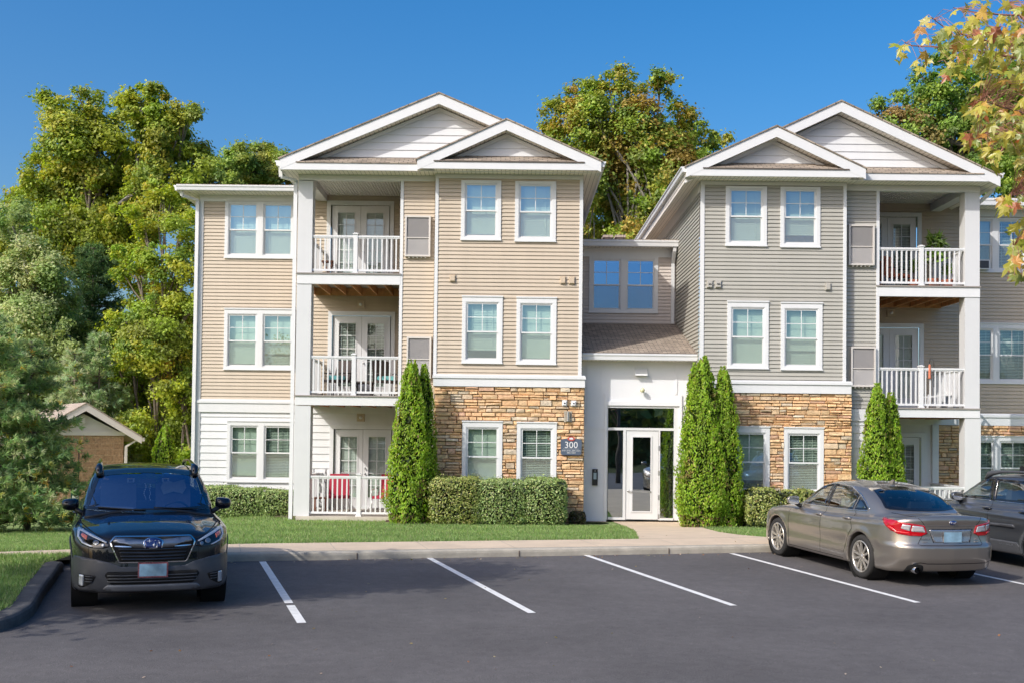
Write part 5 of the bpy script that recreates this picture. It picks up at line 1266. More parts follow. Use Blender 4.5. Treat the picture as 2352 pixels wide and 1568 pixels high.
    for pts in (([(.90, .34), (.92, .60), (.90, 1.10)]), ([(-.14, .32), (-.15, .8), (-.145, 1.13)]), ([(-1.02, .78), (-1.12, .95), (-1.09, 1.13)]),):
        for s in (1, -1): c.patch('door_seam', strip(pts, .009), 1, s, M['cavity'], off=.0015, step=.04)
    arch = lambda ax, r: [(ax + r * math.cos(t), .352 + r * math.sin(t)) for t in np.linspace(math.radians(-22), math.radians(202), 26)]
    for s in (1, -1):
        for ax in (1.37, -1.375): c.patch('arch_cladding', arch(ax, .412) + arch(ax, .478)[::-1], 1, s, M['clad'], off=.006, step=.03)
        c.patch('sill_cladding', [(-.92, .25), (.90, .25), (.90, .40), (.75, .46), (-.85, .46), (-.92, .40)], 1, s, M['clad'], off=.012, step=.04)
    if kind == 'front':
        # ---- nose
        clad = [(0, .55), (.36, .557), (.465, .60), (.64, .64), (.80, .66), (.865, .655), (.885, .60), (.885, .36), (.86, .29), (.80, .262), (.5, .258), (0, .258)]
        full = clad + [(-a, b) for a, b in clad[::-1][1:-1]]
        c.patch('bumper_cladding', full, 0, 1, M['clad'], off=.012, step=.025)
        c.patch('skid_trim', rounded([(-.50, .345), (.50, .345), (.55, .30), (.46, .272), (-.46, .272), (-.55, .30)], .02), 0, 1, M['satin2'], off=.020, step=.03)
        c.patch('lower_intake', rounded([(-.50, .50), (.50, .50), (.53, .46), (.46, .355), (-.46, .355), (-.53, .46)], .02), 0, 1, M['cavity'], off=.016, step=.03)
        for zc_ in (.385, .42, .455): c.patch('intake_bar', [(-.50, zc_ - .006), (.50, zc_ - .006), (.50, zc_ + .006), (-.50, zc_ + .006)], 0, 1, M['clad'], off=.026, step=.05)
        hexo = rounded([(-.43, .895), (.43, .895), (.485, .83), (.38, .595), (-.38, .595), (-.485, .83)], .025)
        g = c.patch('grille', hexo, 0, 1, M['chrome'], off=.016, step=.03)
        hexi = inset(hexo, .015); c.patch('grille_field', hexi, 0, 1, M['cavity'], off=.020, step=.03, parent=g)
        c.patch('grille_wing', rounded([(-.425, .868), (-.30, .862), (-.10, .845), (.10, .845), (.30, .862), (.425, .868), (.445, .825), (.30, .80), (.1, .775), (-.1, .775), (-.30, .80), (-.445, .825)], .02), 0, 1, M['satin'], off=.034, step=.03, parent=g)
        for zc_ in (.745, .705, .665, .63):
            wv = .40 - (.80 - zc_) * .28; c.patch('grille_bar', rounded([(-wv, zc_ + .018), (wv, zc_ + .018), (wv - .01, zc_ + .004), (.1, zc_ - .008), (-.1, zc_ - .008), (-wv + .01, zc_ + .004)], .01), 0, 1, M['gloss'], off=.03, step=.03, parent=g)
        star_badge(c, 0, .812, 1, (.112, .052), .042)
        for s in (1, -1):
            q = lambda pts: [(s * a, b) for a, b in pts]
            h = c.patch('headlight', q(rounded([(.485, .785), (.50, .838), (.60, .885), (.79, .962), (.845, .975), (.85, .87), (.79, .80), (.68, .765), (.55, .762)], .012)), 0, 1, M['gloss'], off=.007, step=.02)
            c.patch('light_strip', q([(.51, .835), (.60, .876), (.79, .952), (.838, .962), (.84, .875), (.785, .812), (.69, .78), (.66, .782), (.68, .792), (.77, .825), (.815, .880), (.812, .93), (.785, .925), (.60, .852), (.52, .822)]), 0, 1, M['satin3'], off=.010, step=.012, parent=h)
            c.patch('indicator', q(rounded([(.735, .845), (.795, .885), (.79, .915), (.725, .89)], .008)), 0, 1, M['lens_amber'], off=.011, step=.015, parent=h)
            c.patch('projector', q([(.63 + .032 * math.cos(t), .825 + .028 * math.sin(t)) for t in np.linspace(0, 2 * math.pi, 17)[:-1]]), 0, 1, M['satin'], off=.011, step=.012, parent=h)
            c.patch('projector', q([(.555 + .022 * math.cos(t), .80 + .02 * math.sin(t)) for t in np.linspace(0, 2 * math.pi, 17)[:-1]]), 0, 1, M['satin'], off=.011, step=.012, parent=h)
            f_ = c.patch('fog_pocket', q(rounded([(.62, .45), (.80, .465), (.81, .315), (.765, .305), (.655, .37)], .015)), 0, 1, M['cavity'], off=.017, step=.02)
            c.patch('fog_light', q(rounded([(.745, .455), (.795, .458), (.798, .33), (.75, .325)], .01)), 0, 1, M['lens_fog'], off=.024, step=.02, parent=f_)
            for zc_ in (.375, .405, .435): c.patch('fog_bar', q([(.655, zc_), (.735, zc_), (.735, zc_ + .012), (.655, zc_ + .010)]), 0, 1, M['clad'], off=.022, step=.03, parent=f_)
            c.patch('hood_seam', q(strip([(.0, .905), (.25, .903), (.43, .895), (.50, .865), (.62, .905), (.80, .985), (.86, 1.0)], .008)), 0, 1, M['cavity'], off=.0015, step=.03)
            # hood crease highlights come from the shape; cowl and wipers
        P_, _ = c.cast(np.array([[0., .51]]), 0, 1, (2.75, 0)); xp = P_[0, 0]
        pf = MB(); pf.box(xp + .02, xp + .034, -.168, .168, .43, .605); po = pf.build('licence_plate', M['plate_red'], c.root)
        pf = MB(); pf.box(xp + .0345, xp + .037, -.152, .152, .446, .590); pf.build('plate_face', M['plate'], po)
        mb = MB(); P_, _ = c.cast(np.array([[1.06, y] for y in np.linspace(-.78, .78, 15)]), 2, 1, (2.2, .4)); mb.tube([(p[0] - .02, p[1], p[2] + .004) for p in P_], .022, 8); mb.build('cowl', M['black'], c.root)
        for (ya, yb_) in ((.60, .05), (-.05, -.62)):
            q = np.array([[y, z] for y, z in zip(np.linspace(ya, yb_, 9), np.linspace(1.095, 1.125, 9))]); P_, _ = c.cast(q, 0, 1, (2.75, 0)); mb = MB(); mb.tube([(p[0] + .015, p[1], p[2] + .012) for p in P_], .009, 6); mb.build('wiper', M['black'], c.root)
        # things in the windscreen: sun visor clips, mirror with beads, plants on the dashboard
        mb = MB(); mb.box(.30, .33, -.10, .10, 1.40, 1.455); mb.build('rear_view_mirror', M['black'], c.root)
        for y in (.22, -.22): mb = MB(); mb.box(.40, .44, y - .045, y + .045, 1.42, 1.47); mb.box(.445, .45, y - .025, y + .025, 1.43, 1.46, 1); mb.build('camera_pod', [M['satin'], M['cavity']], c.root)
        mb = MB()
        for k in range(9): mb.lathe([(0, -.009), (.008, 0), (0, .009)], (.34, -.035 + .012 * math.sin(k), 1.39 - .025 * k), 6); mb.lathe([(0, -.009), (.008, 0), (0, .009)], (.34, .03 + .008 * math.sin(k * 1.7), 1.38 - .025 * k), 6)
        mb.build('bead_string', M['trim'], c.root)
        rn = random.Random(4); mb = MB()
        for k in range(46):
            a_, b_ = rn.uniform(-.10, .10), rn.uniform(0, .05); h_ = .055 * (1 - (a_ / .12) ** 2)
            mb.lathe([(0, 0), (.018, .012), (0, .026)], (.80 + rn.uniform(-.04, .04), a_, 1.005 + b_ * h_ / .055), 5)
        mb.build('dashboard_ornament', M['dashgreen'], c.root)
        mb = MB(); mb.prism([(-.17, 0), (-.13, .11), (0, .075), (.14, .12), (.17, 0), (.12, -.08), (0, -.05), (-.13, -.09)], 'x', -.05, .0); o = mb.build('headrest_cushion', M['cushion'], c.root); o.location = (-.16, .36, 1.30)
    else:
        c.patch('door_guard', rounded([(-.80, .70), (.62, .68), (.66, .72), (-.78, .76)], .02), 1, 1, M['clad'], off=.014, step=.04)
        c.patch('tail_light', rounded([(-2.20, .95), (-2.42, .92), (-2.42, 1.10), (-2.24, 1.10)], .03), 1, 1, M['lens_red'], off=.008, step=.03)
        for wv in (fw, rw_): c.patch('window_trim', strip([(q_[0], q_[1] - .006) for q_ in ((wv is fw) and [(.84, 1.118), (-.08, 1.128)] or [(-.20, 1.128), (-1.05, 1.134)])], .014), 1, 1, M['chrome'], off=.009, step=.04)
        P_, _ = c.cast(np.array([[-.55, .36]]), 1, 1, (1.2, 0)); o = text_obj('lettering', 'OUTBACK', .07, M['satin'], c.root, (-.62, P_[0, 1] + .016, .385), (R(90), 0, R(180)), .002)
    return c
def build_sedan(name):
    F = make_F(sedan_conf()); pm = M['p_tan']; c = Car(F, name, pm)
    ws = rounded([(-.68, .985), (0, .965), (.68, .985), (.52, 1.345), (0, 1.385), (-.52, 1.345)], .04)
    rg = rounded([(-.60, 1.075), (-.3, 1.058), (0, 1.055), (.3, 1.058), (.60, 1.075), (.49, 1.335), (.25, 1.372), (0, 1.38), (-.25, 1.372), (-.49, 1.335)], .04)
    fw = rounded([(.83, .985), (.74, 1.035), (.24, 1.30), (-.03, 1.355), (-.10, 1.0)], .025)
    rw_ = rounded([(-.18, 1.0), (-.12, 1.36), (-.60, 1.335), (-.93, 1.235), (-.90, 1.015)], .025)
    qw = rounded([(-.935, 1.018), (-.96, 1.22), (-1.12, 1.145), (-1.26, 1.055), (-1.24, 1.035)], .02)
    cuts = [(inset(ws, .028), 0, lambda q: (q[:, 0] > .1)), (inset(rg, .028), 0, lambda q: (q[:, 0] < -.8) & (q[:, 2] > 1.03))]
    for w_ in (fw, rw_, qw): cuts.append((inset(w_, .022), 1, lambda q: np.abs(q[:, 1]) > .42))
    c.body((-2.55, -1.02, .12), (2.48, 1.02, 1.6), .024, cuts, 'sedan')
    def border(outline, axis, sg, d, mt, off=.006, step=.03):
        o2 = densify(outline, step); i2 = inset(o2, d); n = len(o2); q = np.array(o2 + i2); far = (sg * 2.75, 0.0) if axis == 0 else (sg * 1.2, 0.0)
        P_, ok = c.cast(q, axis, sg, far); nn = grad(F, P_); nn /= np.linalg.norm(nn, axis=1, keepdims=True); P_ = P_ + nn * off
        mb = MB(); mb.add([tuple(v) for v in P_], [(i, (i + 1) % n, n + (i + 1) % n, n + i) for i in range(n) if ok[[i, (i + 1) % n, n + i, n + (i + 1) % n]].all()], 0, True); return mb.build('window_seal', mt, c.root)
    c.patch('windscreen', ws, 0, 1, M['windscreen'], off=.004, step=.05); border(ws, 0, 1, .04, M['gloss'])
    c.patch('rear_window', rg, 0, -1, M['car_glass_dark'], off=.004, step=.05); border(rg, 0, -1, .035, M['gloss'])
    for w_ in (fw, rw_, qw):
        c.both('side_window', w_, 1, 1, M['car_glass'], off=.004, step=.05)
        for sg in (1, -1): border(w_, 1, sg, .028, M['gloss'], .0065)
    for s in (1, -1):
        c.patch('pillar_trim', [(-.09, .995), (-.19, .995), (-.13, 1.36), (-.02, 1.355)], 1, s, M['gloss'], off=.0045, step=.04)
        top = [(.86, .975), (.78, 1.045), (.25, 1.317), (-.03, 1.373), (-.12, 1.378), (-.60, 1.352), (-.95, 1.25), (-1.14, 1.155), (-1.30, 1.05), (-1.26, 1.02), (-.9, 1.0), (0, .985), (.86, .972)]
        c.patch('window_trim', strip(top, .016), 1, s, M['chrome'], off=.008, step=.025)
        for pts in ([(.93, .24), (.95, .55), (.90, .96)], [(-.14, .24), (-.155, .6), (-.14, .99)], [(-.88, .34), (-1.0, .58), (-1.13, .74), (-1.05, .90), (-.96, 1.01)]): c.patch('door_seam', strip(pts, .009), 1, s, M['cavity'], off=.0015, step=.03)
        c.patch('sill_seam', strip([(.93, .25), (-.86, .25)], .008), 1, s, M['cavity'], off=.0015, step=.04)
        mirror(c, .68, s * .985, 1.035, s, pm, (.12, .22, .14)); handle(c, -.06, .865, s, pm); handle(c, -.94, .885, s, pm)
        for ax in (1.375, -1.375): wheel(c.root, ax, s * .79, .335, .225, .242, s)
        c.patch('headlight', rounded([(2.22, .66), (1.92, .72), (1.78, .76), (2.0, .64), (2.2, .58)], .02), 1, s, M['lens_amber2'], off=.005, step=.03)
    mb = MB()
    for x in (1.375, -1.375):
        for s in (1, -1): mb.lathe([(.382, s * .60), (.382, s * .89)], (x, 0, .335), 32, 'y')
    mb.box(-2.1, 2.1, -.60, .60, .20, .36); mb.build('underbody', M['cavity'], c.root)
    interior(c, .24, .55, .93, [(.05, (.36, -.36), .48), (-.62, (.38, -.38), .42)], M['seat_cream'], -1.25, .62)
    mb = MB(); mb.box(-1.75, -1.35, -.6, .6, .96, .985); mb.build('parcel_shelf', M['liner'], c.root)
    # ---- tail
    for s in (1, -1):
        q = lambda pts: [(s * a, b) for a, b in pts]
        t = c.patch('tail_light', q(rounded([(.385, .785), (.43, .90), (.60, .925), (.78, .945), (.83, .945), (.845, .90), (.83, .82), (.77, .765), (.62, .745), (.47, .745)], .012)), 0, -1, M['lens_red'], off=.010, step=.02)
        c.patch('tail_light_side', rounded([(-2.02, .965), (-1.80, .975), (-1.95, .90), (-2.08, .80), (-2.16, .80), (-2.16, .955)], .02), 1, s, M['lens_red'], off=.008, step=.02, parent=t)
        c.patch('reversing_lens', q(rounded([(.42, .80), (.45, .885), (.60, .90), (.615, .81)], .012)), 0, -1, M['lens_clear'], off=.013, step=.02, parent=t)
        c.patch('indicator_lens', q(rounded([(.63, .815), (.62, .902), (.72, .912), (.735, .85)], .012)), 0, -1, M['lens_clear'], off=.013, step=.02, parent=t)
        c.patch('lens_strip', q(strip([(.64, .785), (.78, .80), (.84, .87)], .016)), 0, -1, M['lens_red2'], off=.013, step=.02, parent=t)  # brighter red strip laid on the tail lens
        c.patch('trunk_seam', q(strip([(0, .612), (.50, .612), (.535, .63), (.47, .745)], .008)), 0, -1, M['cavity'], off=.0015, step=.02)
        c.patch('trunk_seam', q(strip([(.43, .90), (.50, .985), (.56, 1.03)], .008)), 0, -1, M['cavity'], off=.0015, step=.02)
    c.patch('trunk_crease', strip([(-.54, .905), (-.3, .897), (.3, .897), (.54, .905)], .006), 0, -1, M['p_tan'], off=.004, step=.03)
    rec = rounded([(-.36, .845), (.36, .845), (.30, .655), (-.30, .655)], .03); c.patch('plate_recess', rec, 0, -1, M['p_tan2'], off=.004, step=.03)
    c.patch('recess_edge', strip([(-.30, .652), (-.362, .848), (.362, .848), (.30, .652)], .010), 0, -1, M['gloss'], off=.0055, step=.02)
    P_, _ = c.cast(np.array([[0., .73]]), 0, -1, (-2.75, 0)); xp = P_[0, 0] - .004
    pf = MB(); pf.box(xp - .014, xp - .005, -.152, .152, .655, .815); po = pf.build('licence_plate', M['chrome'], c.root); pf = MB(); pf.box(xp - .0165, xp - .0145, -.146, .146, .661, .809); pf.build('plate_face', M['plate'], po)
    star_badge(c, 0, .945, -1, (.062, .033), .012)
    def lett(s_, y, z, size):
        P_, _ = c.cast(np.array([[y, z]]), 0, -1, (-2.75, 0)); nn = grad(F, P_)[0]; ang = math.atan2(nn[1], -nn[0])
        text_obj('lettering', s_, size, M['chrome'], c.root, (P_[0, 0] - .006, y, z), (R(90), 0, R(-90) - ang), .002)
    lett('LEGACY', .43, .69, .045); lett('SUBARU', .43, .655, .022); lett('2.5i', -.42, .69, .045); lett('LIMITED', -.42, .655, .022)
    c.patch('bumper_groove', strip([(-.78, .37), (-.60, .345), (.40, .345), (.50, .36), (.60, .34)], .010), 0, -1, M['gloss'], off=.002, step=.02)
    c.patch('bumper_cutout', rounded([(.42, .215), (.45, .32), (.55, .345), (.66, .32), (.69, .215)], .03), 0, -1, M['cavity'], off=.003, step=.02)
    mb = MB(); mb.lathe([(.045, 0), (.050, .01), (.050, .22), (.042, .22), (.042, .01)], (-2.37, .57, .255), 20, 'x'); mb.lathe([(0, .06), (.042, .06)], (-2.37, .57, .255), 20, 'x', 1); mb.build('exhaust_pipe', [M['chrome'], M['cavity']], c.root)
    P_, _ = c.cast(np.array([[-.72, 0.]]), 2, 1, (2.2, .4)); z = P_[0, 2]; mb = MB(); mb.hexa([(-.83, -.03, z - .02), (-.62, -.02, z - .02), (-.62, .02, z - .02), (-.83, .03, z - .02), (-.84, -.006, z + .065), (-.78, -.005, z + .055), (-.78, .005, z + .055), (-.84, .006, z + .065)]); mb.build('roof_antenna', pm, c.root)
    return c
M['satin3'] = mat('headlight_strip', (.50, .53, .58), .2, coat=1)
M['satin2'] = mat('grey_skid', (.13, .135, .145), .35, var=.08, scale=8); M['lens_amber2'] = mat('front_lens', (.55, .38, .25), .15, coat=1); M['dashgreen'] = mat('green_ornament', (.12, .32, .14), .7, var=.5, scale=60); M['cushion'] = fabric('pale_cushion', (.45, .45, .42)); M['p_tan2'] = paint('recess_paint', (.40, .39, .40), .8, .25)
def place(car, gx, gy, yaw):
    """stand the car on the sloping lot"""
    cs, sn = math.cos(yaw), math.sin(yaw); g = Vector((-.008, .018))
    f = Vector((cs, sn, g.x * cs + g.y * sn)).normalized(); l = Vector((-sn, cs, -g.x * sn + g.y * cs)).normalized(); u = f.cross(l)
    car.root.matrix_world = Matrix(((f.x, l.x, u.x, gx), (f.y, l.y, u.y, gy), (f.z, l.z, u.z, zlot(gx, gy) + .004), (0, 0, 0, 1)))
A = build_suv('parked_car', M['p_black'], 'front')
tag(A.root, 'black crossover car facing the camera with grey bumper cladding and blank blue plate', 'car')
nd = Vector((-math.sin(R(20)), math.cos(R(20))))       # rearward direction of the black car
mid = (G0(197, 1388) + G0(497, 1371)) / 2              # between the front wheels
place(A, mid.x - .05 + nd.x * 1.37, mid.y + nd.y * 1.37, math.atan2(-nd.y, -nd.x))
B = build_sedan('parked_car'); tag(B.root, 'tan metallic saloon seen from behind with red tail lights and silver wheels', 'car')
ys = R(103.6); hd = Vector((math.cos(ys), math.sin(ys))); rt_ = Vector((hd.y, -hd.x))
rl = G0(1990, 1327); cx_, cy_ = rl.x + rt_.x * .79 + hd.x * 1.375, rl.y + rt_.y * .79 + hd.y * 1.375
place(B, cx_, cy_, ys)
Cc = build_suv('parked_car', M['p_grey'], 'rear'); tag(Cc.root, 'dark grey crossover with roof rails parked behind the tan saloon at the right edge', 'car')
place(Cc, cx_ + kd.x * 3.28 + hd.x * .1, cy_ + kd.y * 3.28 + hd.y * .1, R(107)); Cc.root.scale = (1, 1, .955)
for k_ in (0, 1):   # small carrier clamps on the grey car's roof
    mb = MB(); mb.box(-.06, .06, -.03, .03, 0, .07); mb.tube([(0, -.1, .08), (0, .5, .09)], .02, 8); mb.box(-.05, .05, .42, .50, .02, .16)
    o = mb.build('roof_carrier', M['black'], Cc.root); o.location = (-.35 - .7 * k_, -.1, 1.60)
# =================================================================== VEGETATION
def leaf_mat(name, trans=.42, rough=.5, gloss=.02):
    mt, nt, out = nodes(name); a = N(nt, 'ShaderNodeVertexColor', layer_name='tint')
    d = N(nt, 'ShaderNodeBsdfDiffuse'); t = N(nt, 'ShaderNodeBsdfTranslucent'); L(nt, a.outputs[0], d.inputs[0])
    hs = N(nt, 'ShaderNodeHueSaturation', i_Saturation=1.1, i_Value=1.25); hs.inputs['Hue'].default_value = .49; L(nt, a.outputs[0], hs.inputs['Color']); L(nt, hs.outputs[0], t.inputs[0])
    m1 = N(nt, 'ShaderNodeMixShader'); m1.inputs[0].default_value = trans; L(nt, d.outputs[0], m1.inputs[1]); L(nt, t.outputs[0], m1.inputs[2])
    g = N(nt, 'ShaderNodeBsdfGlossy', i_Roughness=rough); g.inputs[0].default_value = (1, 1, 1, 1); m2 = N(nt, 'ShaderNodeMixShader'); m2.inputs[0].default_value = gloss
    L(nt, m1.outputs[0], m2.inputs[1]); L(nt, g.outputs[0], m2.inputs[2]); L(nt, m2.outputs[0], out.inputs[0]); return mt
M['leaf'] = leaf_mat('leaf_foliage'); M['needle'] = leaf_mat('needle_foliage', .48, .5, .01); M['leafgloss'] = leaf_mat('glossy_leaf', .25, .45, .045)
M['bark'] = mat('grey_bark', (.16, .13, .10), .9, var=.35, scale=9, bump=.6, bscale=20); M['barkp'] = mat('pale_bark', (.27, .25, .22), .9, var=.35, scale=9, bump=.6, bscale=20)
def unit(a): return a / (np.linalg.norm(a, axis=1, keepdims=True) + 1e-9)
def leaves(P_, nrm, up, size, asp=.6, fold=.15):
    """quads: centre P_, normal nrm, long axis up"""
    n = unit(nrm); a = unit(up - (up * n).sum(1, keepdims=True) * n); b = np.cross(n, a); s = size[:, None]
    v = np.stack([P_ - a * s * .5, P_ + b * s * asp * .5 + n * s * fold * .3, P_ + a * s * .5, P_ - b * s * asp * .5 + n * s * fold * .3], 1)
    return v.reshape(-1, 3), np.arange(len(P_) * 4).reshape(-1, 4)
def tint_pal(n, pal, w_, rng, var=.25):
    pal = np.array(pal); i = rng.choice(len(pal), n, p=np.array(w_) / sum(w_)); c = pal[i] * rng.uniform(1 - var, 1 + var, (n, 1)); return c * (1 + rng.normal(0, .06, (n, 3)))
def limb(mb, a, b, r0, r1, rng, wob=.12, n=6):
    a, b = np.array(a, float), np.array(b, float); L_ = np.linalg.norm(b - a); pts = []
    off = np.zeros(3)
    for i in range(n + 1):
        t = i / n; off = off + rng.normal(0, 1, 3) * wob * L_ / n * (.6 if 0 < i else 0); sag = np.array([0, 0, .12 * L_ * math.sin(math.pi * t) * .5])
        pts.append(a + (b - a) * t + off * math.sin(math.pi * min(t, .98)) + sag)
    mb.tube(pts, [r0 + (r1 - r0) * (i / n) for i in range(n + 1)], 7, cap=False); return pts
def tree(name, label, blobs, Y, base_u, base_z=-1.0, n=40000, size=.2, pal=((.09, .13, .02),), w_=(1,), seed=1, trunk_r=.28, patch=None, group=None, depth=.7, bark='bark', tight=.17, cat='tree', trunk_top=None, leafm='leaf', parts=True):
    rng = np.random.default_rng(seed); k = F_PX / Y; n = int(n * 1.55); size = size * .74; pal = [(a * 2.6, b * 2.55, c_ * 3.0) for a, b, c_ in pal]
    cen, rad = [], []; extra = []
    for b in blobs:
        for _ in range(3): a_ = rng.uniform(0, 6.283); f_ = rng.uniform(.22, .42); extra.append((b[0] + math.cos(a_) * b[2] * rng.uniform(.85, 1.1), b[1] + math.sin(a_) * b[2] * rng.uniform(.85, 1.1), b[2] * f_))
    for b in [(b[0], b[1], b[2] * .88, *b[3:]) for b in blobs] + extra:
        u, v, r = b[:3]; dy = (b[3] if len(b) > 3 else rng.uniform(-1, 1) * 1.6); p = P(u, v, Y + dy); cen.append(tuple(p)); rad.append(r / k)
    cen, rad = np.array(cen), np.array(rad); base = np.array([P(base_u, 1000, Y).x, Y, base_z])
    # clusters on the shell of every blob
    nc = np.maximum(6, (rad ** 2 * 26 / tight ** 1 * .17 * 2).astype(int)); C_, B_ = [], []
    for c, r, m_ in zip(cen, rad, nc):
        d = unit(rng.normal(0, 1, (m_, 3))); rr = r * rng.uniform(.35, 1.0, (m_, 1)) ** .6; q = c + d * rr * np.array([1, depth, 1]); C_.append(q); B_.append(np.full(m_, r))
    C_, B_ = np.concatenate(C_), np.concatenate(B_)
    cs = np.clip(rng.lognormal(0, .4, len(C_)) * .34, .14, .8) * np.clip(B_ / 1.3, .6, 1.3); w8 = cs ** 2; idx = rng.choice(len(C_), n, p=w8 / w8.sum())
    d = rng.normal(0, 1, (n, 3)); off = d * cs[idx][:, None] * np.array([.55, .55, .38]); Pp = C_[idx] + off
    mean = cen.mean(0); outw = unit(C_[idx] - mean) * .5 + unit(off) * .6 + np.array([0, 0, .55]) + rng.normal(0, .55, (n, 3))
    V_, F_ = leaves(Pp, outw, rng.normal(0, 1, (n, 3)) + np.array([0, 0, -.4]), size * rng.uniform(.6, 1.3, n), .62)
    # colour varies by cluster and leaf
    cc = tint_pal(len(C_), pal, w_, rng, .16)
    if patch:
        for (u, v, r, col) in patch:
            q = P(u, v, Y); dd = np.hypot(C_[:, 0] - q.x, C_[:, 2] - q.z) / (r / k); m_ = rng.random(len(C_)) < np.clip(1.25 - dd, 0, .9); cc[m_] = np.array(col) * 1.9 * rng.uniform(.7, 1.25, (m_.sum(), 1))
    lc = cc[idx] * rng.uniform(.72, 1.3, (n, 1)); lc = np.clip(lc, .004, .6)
    t = empty(name, tuple(base)); tag(t, label, cat, group)
    o = np_mesh('crown', V_ - base, F_, M[leafm], t, np.repeat(lc, 4, 0))
    # trunk and limbs
    mb = MB(); low = cen[np.argsort(cen[:, 2])]; topz = trunk_top if trunk_top is not None else low[len(low) // 3][2]
    fork = np.array([base[0] + (mean[0] - base[0]) * .6, Y + (mean[1] - Y) * .5, topz]); tp = limb(mb, (0, 0, -.3), fork - base, trunk_r, trunk_r * .62, rng, .03)
    tips = [tp[-1], tp[-2], tp[-3]]
    for i in np.argsort(-rad)[:len(blobs) + 4]:
        st_ = tips[rng.integers(len(tips))] if len(tips) else tp[-1]
        q = limb(mb, st_, cen[i] - base, trunk_r * .34, .045, rng, .10); tips.append(q[3])
        for j in range(4): 
            cpt = C_[rng.integers(len(C_))]; cand = C_[np.linalg.norm(C_ - cen[i], axis=1) < rad[i] * 1.15]
            if len(cand): limb(mb, q[rng.integers(3, 6)], cand[rng.integers(len(cand))] - base, .04, .012, rng, .12, 4)
    mb.build('trunk', M[bark], t); return t
def pine_(name, label, u, v_top, v_base, hw, Y, seed=1, pal=((.06, .11, .06),), w_=(1,), n_tufts=2600, nl=.13, group=None, power=.8, trunk_r=.13, start=.12, needles=16, droop=.1, cat='pine tree'):
    rng = np.random.default_rng(seed); b = P(u, v_base, Y); tp = P(u, v_top, Y); H = tp.z - b.z; k = F_PX / Y; Wd = hw / k
    t = empty(name, tuple(b)); tag(t, label, cat, group); mb = MB(); mb.tube([(0, 0, -.3), (0.03, 0, H * .5), (0, 0, H * .97)], [trunk_r, trunk_r * .6, .02], 8)
    T, D = [], []; nw = int(H / .26); per = n_tufts / max(nw, 1)
    for i in range(nw):
        tt = start + (1 - start) * (i + rng.uniform(-.3, .3)) / nw; tt = min(max(tt, start), .985); nb = rng.integers(5, 8); ln0 = Wd * (1 - (tt - start) / (1 - start)) ** power + .12
        for j in range(nb):
            a = rng.uniform(0, 2 * math.pi); ln = ln0 * rng.uniform(.68, 1.14); d = np.array([math.cos(a), math.sin(a), rng.uniform(.05, .35) * (tt) * 1.6 - droop]); z = tt * H
            e = np.array([0, 0, z]) + d * ln; mb.tube([(0, 0, z), tuple(np.array([0, 0, z]) + d * ln * .5 - np.array([0, 0, .03])), tuple(e + np.array([0, 0, .08 * ln]))], [.02 + .012 * ln, .015, .006], 5, cap=False)
            m_ = max(3, int(per / nb * (ln / (Wd * .55 + .1)))); s_ = rng.uniform(.18, 1, m_) ** .75
            side = rng.normal(0, .16, (m_, 3)) * ln * s_[:, None] ** .3; side[:, 2] *= .45
            p = np.array([0, 0, z]) + d * ln * s_[:, None] + side + np.array([0, 0, .08 * ln]) * s_[:, None] ** 2; T.append(p); D.append(unit(np.tile(d, (m_, 1)) + rng.normal(0, .35, (m_, 3)) + np.array([0, 0, .35])))
    T, D = np.concatenate(T), np.concatenate(D); n = len(T); Tn, Dn = np.repeat(T, needles, 0), np.repeat(D, needles, 0)
    dr = unit(Dn * .8 + rng.normal(0, .55, (len(Tn), 3))); ln = nl * rng.uniform(.7, 1.25, len(Tn)); Pc = Tn + dr * (ln * .5)[:, None]
    nr = np.cross(dr, rng.normal(0, 1, dr.shape)) + np.array([0, 0, .3]); V_, F_ = leaves(Pc, nr, dr, ln, .16, .0)
    c = np.repeat(tint_pal(n, pal, w_, rng, .22), needles, 0) * rng.uniform(.75, 1.25, (len(Tn), 1))
    np_mesh('crown', V_, F_, M['needle'], t, np.repeat(np.clip(c, .004, .6), 4, 0)); mb.build('trunk', M['bark'], t); return t
def pine(*a, **k):
    a = list(a); 
    if len(a) > 8: a[8] = [(x * 3.5, y * 3.1, z * 2.7) for x, y, z in a[8]]
    return pine_(*a, **k)
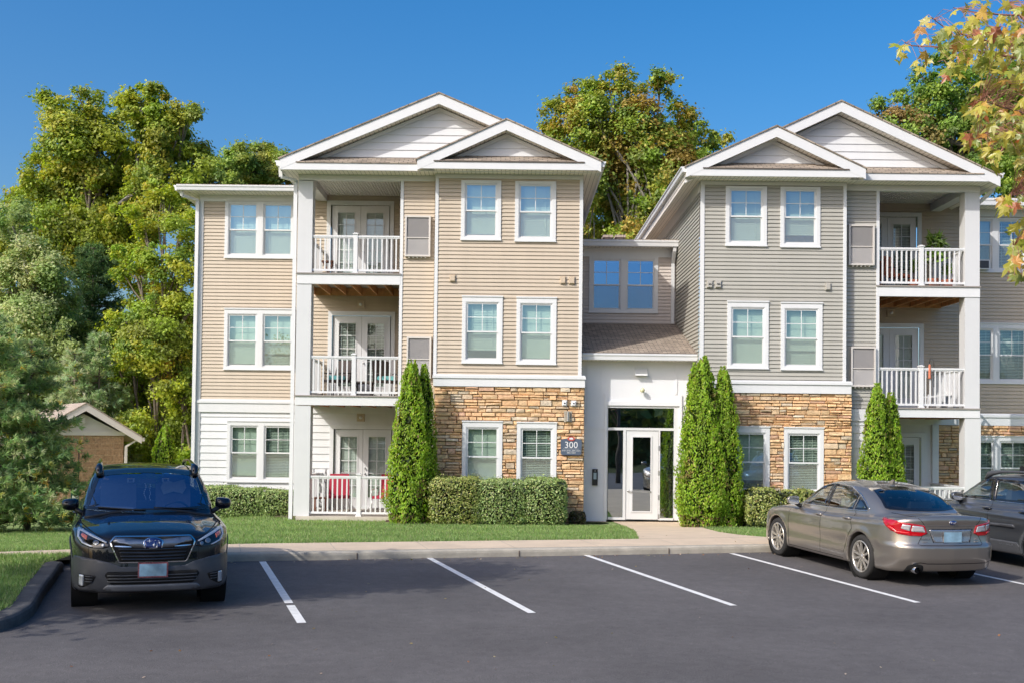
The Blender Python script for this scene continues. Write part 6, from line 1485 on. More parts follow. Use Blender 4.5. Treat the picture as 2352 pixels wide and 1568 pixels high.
def arborvitae(label, u, v_top, v_base, hw, Y, seed, n=15000, group='arborvitae planted against the building'):
    rng = np.random.default_rng(seed); b = P(u, v_base, Y); b.z = zlawn(b.x, b.y) - .02; H = P(u, v_top, Y).z - b.z; k = F_PX / Y; Wd = hw / k
    ph = rng.uniform(0, 6.28, 8)
    def prof(t): return Wd * np.clip((1 - t), 0, 1) ** .58 * np.clip(.66 + t * 2.2, 0, 1) * 1.10 + .015
    def bump(a, z): return 1 + .09 * np.sin(3 * a + ph[0] + z * .9) + .08 * np.sin(5 * a + ph[1] - z * 1.4) + .07 * np.abs(np.sin(6 * a + z * 2 + ph[2])) + .06 * np.sin(6 * z + 2 * a + ph[3]) + .05 * np.sin(12 * z + ph[4] + 5 * a) - .05
    t = rng.random(n) ** 1.25 * .985; a = rng.uniform(0, 2 * math.pi, n); z = t * H; r = prof(t) * bump(a, z) * (1 - np.abs(rng.normal(0, .09, n))) + rng.normal(0, .012, n)
    # little plumes standing off the surface
    npl = 260; pa, pt = rng.uniform(0, 6.283, npl), rng.random(npl) ** 1.15 * .97; m_ = rng.random(n) < .34; ip = rng.integers(0, npl, m_.sum()); a[m_] = pa[ip] + rng.normal(0, .07, m_.sum()); h_ = rng.uniform(0, .26, m_.sum()); z[m_] = np.minimum(pt[ip] * H + h_, H * 1.01); tt_ = np.clip(z[m_] / H, 0, .99); r[m_] = (prof(tt_) * bump(a[m_], pt[ip] * H) + .045 - h_ * .10) * rng.uniform(.9, 1.04, m_.sum())
    Pp = np.stack([r * np.cos(a), r * np.sin(a), z], 1); rad = np.stack([np.cos(a), np.sin(a), np.zeros(n)], 1)
    up = rad * .55 + np.array([0, 0, 1.0]) + rng.normal(0, .35, (n, 3)); nr = rad + np.array([0, 0, .25]) + rng.normal(0, .6, (n, 3))
    V_, F_ = leaves(Pp, nr, up, rng.uniform(.045, .10, n), .40, .1)
    c = tint_pal(n, [(.27, .44, .03), (.35, .53, .045), (.19, .32, .025), (.44, .56, .09)], (4, 4, 2, 1), rng, .22); low = (t < .08) & (rng.random(n) < .4); c[low] = (.26, .17, .08); br_ = np.sin(a * 2 + ph[5]) * np.sin(z * 1.7 + ph[6]) > .82; br_ &= rng.random(n) < .5; c[br_] = (.30, .24, .07); c *= (1 + .16 * np.sin(4 * a + 2 * z + ph[7]))[:, None]
    o = empty('arborvitae', tuple(b)); tag(o, label, 'arborvitae', group); np_mesh('foliage', V_, F_, M['leaf'], o, np.repeat(np.clip(c, .004, .6), 4, 0))
    mb = MB(); mb.tube([(0, 0, -.2), (0, 0, H * .3), (0, 0, H * .93)], [.09, .07, .01], 8)
    for i in range(40):
        a_, t_ = rng.uniform(0, 6.28), rng.uniform(.03, .85); r_ = float(prof(np.array(t_))) * .8; mb.tube([(0, 0, t_ * H * .9), (r_ * math.cos(a_), r_ * math.sin(a_), t_ * H + .12)], [.02, .006], 5, cap=False)
    mb.build('trunk', M['bark'], o)
    # dense inner leaves, tinted dark as inner shade; keeps light from passing straight through
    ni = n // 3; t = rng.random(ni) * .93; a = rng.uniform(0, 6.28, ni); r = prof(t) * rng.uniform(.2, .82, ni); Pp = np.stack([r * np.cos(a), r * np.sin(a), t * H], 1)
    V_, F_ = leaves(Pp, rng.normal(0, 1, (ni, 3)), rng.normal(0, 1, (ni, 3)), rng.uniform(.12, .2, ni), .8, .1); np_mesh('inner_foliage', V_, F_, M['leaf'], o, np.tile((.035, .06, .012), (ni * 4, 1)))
    return o
def shrub(label, u0, u1, v0, v1, Y, seed, n=9000, dep=.55, pal=((.09, .14, .035), (.13, .17, .05)), w_=(1, 1), group=None, size=.055, box=3.0, mt='leafgloss', cat='shrub'):
    rng = np.random.default_rng(seed); x0, x1 = P(u0, v1, Y).x, P(u1, v1, Y).x; zt = P((u0 + u1) / 2, v0, Y).z; cx = (x0 + x1) / 2; zb = zlawn(cx, Y) - .03; hx, hz = (x1 - x0) / 2, (zt - zb) / 2
    p = rng.uniform(-1, 1, (n, 3)); wa = np.array([dep * hz, hx * hz, hx * dep]); ax_ = rng.choice(3, n, p=wa / wa.sum()); p[np.arange(n), ax_] = np.sign(p[np.arange(n), ax_]); rr = 1 - np.abs(rng.normal(0, .10, n)); ph = rng.uniform(0, 6, 6)
    lump = 1 + .025 * np.sin(3.1 * p[:, 0] * hx * 2 + ph[0]) + .025 * np.sin(5 * p[:, 2] * 2 + ph[1]) + .02 * np.sin(9 * p[:, 0] * hx + 4 * p[:, 1] + ph[2])
    s = 1 / (np.abs(p) ** (box * .7 + 1)).sum(1) ** (1 / (box * .7 + 1)); q = p * s[:, None] * (rr * lump)[:, None]
    sp = rng.random(n) < .10; q[sp] *= 1 + rng.random((sp.sum(), 1)) ** 2 * np.array([.06, .15, .20])
    Pp = np.stack([q[:, 0] * hx, q[:, 1] * dep, q[:, 2] * hz + hz], 1); nr = q / np.array([1, 1, 1]) + rng.normal(0, .65, (n, 3)) + np.array([0, 0, .3])
    V_, F_ = leaves(Pp, nr, rng.normal(0, 1, (n, 3)) + np.array([0, 0, .6]), size * rng.uniform(.7, 1.3, n), .5, .15)
    c = tint_pal(n, pal, w_, rng, .3); o = empty('shrub', (cx, Y, zb)); tag(o, label, cat, group); np_mesh('foliage', V_, F_, M[mt], o, np.repeat(np.clip(c, .004, .6), 4, 0))
    mb = MB()
    for i in range(16): a = rng.uniform(-.6, .6, 2); mb.tube([(a[0] * hx * .6, a[1] * dep * .5, -.05), (a[0] * hx * 1.2, a[1] * dep, hz), (a[0] * hx * 1.4, a[1] * dep * 1.3, hz * 1.7)], [.014, .01, .004], 5, cap=False)
    mb.build('stem', M['bark'], o)
    ni = n // 3; q = rng.uniform(-.85, .85, (ni, 3)); Pp = np.stack([q[:, 0] * hx, q[:, 1] * dep, q[:, 2] * hz + hz], 1); V_, F_ = leaves(Pp, rng.normal(0, 1, (ni, 3)), rng.normal(0, 1, (ni, 3)), np.full(ni, size * 1.5), .8); np_mesh('inner_foliage', V_, F_, M[mt], o, np.tile((.03, .045, .014), (ni * 4, 1)))  # inner leaves tinted dark, shade inside the shrub put into the colour
    return o
# ------------------------------------------------------------------ background trees
YG = [(.13, .165, .02), (.17, .195, .025), (.09, .125, .018), (.22, .21, .03)]
GR = 'tall trees behind the building'
tree('oak_tree', 'tall yellow-green oak with ragged crown at the far left of the sky', [(190, 232, 42), (125, 262, 44), (228, 268, 48), (150, 320, 66), (225, 345, 75), (95, 392, 55), (280, 400, 70), (165, 440, 90), (60, 475, 62), (255, 480, 80), (115, 540, 84), (20, 560, 66), (210, 570, 84), (300, 540, 60)], 50, 215, -1.2, 62000, .23, YG, (4, 3, 3, 1), 11, .34, group=GR)
tree('oak_tree', 'slimmer oak crown with dark leaning limbs left of the wing roof', [(325, 228, 36), (300, 262, 28), (375, 262, 40), (425, 262, 22), (405, 318, 42), (350, 330, 46), (448, 365, 26), (395, 395, 48), (330, 420, 54), (430, 440, 36), (370, 480, 58), (300, 480, 46)], 49, 300, -1.2, 36000, .22, YG, (3, 3, 4, 1), 12, .26, group=GR, bark='barkp')
tree('maple_tree', 'yellow and green maple with orange tips close to the left wall of the wing', [(420, 522, 36), (372, 590, 46), (432, 612, 40), (340, 668, 52), (415, 712, 56), (290, 742, 46), (352, 790, 66), (428, 820, 50), (275, 850, 50), (340, 900, 66), (420, 930, 60), (300, 985, 50), (380, 1010, 66), (440, 1060, 46), (300, 600, 40), (330, 530, 40), (400, 470, 40), (445, 700, 40), (445, 880, 46), (380, 660, 50), (260, 940, 50)], 43, 360, -1.0, 60000, .17, [(.165, .20, .02), (.12, .165, .02), (.21, .22, .025), (.09, .13, .02)], (4, 4, 1.4, 3), 13, .17, group=GR, patch=[(340, 640, 26, (.30, .18, .03)), (250, 790, 26, (.30, .17, .03)), (400, 850, 26, (.30, .18, .03))], tight=.2, trunk_top=1.5)
tree('birch_tree', 'pale green leafy tree at the left edge above the pines', [(30, 520, 50), (75, 610, 70), (20, 660, 60), (125, 690, 64), (55, 745, 72), (165, 760, 60), (10, 800, 60), (110, 830, 66), (200, 840, 50)], 45, 70, -1.0, 44000, .17, [(.14, .19, .055), (.19, .24, .08), (.10, .14, .04)], (3, 3, 2), 14, .16, group=GR, bark='barkp', tight=.2)
tree('oak_tree', 'dark green tree filling the gap low behind the yellow maple', [(230, 900, 70), (300, 930, 70), (170, 930, 70), (80, 960, 80), (0, 950, 80), (250, 1010, 70), (330, 1040, 60), (200, 870, 60), (420, 1080, 50), (380, 1120, 50), (320, 1110, 50), (300, 800, 60), (400, 700, 50), (440, 780, 50), (250, 780, 60), (440, 900, 50)], 47, 230, -1.0, 44000, .19, [(.06, .09, .02), (.09, .12, .025), (.15, .17, .03)], (3, 2, 1), 15, .2, group=GR, tight=.2)
pine('pine_tree', 'dark full pine between the oaks and the pale birch', 205, 560, 1060, 95, 48, 21, [(.035, .07, .03), (.05, .09, .04)], (2, 1), 2600, .26, GR, .55, .16, .2, 12)
pine('pine_tree', 'young blue-green pine with upright tip behind the brick shed', 222, 760, 1100, 62, 42, 22, [(.10, .16, .09), (.14, .20, .12)], (2, 1), 1700, .20, GR, .7, .08, .1, 12)
pine('pine_tree', 'small grey-green pine over the shed roof', 165, 800, 1120, 70, 41.5, 23, [(.12, .18, .11), (.16, .22, .13), (.26, .19, .06)], (3, 2, .3), 1800, .20, GR, .7, .08, .1, 12)
pine('pine_tree', 'small green pine right of the shed gable', 275, 880, 1150, 46, 42.5, 24, [(.09, .14, .06), (.12, .17, .08)], (2, 1), 1100, .20, GR, .7, .07, .1, 12)
tree('oak_tree', 'rounded green treetop just above the wing roof on its left', [(500, 392, 26), (535, 380, 34), (560, 368, 26), (580, 420, 34), (590, 395, 24), (480, 412, 26), (530, 418, 36), (450, 430, 30)], 58, 520, -1.2, 15000, .22, [(.10, .14, .02), (.14, .18, .03), (.07, .11, .02)], (3, 2, 2), 31, .2, group=GR)
tree('oak_tree', 'yellowish treetop just above the wing roof beside the big gable', [(600, 366, 26), (628, 368, 26), (585, 395, 36), (625, 402, 36), (655, 400, 30)], 60, 610, -1.2, 15000, .22, [(.15, .16, .03), (.11, .15, .025), (.20, .18, .035)], (3, 2, 2), 32, .2, group=GR)
tree('oak_tree', 'large green and rust oak rising between the two gabled blocks', [(1400, 188, 34), (1335, 212, 42), (1440, 222, 40), (1278, 262, 40), (1515, 205, 30), (1360, 268, 56), (1470, 272, 56), (1560, 270, 46), (1290, 325, 50), (1400, 345, 74), (1520, 345, 70), (1602, 325, 44), (1335, 415, 62), (1450, 430, 80), (1570, 415, 62), (1652, 330, 24), (1640, 395, 36), (1380, 500, 66), (1500, 510, 70), (1590, 490, 50), (1340, 560, 50), (1440, 570, 60)], 56, 1460, -1.2, 76000, .24, [(.11, .15, .02), (.15, .185, .025), (.075, .11, .018), (.20, .17, .03)], (4, 3, 2, 2), 41, .22, group=GR, patch=[(1480, 260, 55, (.19, .14, .03)), (1420, 380, 60, (.19, .145, .03)), (1560, 380, 50, (.19, .14, .03))], bark='barkp', trunk_top=3.5)
tree('maple_tree', 'green tree turning rust coloured beyond the right gable', [(2125, 182, 44), (2190, 150, 40), (2062, 250, 42), (2150, 250, 62), (2230, 222, 60), (2030, 262, 24), (2300, 200, 60), (2110, 320, 56), (2200, 325, 70), (2290, 310, 66), (2365, 280, 66), (2250, 400, 60), (2330, 400, 66), (2200, 420, 50), (2400, 380, 60)], 54, 2200, -1.2, 56000, .22, [(.085, .135, .02), (.12, .17, .025), (.06, .10, .018)], (4, 3, 2), 42, .3, group=GR, patch=[(2055, 262, 40, (.17, .12, .04)), (2110, 330, 30, (.16, .13, .04))])
# far wood closing the horizon (one mass), and an unseen wood added behind the camera for the glass to mirror
def wood(name, xs, ys, zs, n, size, seed, pal, label):
    rng = np.random.default_rng(seed); x = rng.uniform(*xs, n); y = rng.uniform(*ys, n); h = zs[1] * (1 + .22 * np.sin(x * .31) + .12 * np.sin(x * .83 + 1)); z = zs[0] + (h - zs[0]) * rng.random(n) ** .8
    V_, F_ = leaves(np.stack([x, y, z], 1), rng.normal(0, 1, (n, 3)) + np.array([0, -.6 * np.sign(ys[0]), .5]), rng.normal(0, 1, (n, 3)), size * rng.uniform(.6, 1.4, n), .8)
    o = np_mesh(name, V_, F_, M['leaf'], None, np.repeat(tint_pal(n, pal, [1] * len(pal), rng, .4), 4, 0)); tag(o, label, 'wood', kind='stuff')
wood('distant_wood', (-75, -14), (60, 72), (-1.2, 8.5), 30000, .5, 51, [(.05, .08, .02), (.08, .11, .025)], 'far dark wood closing the view behind the trees at the left')
wood('wood', (-60, 70), (-52, -40), (-1, 6), 12000, 1.2, 52, [(.12, .18, .05), (.18, .22, .06)], 'unseen wood added behind the viewer for the glass to mirror')
# ------------------------------------------------------------------ pines in front at the left
pine('pine_tree', 'soft grey-green pine spreading in front of the brick shed', 62, 770, 1203, 150, 31, 61, [(.085, .135, .065), (.12, .175, .085), (.06, .10, .05), (.28, .17, .05)], (4, 3, 2, .45), 3300, .18, 'pines on the left lawn', .85, .11, .04, 16, .14)
pine('pine_tree', 'taller pine cut by the left edge of the picture', -46, 700, 1212, 150, 29.5, 62, [(.10, .16, .08), (.14, .20, .10), (.07, .12, .055), (.28, .18, .05)], (4, 3, 2, .3), 3600, .155, 'pines on the left lawn', .6, .12, .08, 16, .1)
# ------------------------------------------------------------------ arborvitae
arborvitae('taller arborvitae of the pair hiding the left patio corner', 942, 830, 1199, 55, 28.5, 71, 17000)
arborvitae('slim arborvitae growing against the stone wall, right one of the patio pair', 970, 841, 1199, 36, 28.75, 72, 10000)
arborvitae('broad bright green arborvitae nearest the entrance door', 1613, 822, 1207, 58, 28.5, 73, 19000)
arborvitae('narrow low arborvitae tucked at the entrance door side of the broad one', 1594, 836, 1204, 38, 28.75, 74, 9000)
arborvitae('arborvitae at the window side of the entrance trees with a pointed tip', 1660, 845, 1207, 47, 28.6, 75, 15000)
arborvitae('tall arborvitae behind the tan car roof, left one of two', 2014, 884, 1214, 46, 28.5, 76, 13000)
arborvitae('shorter arborvitae behind the tan car roof, right one of two', 2044, 905, 1214, 38, 28.7, 77, 11000)
arborvitae('small lone arborvitae on the lawn behind the black car', 376, 976, 1200, 42, 34, 78, 9000)
# ------------------------------------------------------------------ hedges
HP = [(.27, .38, .11), (.35, .46, .15), (.19, .28, .08), (.46, .50, .20)]; HG = 'clipped shrubs along the wall'
shrub('grey-green shrub under the wing window beside the black car', 446, 552, 1113, 1190, 31.3, 81, 9000, .6, HP, (3, 3, 3, 1), HG, .055, 6.0)
shrub('grey-green shrub in the middle under the wing window', 526, 624, 1118, 1191, 31.2, 82, 8000, .6, HP, (3, 3, 3, 1), HG, .055, 6.0)
shrub('grey-green shrub ending at the white patio column', 600, 682, 1124, 1191, 31.2, 83, 8000, .6, HP, (3, 3, 3, 1), HG, .055, 6.0)
HY = [(.30, .35, .08), (.40, .44, .12), (.21, .27, .065), (.50, .48, .18)]
shrub('square yellow-green shrub beside the slim arborvitae at the stone wall', 986, 1108, 1092, 1201, 28.6, 84, 13000, .65, HY, (3, 3, 3, 1.4), HG, .055, 7.0)
shrub('green shrub in the middle of the stone wall hedge', 1086, 1216, 1098, 1202, 28.6, 85, 13000, .65, HP, (3, 3, 3, 1.4), HG, .055, 6.0)
shrub('green shrub at the door end of the stone wall hedge', 1192, 1302, 1094, 1201, 28.65, 86, 12000, .65, HP, (3, 3, 3, 1.4), HG, .055, 6.0)
shrub('shrub under the right stone wall beside the entrance arborvitae', 1706, 1792, 1117, 1207, 28.5, 87, 9000, .6, HY, (3, 3, 3, 1.2), HG, .06)
shrub('shrub under the right stone wall partly behind the tan car', 1782, 1880, 1121, 1207, 28.5, 88, 9000, .6, HY, (3, 3, 3, 1.2), HG, .06)
shrub('tiny reddish shrub at the foot of the stone wall by the intercom', 1306, 1346, 1172, 1200, 29.0, 89, 1200, .18, [(.12, .07, .04), (.10, .11, .04)], (1, 1), None, .05, 2.4)
# ------------------------------------------------------------------ grass blades
def grass():
    rng = np.random.default_rng(5); n = 150000; x = rng.uniform(-13, 8.5, n * 2); y = rng.uniform(16, 30.5, n * 2)
    bx, by = np.array(bxs), np.array(bys); yb = np.array([yback(v) for v in np.linspace(-13, 8.5, 200)]); ybx = np.interp(x, np.linspace(-13, 8.5, 200), yb)
    k = (y > ybx + .03) & (y < np.where(x < -8, 33, 31)) & (rng.random(n * 2) < np.clip(1.25 - (y - 18) / 18, .3, 1))
    lx, ly = [p.y for p in La], [p.x for p in La]; rx_, ry_ = [p.y for p in Ra], [p.x for p in Ra]
    lef = np.interp(y, np.array(lx), np.array(ly)); rig = np.interp(y, np.array(rx_), np.array(ry_)); k &= ~((x > lef) & (x < rig) & (y < YE) & (y > yback(1.5) - 3))
    k &= ~((y > 28.35) & (x > -3.2)) & ~((y > 30.9) & (x > -9))
    x, y = x[k][:n], y[k][:n]
    # island lawn
    ix = rng.uniform(-9.0, -4.3, 90000); iy = rng.uniform(10.5, 18.5, 90000); ki = inpoly(ix, iy, [(q.x, q.y) for q in ring]); ix, iy = ix[ki], iy[ki]
    Z = np.concatenate([np.array([zlawn(a, b) for a, b in zip(x, y)]), np.array([zwalk(a, b) for a, b in zip(ix, iy)])]); x, y = np.concatenate([x, ix]), np.concatenate([y, iy]); n = len(x)
    Pp = np.stack([x, y, Z], 1); h = rng.uniform(.035, .075, n); a = rng.uniform(0, 6.28, n); w2 = .008; d = np.stack([np.cos(a), np.sin(a), 0 * a], 1); tip = Pp + np.stack([rng.normal(0, .022, n), rng.normal(0, .022, n), h], 1)
    V_ = np.stack([Pp - d * w2, Pp + d * w2, tip], 1).reshape(-1, 3); F_ = np.arange(n * 3).reshape(-1, 3); ns = np.sin(x * 1.7) * np.sin(y * 2.3 + x) * .12
    c = tint_pal(n, [(.23, .35, .10), (.30, .42, .15), (.17, .27, .07), (.42, .42, .22)], (4, 3, 2, .7), rng, .2) * (1 + ns[:, None])
    o = np_mesh('grass', V_, F_, M['leaf'], None, np.repeat(np.clip(c, .01, .6), 3, 0)); tag(o, 'short mown green grass of the lawns', 'grass', kind='stuff')
grass()
def litter():
    rng = np.random.default_rng(9); P_ = []
    for i in range(110): u, v = rng.uniform(380, 1800), rng.uniform(1262, 1290); q = G0(u, v); t = rng.uniform(.02, .35) ** 1; y = kerb_y(q.x) - t; P_.append((q.x, y, zlot(q.x, y) + .008))
    for i in range(60): q = G0(rng.uniform(100, 2300), rng.uniform(1290, 1560)); P_.append((q.x, q.y, zlot(q.x, q.y) + .008))
    for i in range(60): x = rng.uniform(-9, 7); y = yback(x) + rng.uniform(-.8, 2); P_.append((x, y, (zlawn(x, y) if y > yback(x) else zwalk(x, y)) + .02))
    P_ = np.array(P_); n = len(P_); V_, F_ = leaves(P_, rng.normal(0, .3, (n, 3)) + np.array([0, 0, 1]), rng.normal(0, 1, (n, 3)), rng.uniform(.02, .05, n), .7)
    tag(np_mesh('fallen_leaves', V_, F_, M['leaf'], None, np.repeat(tint_pal(n, [(.35, .18, .08), (.5, .42, .3), (.3, .25, .1)], (1, 1, 1), rng, .3), 4, 0)), 'scattered dry leaves and grit along the kerb', 'leaf litter', kind='stuff')
litter()
# ------------------------------------------------------------------ tree left of the camera whose shade falls on the lot
def shade_tree():
    bl = []; rng = np.random.default_rng(3)
    for (x, y, z, r) in ((-9.6, 9.2, 5.0, 1.3), (-8.6, 10.4, 4.6, 1.2), (-10.2, 11.2, 5.3, 1.4), (-9.0, 12.0, 4.2, 1.1), (-8.2, 11.4, 5.6, 1.1), (-10.6, 9.8, 4.2, 1.2), (-7.6, 10.9, 4.9, .8), (-9.4, 10.5, 6.2, 1.2), (-8.0, 12.6, 5.2, .8), (-7.35, 12.0, 4.3, .6), (-9.9, 12.6, 4.6, 1.0), (-6.9, 11.2, 5.5, .55), (-8.1, 10.3, 7.0, .9), (-7.6, 10.9, 7.4, .8), (-8.8, 11.2, 7.1, .9), (-7.5, 11.5, 6.6, .7), (-9.4, 9.6, 6.8, .9)): bl.append((x, y, z, r))
    cen = np.array([b[:3] for b in bl]); rad = np.array([b[3] for b in bl]); C_ = []; 
    for c, r in zip(cen, rad): C_.append(c + unit(rng.normal(0, 1, (26, 3))) * r * rng.uniform(.3, 1, (26, 1)))
    C_ = np.concatenate(C_); n = 26000; i = rng.integers(0, len(C_), n); Pp = C_[i] + rng.normal(0, 1, (n, 3)) * np.array([.26, .26, .13])
    V_, F_ = leaves(Pp, rng.normal(0, .8, (n, 3)) + np.array([0, 0, .7]), rng.normal(0, 1, (n, 3)), rng.uniform(.10, .17, n), .8)
    b = np.array([-9.3, 10.6, -.3]); t = empty('maple_tree', tuple(b)); tag(t, 'young maple outside the left edge whose dappled shade falls around the black car', 'tree')
    np_mesh('crown', V_ - b, F_, M['leaf'], t, np.repeat(tint_pal(n, [(.14, .18, .03), (.3, .2, .04)], (2, 1), rng), 4, 0)); mb = MB(); tp = limb(mb, (0, 0, -.2), (0, 0, 3.4), .12, .08, rng, .02)
    for c in cen: limb(mb, tp[-1], c - b, .05, .012, rng, .08)
    mb.build('trunk', M['bark'], t)
shade_tree()
# ------------------------------------------------------------------ maple branches in the top right corner
def maple():
    rng = np.random.default_rng(17)
    def px(x, y): return ((2000 + x / 2.412) * .98, y / 2.412 * .98)
    base = np.array([5.0, 7.9, -.4]); t = empty('maple_tree', tuple(base)); tag(t, 'maple with large yellow-green and orange leaves reaching in from the top right', 'tree')
    lf = [(0, 0), (.10, -.02), (.34, -.10), (.26, .10), (.50, .34), (.30, .36), (.26, .50), (.10, .44), (.0, .98)]
    half = [(0, 0), (.09, .02), (.36, -.08), (.27, .10), (.55, .36), (.33, .37), (.27, .52), (.12, .46), (.13, .66), (0, .98)]
    shape = np.array(half + [(-a, b) for a, b in half[-2:0:-1]])      # closed outline
    m_ = len(shape)
    regs = [((520, 120), (760, 420), 30, .3), ((640, 0), (960, 260), 46, .25), ((690, 200), (960, 470), 62, .3), ((620, 520), (820, 640), 14, .4), ((690, 560), (960, 760), 52, .4), ((700, 740), (960, 900), 40, .5), ((620, 720), (720, 830), 9, .8), ((830, 1095), (930, 1190), 7, .95), ((880, 1260), (960, 1450), 8, .9), ((900, 1450), (965, 1560), 7, .9), ((930, 0), (1250, 1000), 330, .35), ((960, 1000), (1250, 1550), 120, .6)]
    P_, O_ = [], []
    for (a, b), (c, d), n, o in regs:
        for _ in range(n): P_.append((*px(rng.uniform(a, c), rng.uniform(b, d)), rng.uniform(6.6, 8.4))); O_.append(o)
    hand = [(395, 105), (440, 130), (385, 150), (460, 165), (425, 225), (470, 200), (545, 150), (555, 175), (290, 250), (250, 250), (285, 300), (250, 340), (400, 290), (365, 345), (430, 335), (390, 380), (600, 205), (540, 245), (590, 250), (565, 65), (690, 25), (650, 50), (690, 110), (560, 350), (600, 370), (635, 330), (800, 945), (740, 860), (860, 1120), (880, 1150), (840, 1150), (875, 1180), (900, 1390), (925, 1430)]
    for h in hand: P_.append((*px(*h), rng.uniform(6.9, 7.4))); O_.append(.55)
    W = np.array([tuple(P(u, v, y)) for u, v, y in P_]); n = len(W); O_ = np.array(O_)
    sz = rng.uniform(.06, .115, n); tipd = unit(rng.normal(0, .45, (n, 3)) + np.array([-.45, -.1, -.75])); nr = unit(rng.normal(0, .5, (n, 3)) + np.array([-.25, -.75, .55])); nr = unit(nr - (nr * tipd).sum(1, keepdims=True) * tipd); sd = np.cross(tipd, nr)
    V_ = W[:, None, :] + (sd[:, None, :] * shape[None, :, 0:1] + tipd[:, None, :] * shape[None, :, 1:2]) * sz[:, None, None]
    curl = (-(shape[:, 0] ** 2) * .9 - (shape[:, 1] - .2) ** 2 * .35); V_ += nr[:, None, :] * curl[None, :, None] * sz[:, None, None] * rng.uniform(.3, 1.3, (n, 1, 1))
    ctr = W + tipd * (sz * .3)[:, None]; V2 = np.concatenate([V_, ctr[:, None, :]], 1).reshape(-1, 3); F_ = np.concatenate([np.stack([np.full(n, 0) + np.arange(n) * (m_ + 1) + i, np.arange(n) * (m_ + 1) + (i + 1) % m_, np.arange(n) * (m_ + 1) + m_], 1) for i in range(m_)])
    pal = np.array([(.46, .46, .05), (.34, .40, .05), (.55, .50, .08), (.24, .31, .05)]); org = np.array([(.58, .28, .06), (.60, .38, .07), (.50, .16, .07)])
    c = np.where((rng.random(n) < O_ * .36)[:, None], org[rng.integers(0, 3, n)], pal[rng.integers(0, 4, n)]) * rng.uniform(.8, 1.15, (n, 1)); cv = np.repeat(c[:, None, :], m_ + 1, 1).copy(); rim = np.ones(m_ + 1); rim[-1] = .0
    cv = cv * (1 - .35 * rim[None, :, None]) + .35 * rim[None, :, None] * (c * .6 + np.array([.36, .24, .03]) * .6)[:, None, :]
    np_mesh('crown', V2 - base, F_, M['leafbig'], t, np.clip(cv, .01, .7).reshape(-1, 3))
    # twigs: every branch an object of its own, with the leaf stalks that hang on it
    LN = [([(1250, 330), (900, 250), (780, 240), (640, 205), (520, 160), (440, 100)], .010), ([(1200, 380), (760, 300), (600, 280), (440, 265), (330, 260), (290, 240)], .010), ([(1200, 160), (965, 90), (840, 85), (680, 70), (565, 45)], .009), ([(1200, 700), (960, 640), (820, 600), (700, 560)], .009),
          ([(1200, 820), (960, 760), (800, 760), (680, 790)], .009), ([(1150, 1060), (960, 1090), (880, 1110)], .006), ([(1150, 1350), (980, 1370), (890, 1400)], .006), ([(1150, 300), (950, 100), (850, 0)], .012)]
    main = MB(); main.tube([(0, 0, -.3), (.03, 0, 2.5), (0, .05, 6.2)], [.13, .10, .04], 10); main.build('trunk', M['bark'], t)
    TT, TI, MBs = [], [], []
    for i, (pts, r0) in enumerate(LN):
        q = [tuple(np.array(P(*px(*p_), 7.7 - .6 * j / (len(pts) - 1))) - base) for j, p_ in enumerate(pts)]; h = q[0]
        root = [(0, 0, max(1.6, h[2] - 1.2)), (h[0] * .4, h[1] * .4, h[2] - .4)]
        mb = MB(); mb.tube(root + q, [.03, .018] + [r0 + (.0022 - r0) * j / (len(q) - 1) for j in range(len(q))], 6, cap=False); MBs.append(mb)
        for a_, b_ in zip(q, q[1:]):
            for k in range(6): TT.append(np.array(a_) + (np.array(b_) - np.array(a_)) * k / 6); TI.append(i)
    TT = np.array(TT)
    for w_ in W:
        q = w_ - base; dd = TT - q; k = np.argmin((dd ** 2).sum(1)); e = TT[k]; L_ = np.linalg.norm(e - q); e = q + (e - q) * min(1, .16 / max(L_, .01)) if L_ > .45 else e; mid_ = (q + e) / 2 + np.array([0, 0, .02 + .08 * np.linalg.norm(e - q)]); MBs[TI[k]].tube([tuple(q), tuple(mid_), tuple(e)], [.0011, .0015, .002], 4, cap=False)
    for mb in MBs: mb.build('branch', M['twig'], t)
M['twig'] = mat('red_twig', (.42, .20, .13), .6); M['leafbig'] = leaf_mat('maple_leaf', .45, .45, .05)
maple()
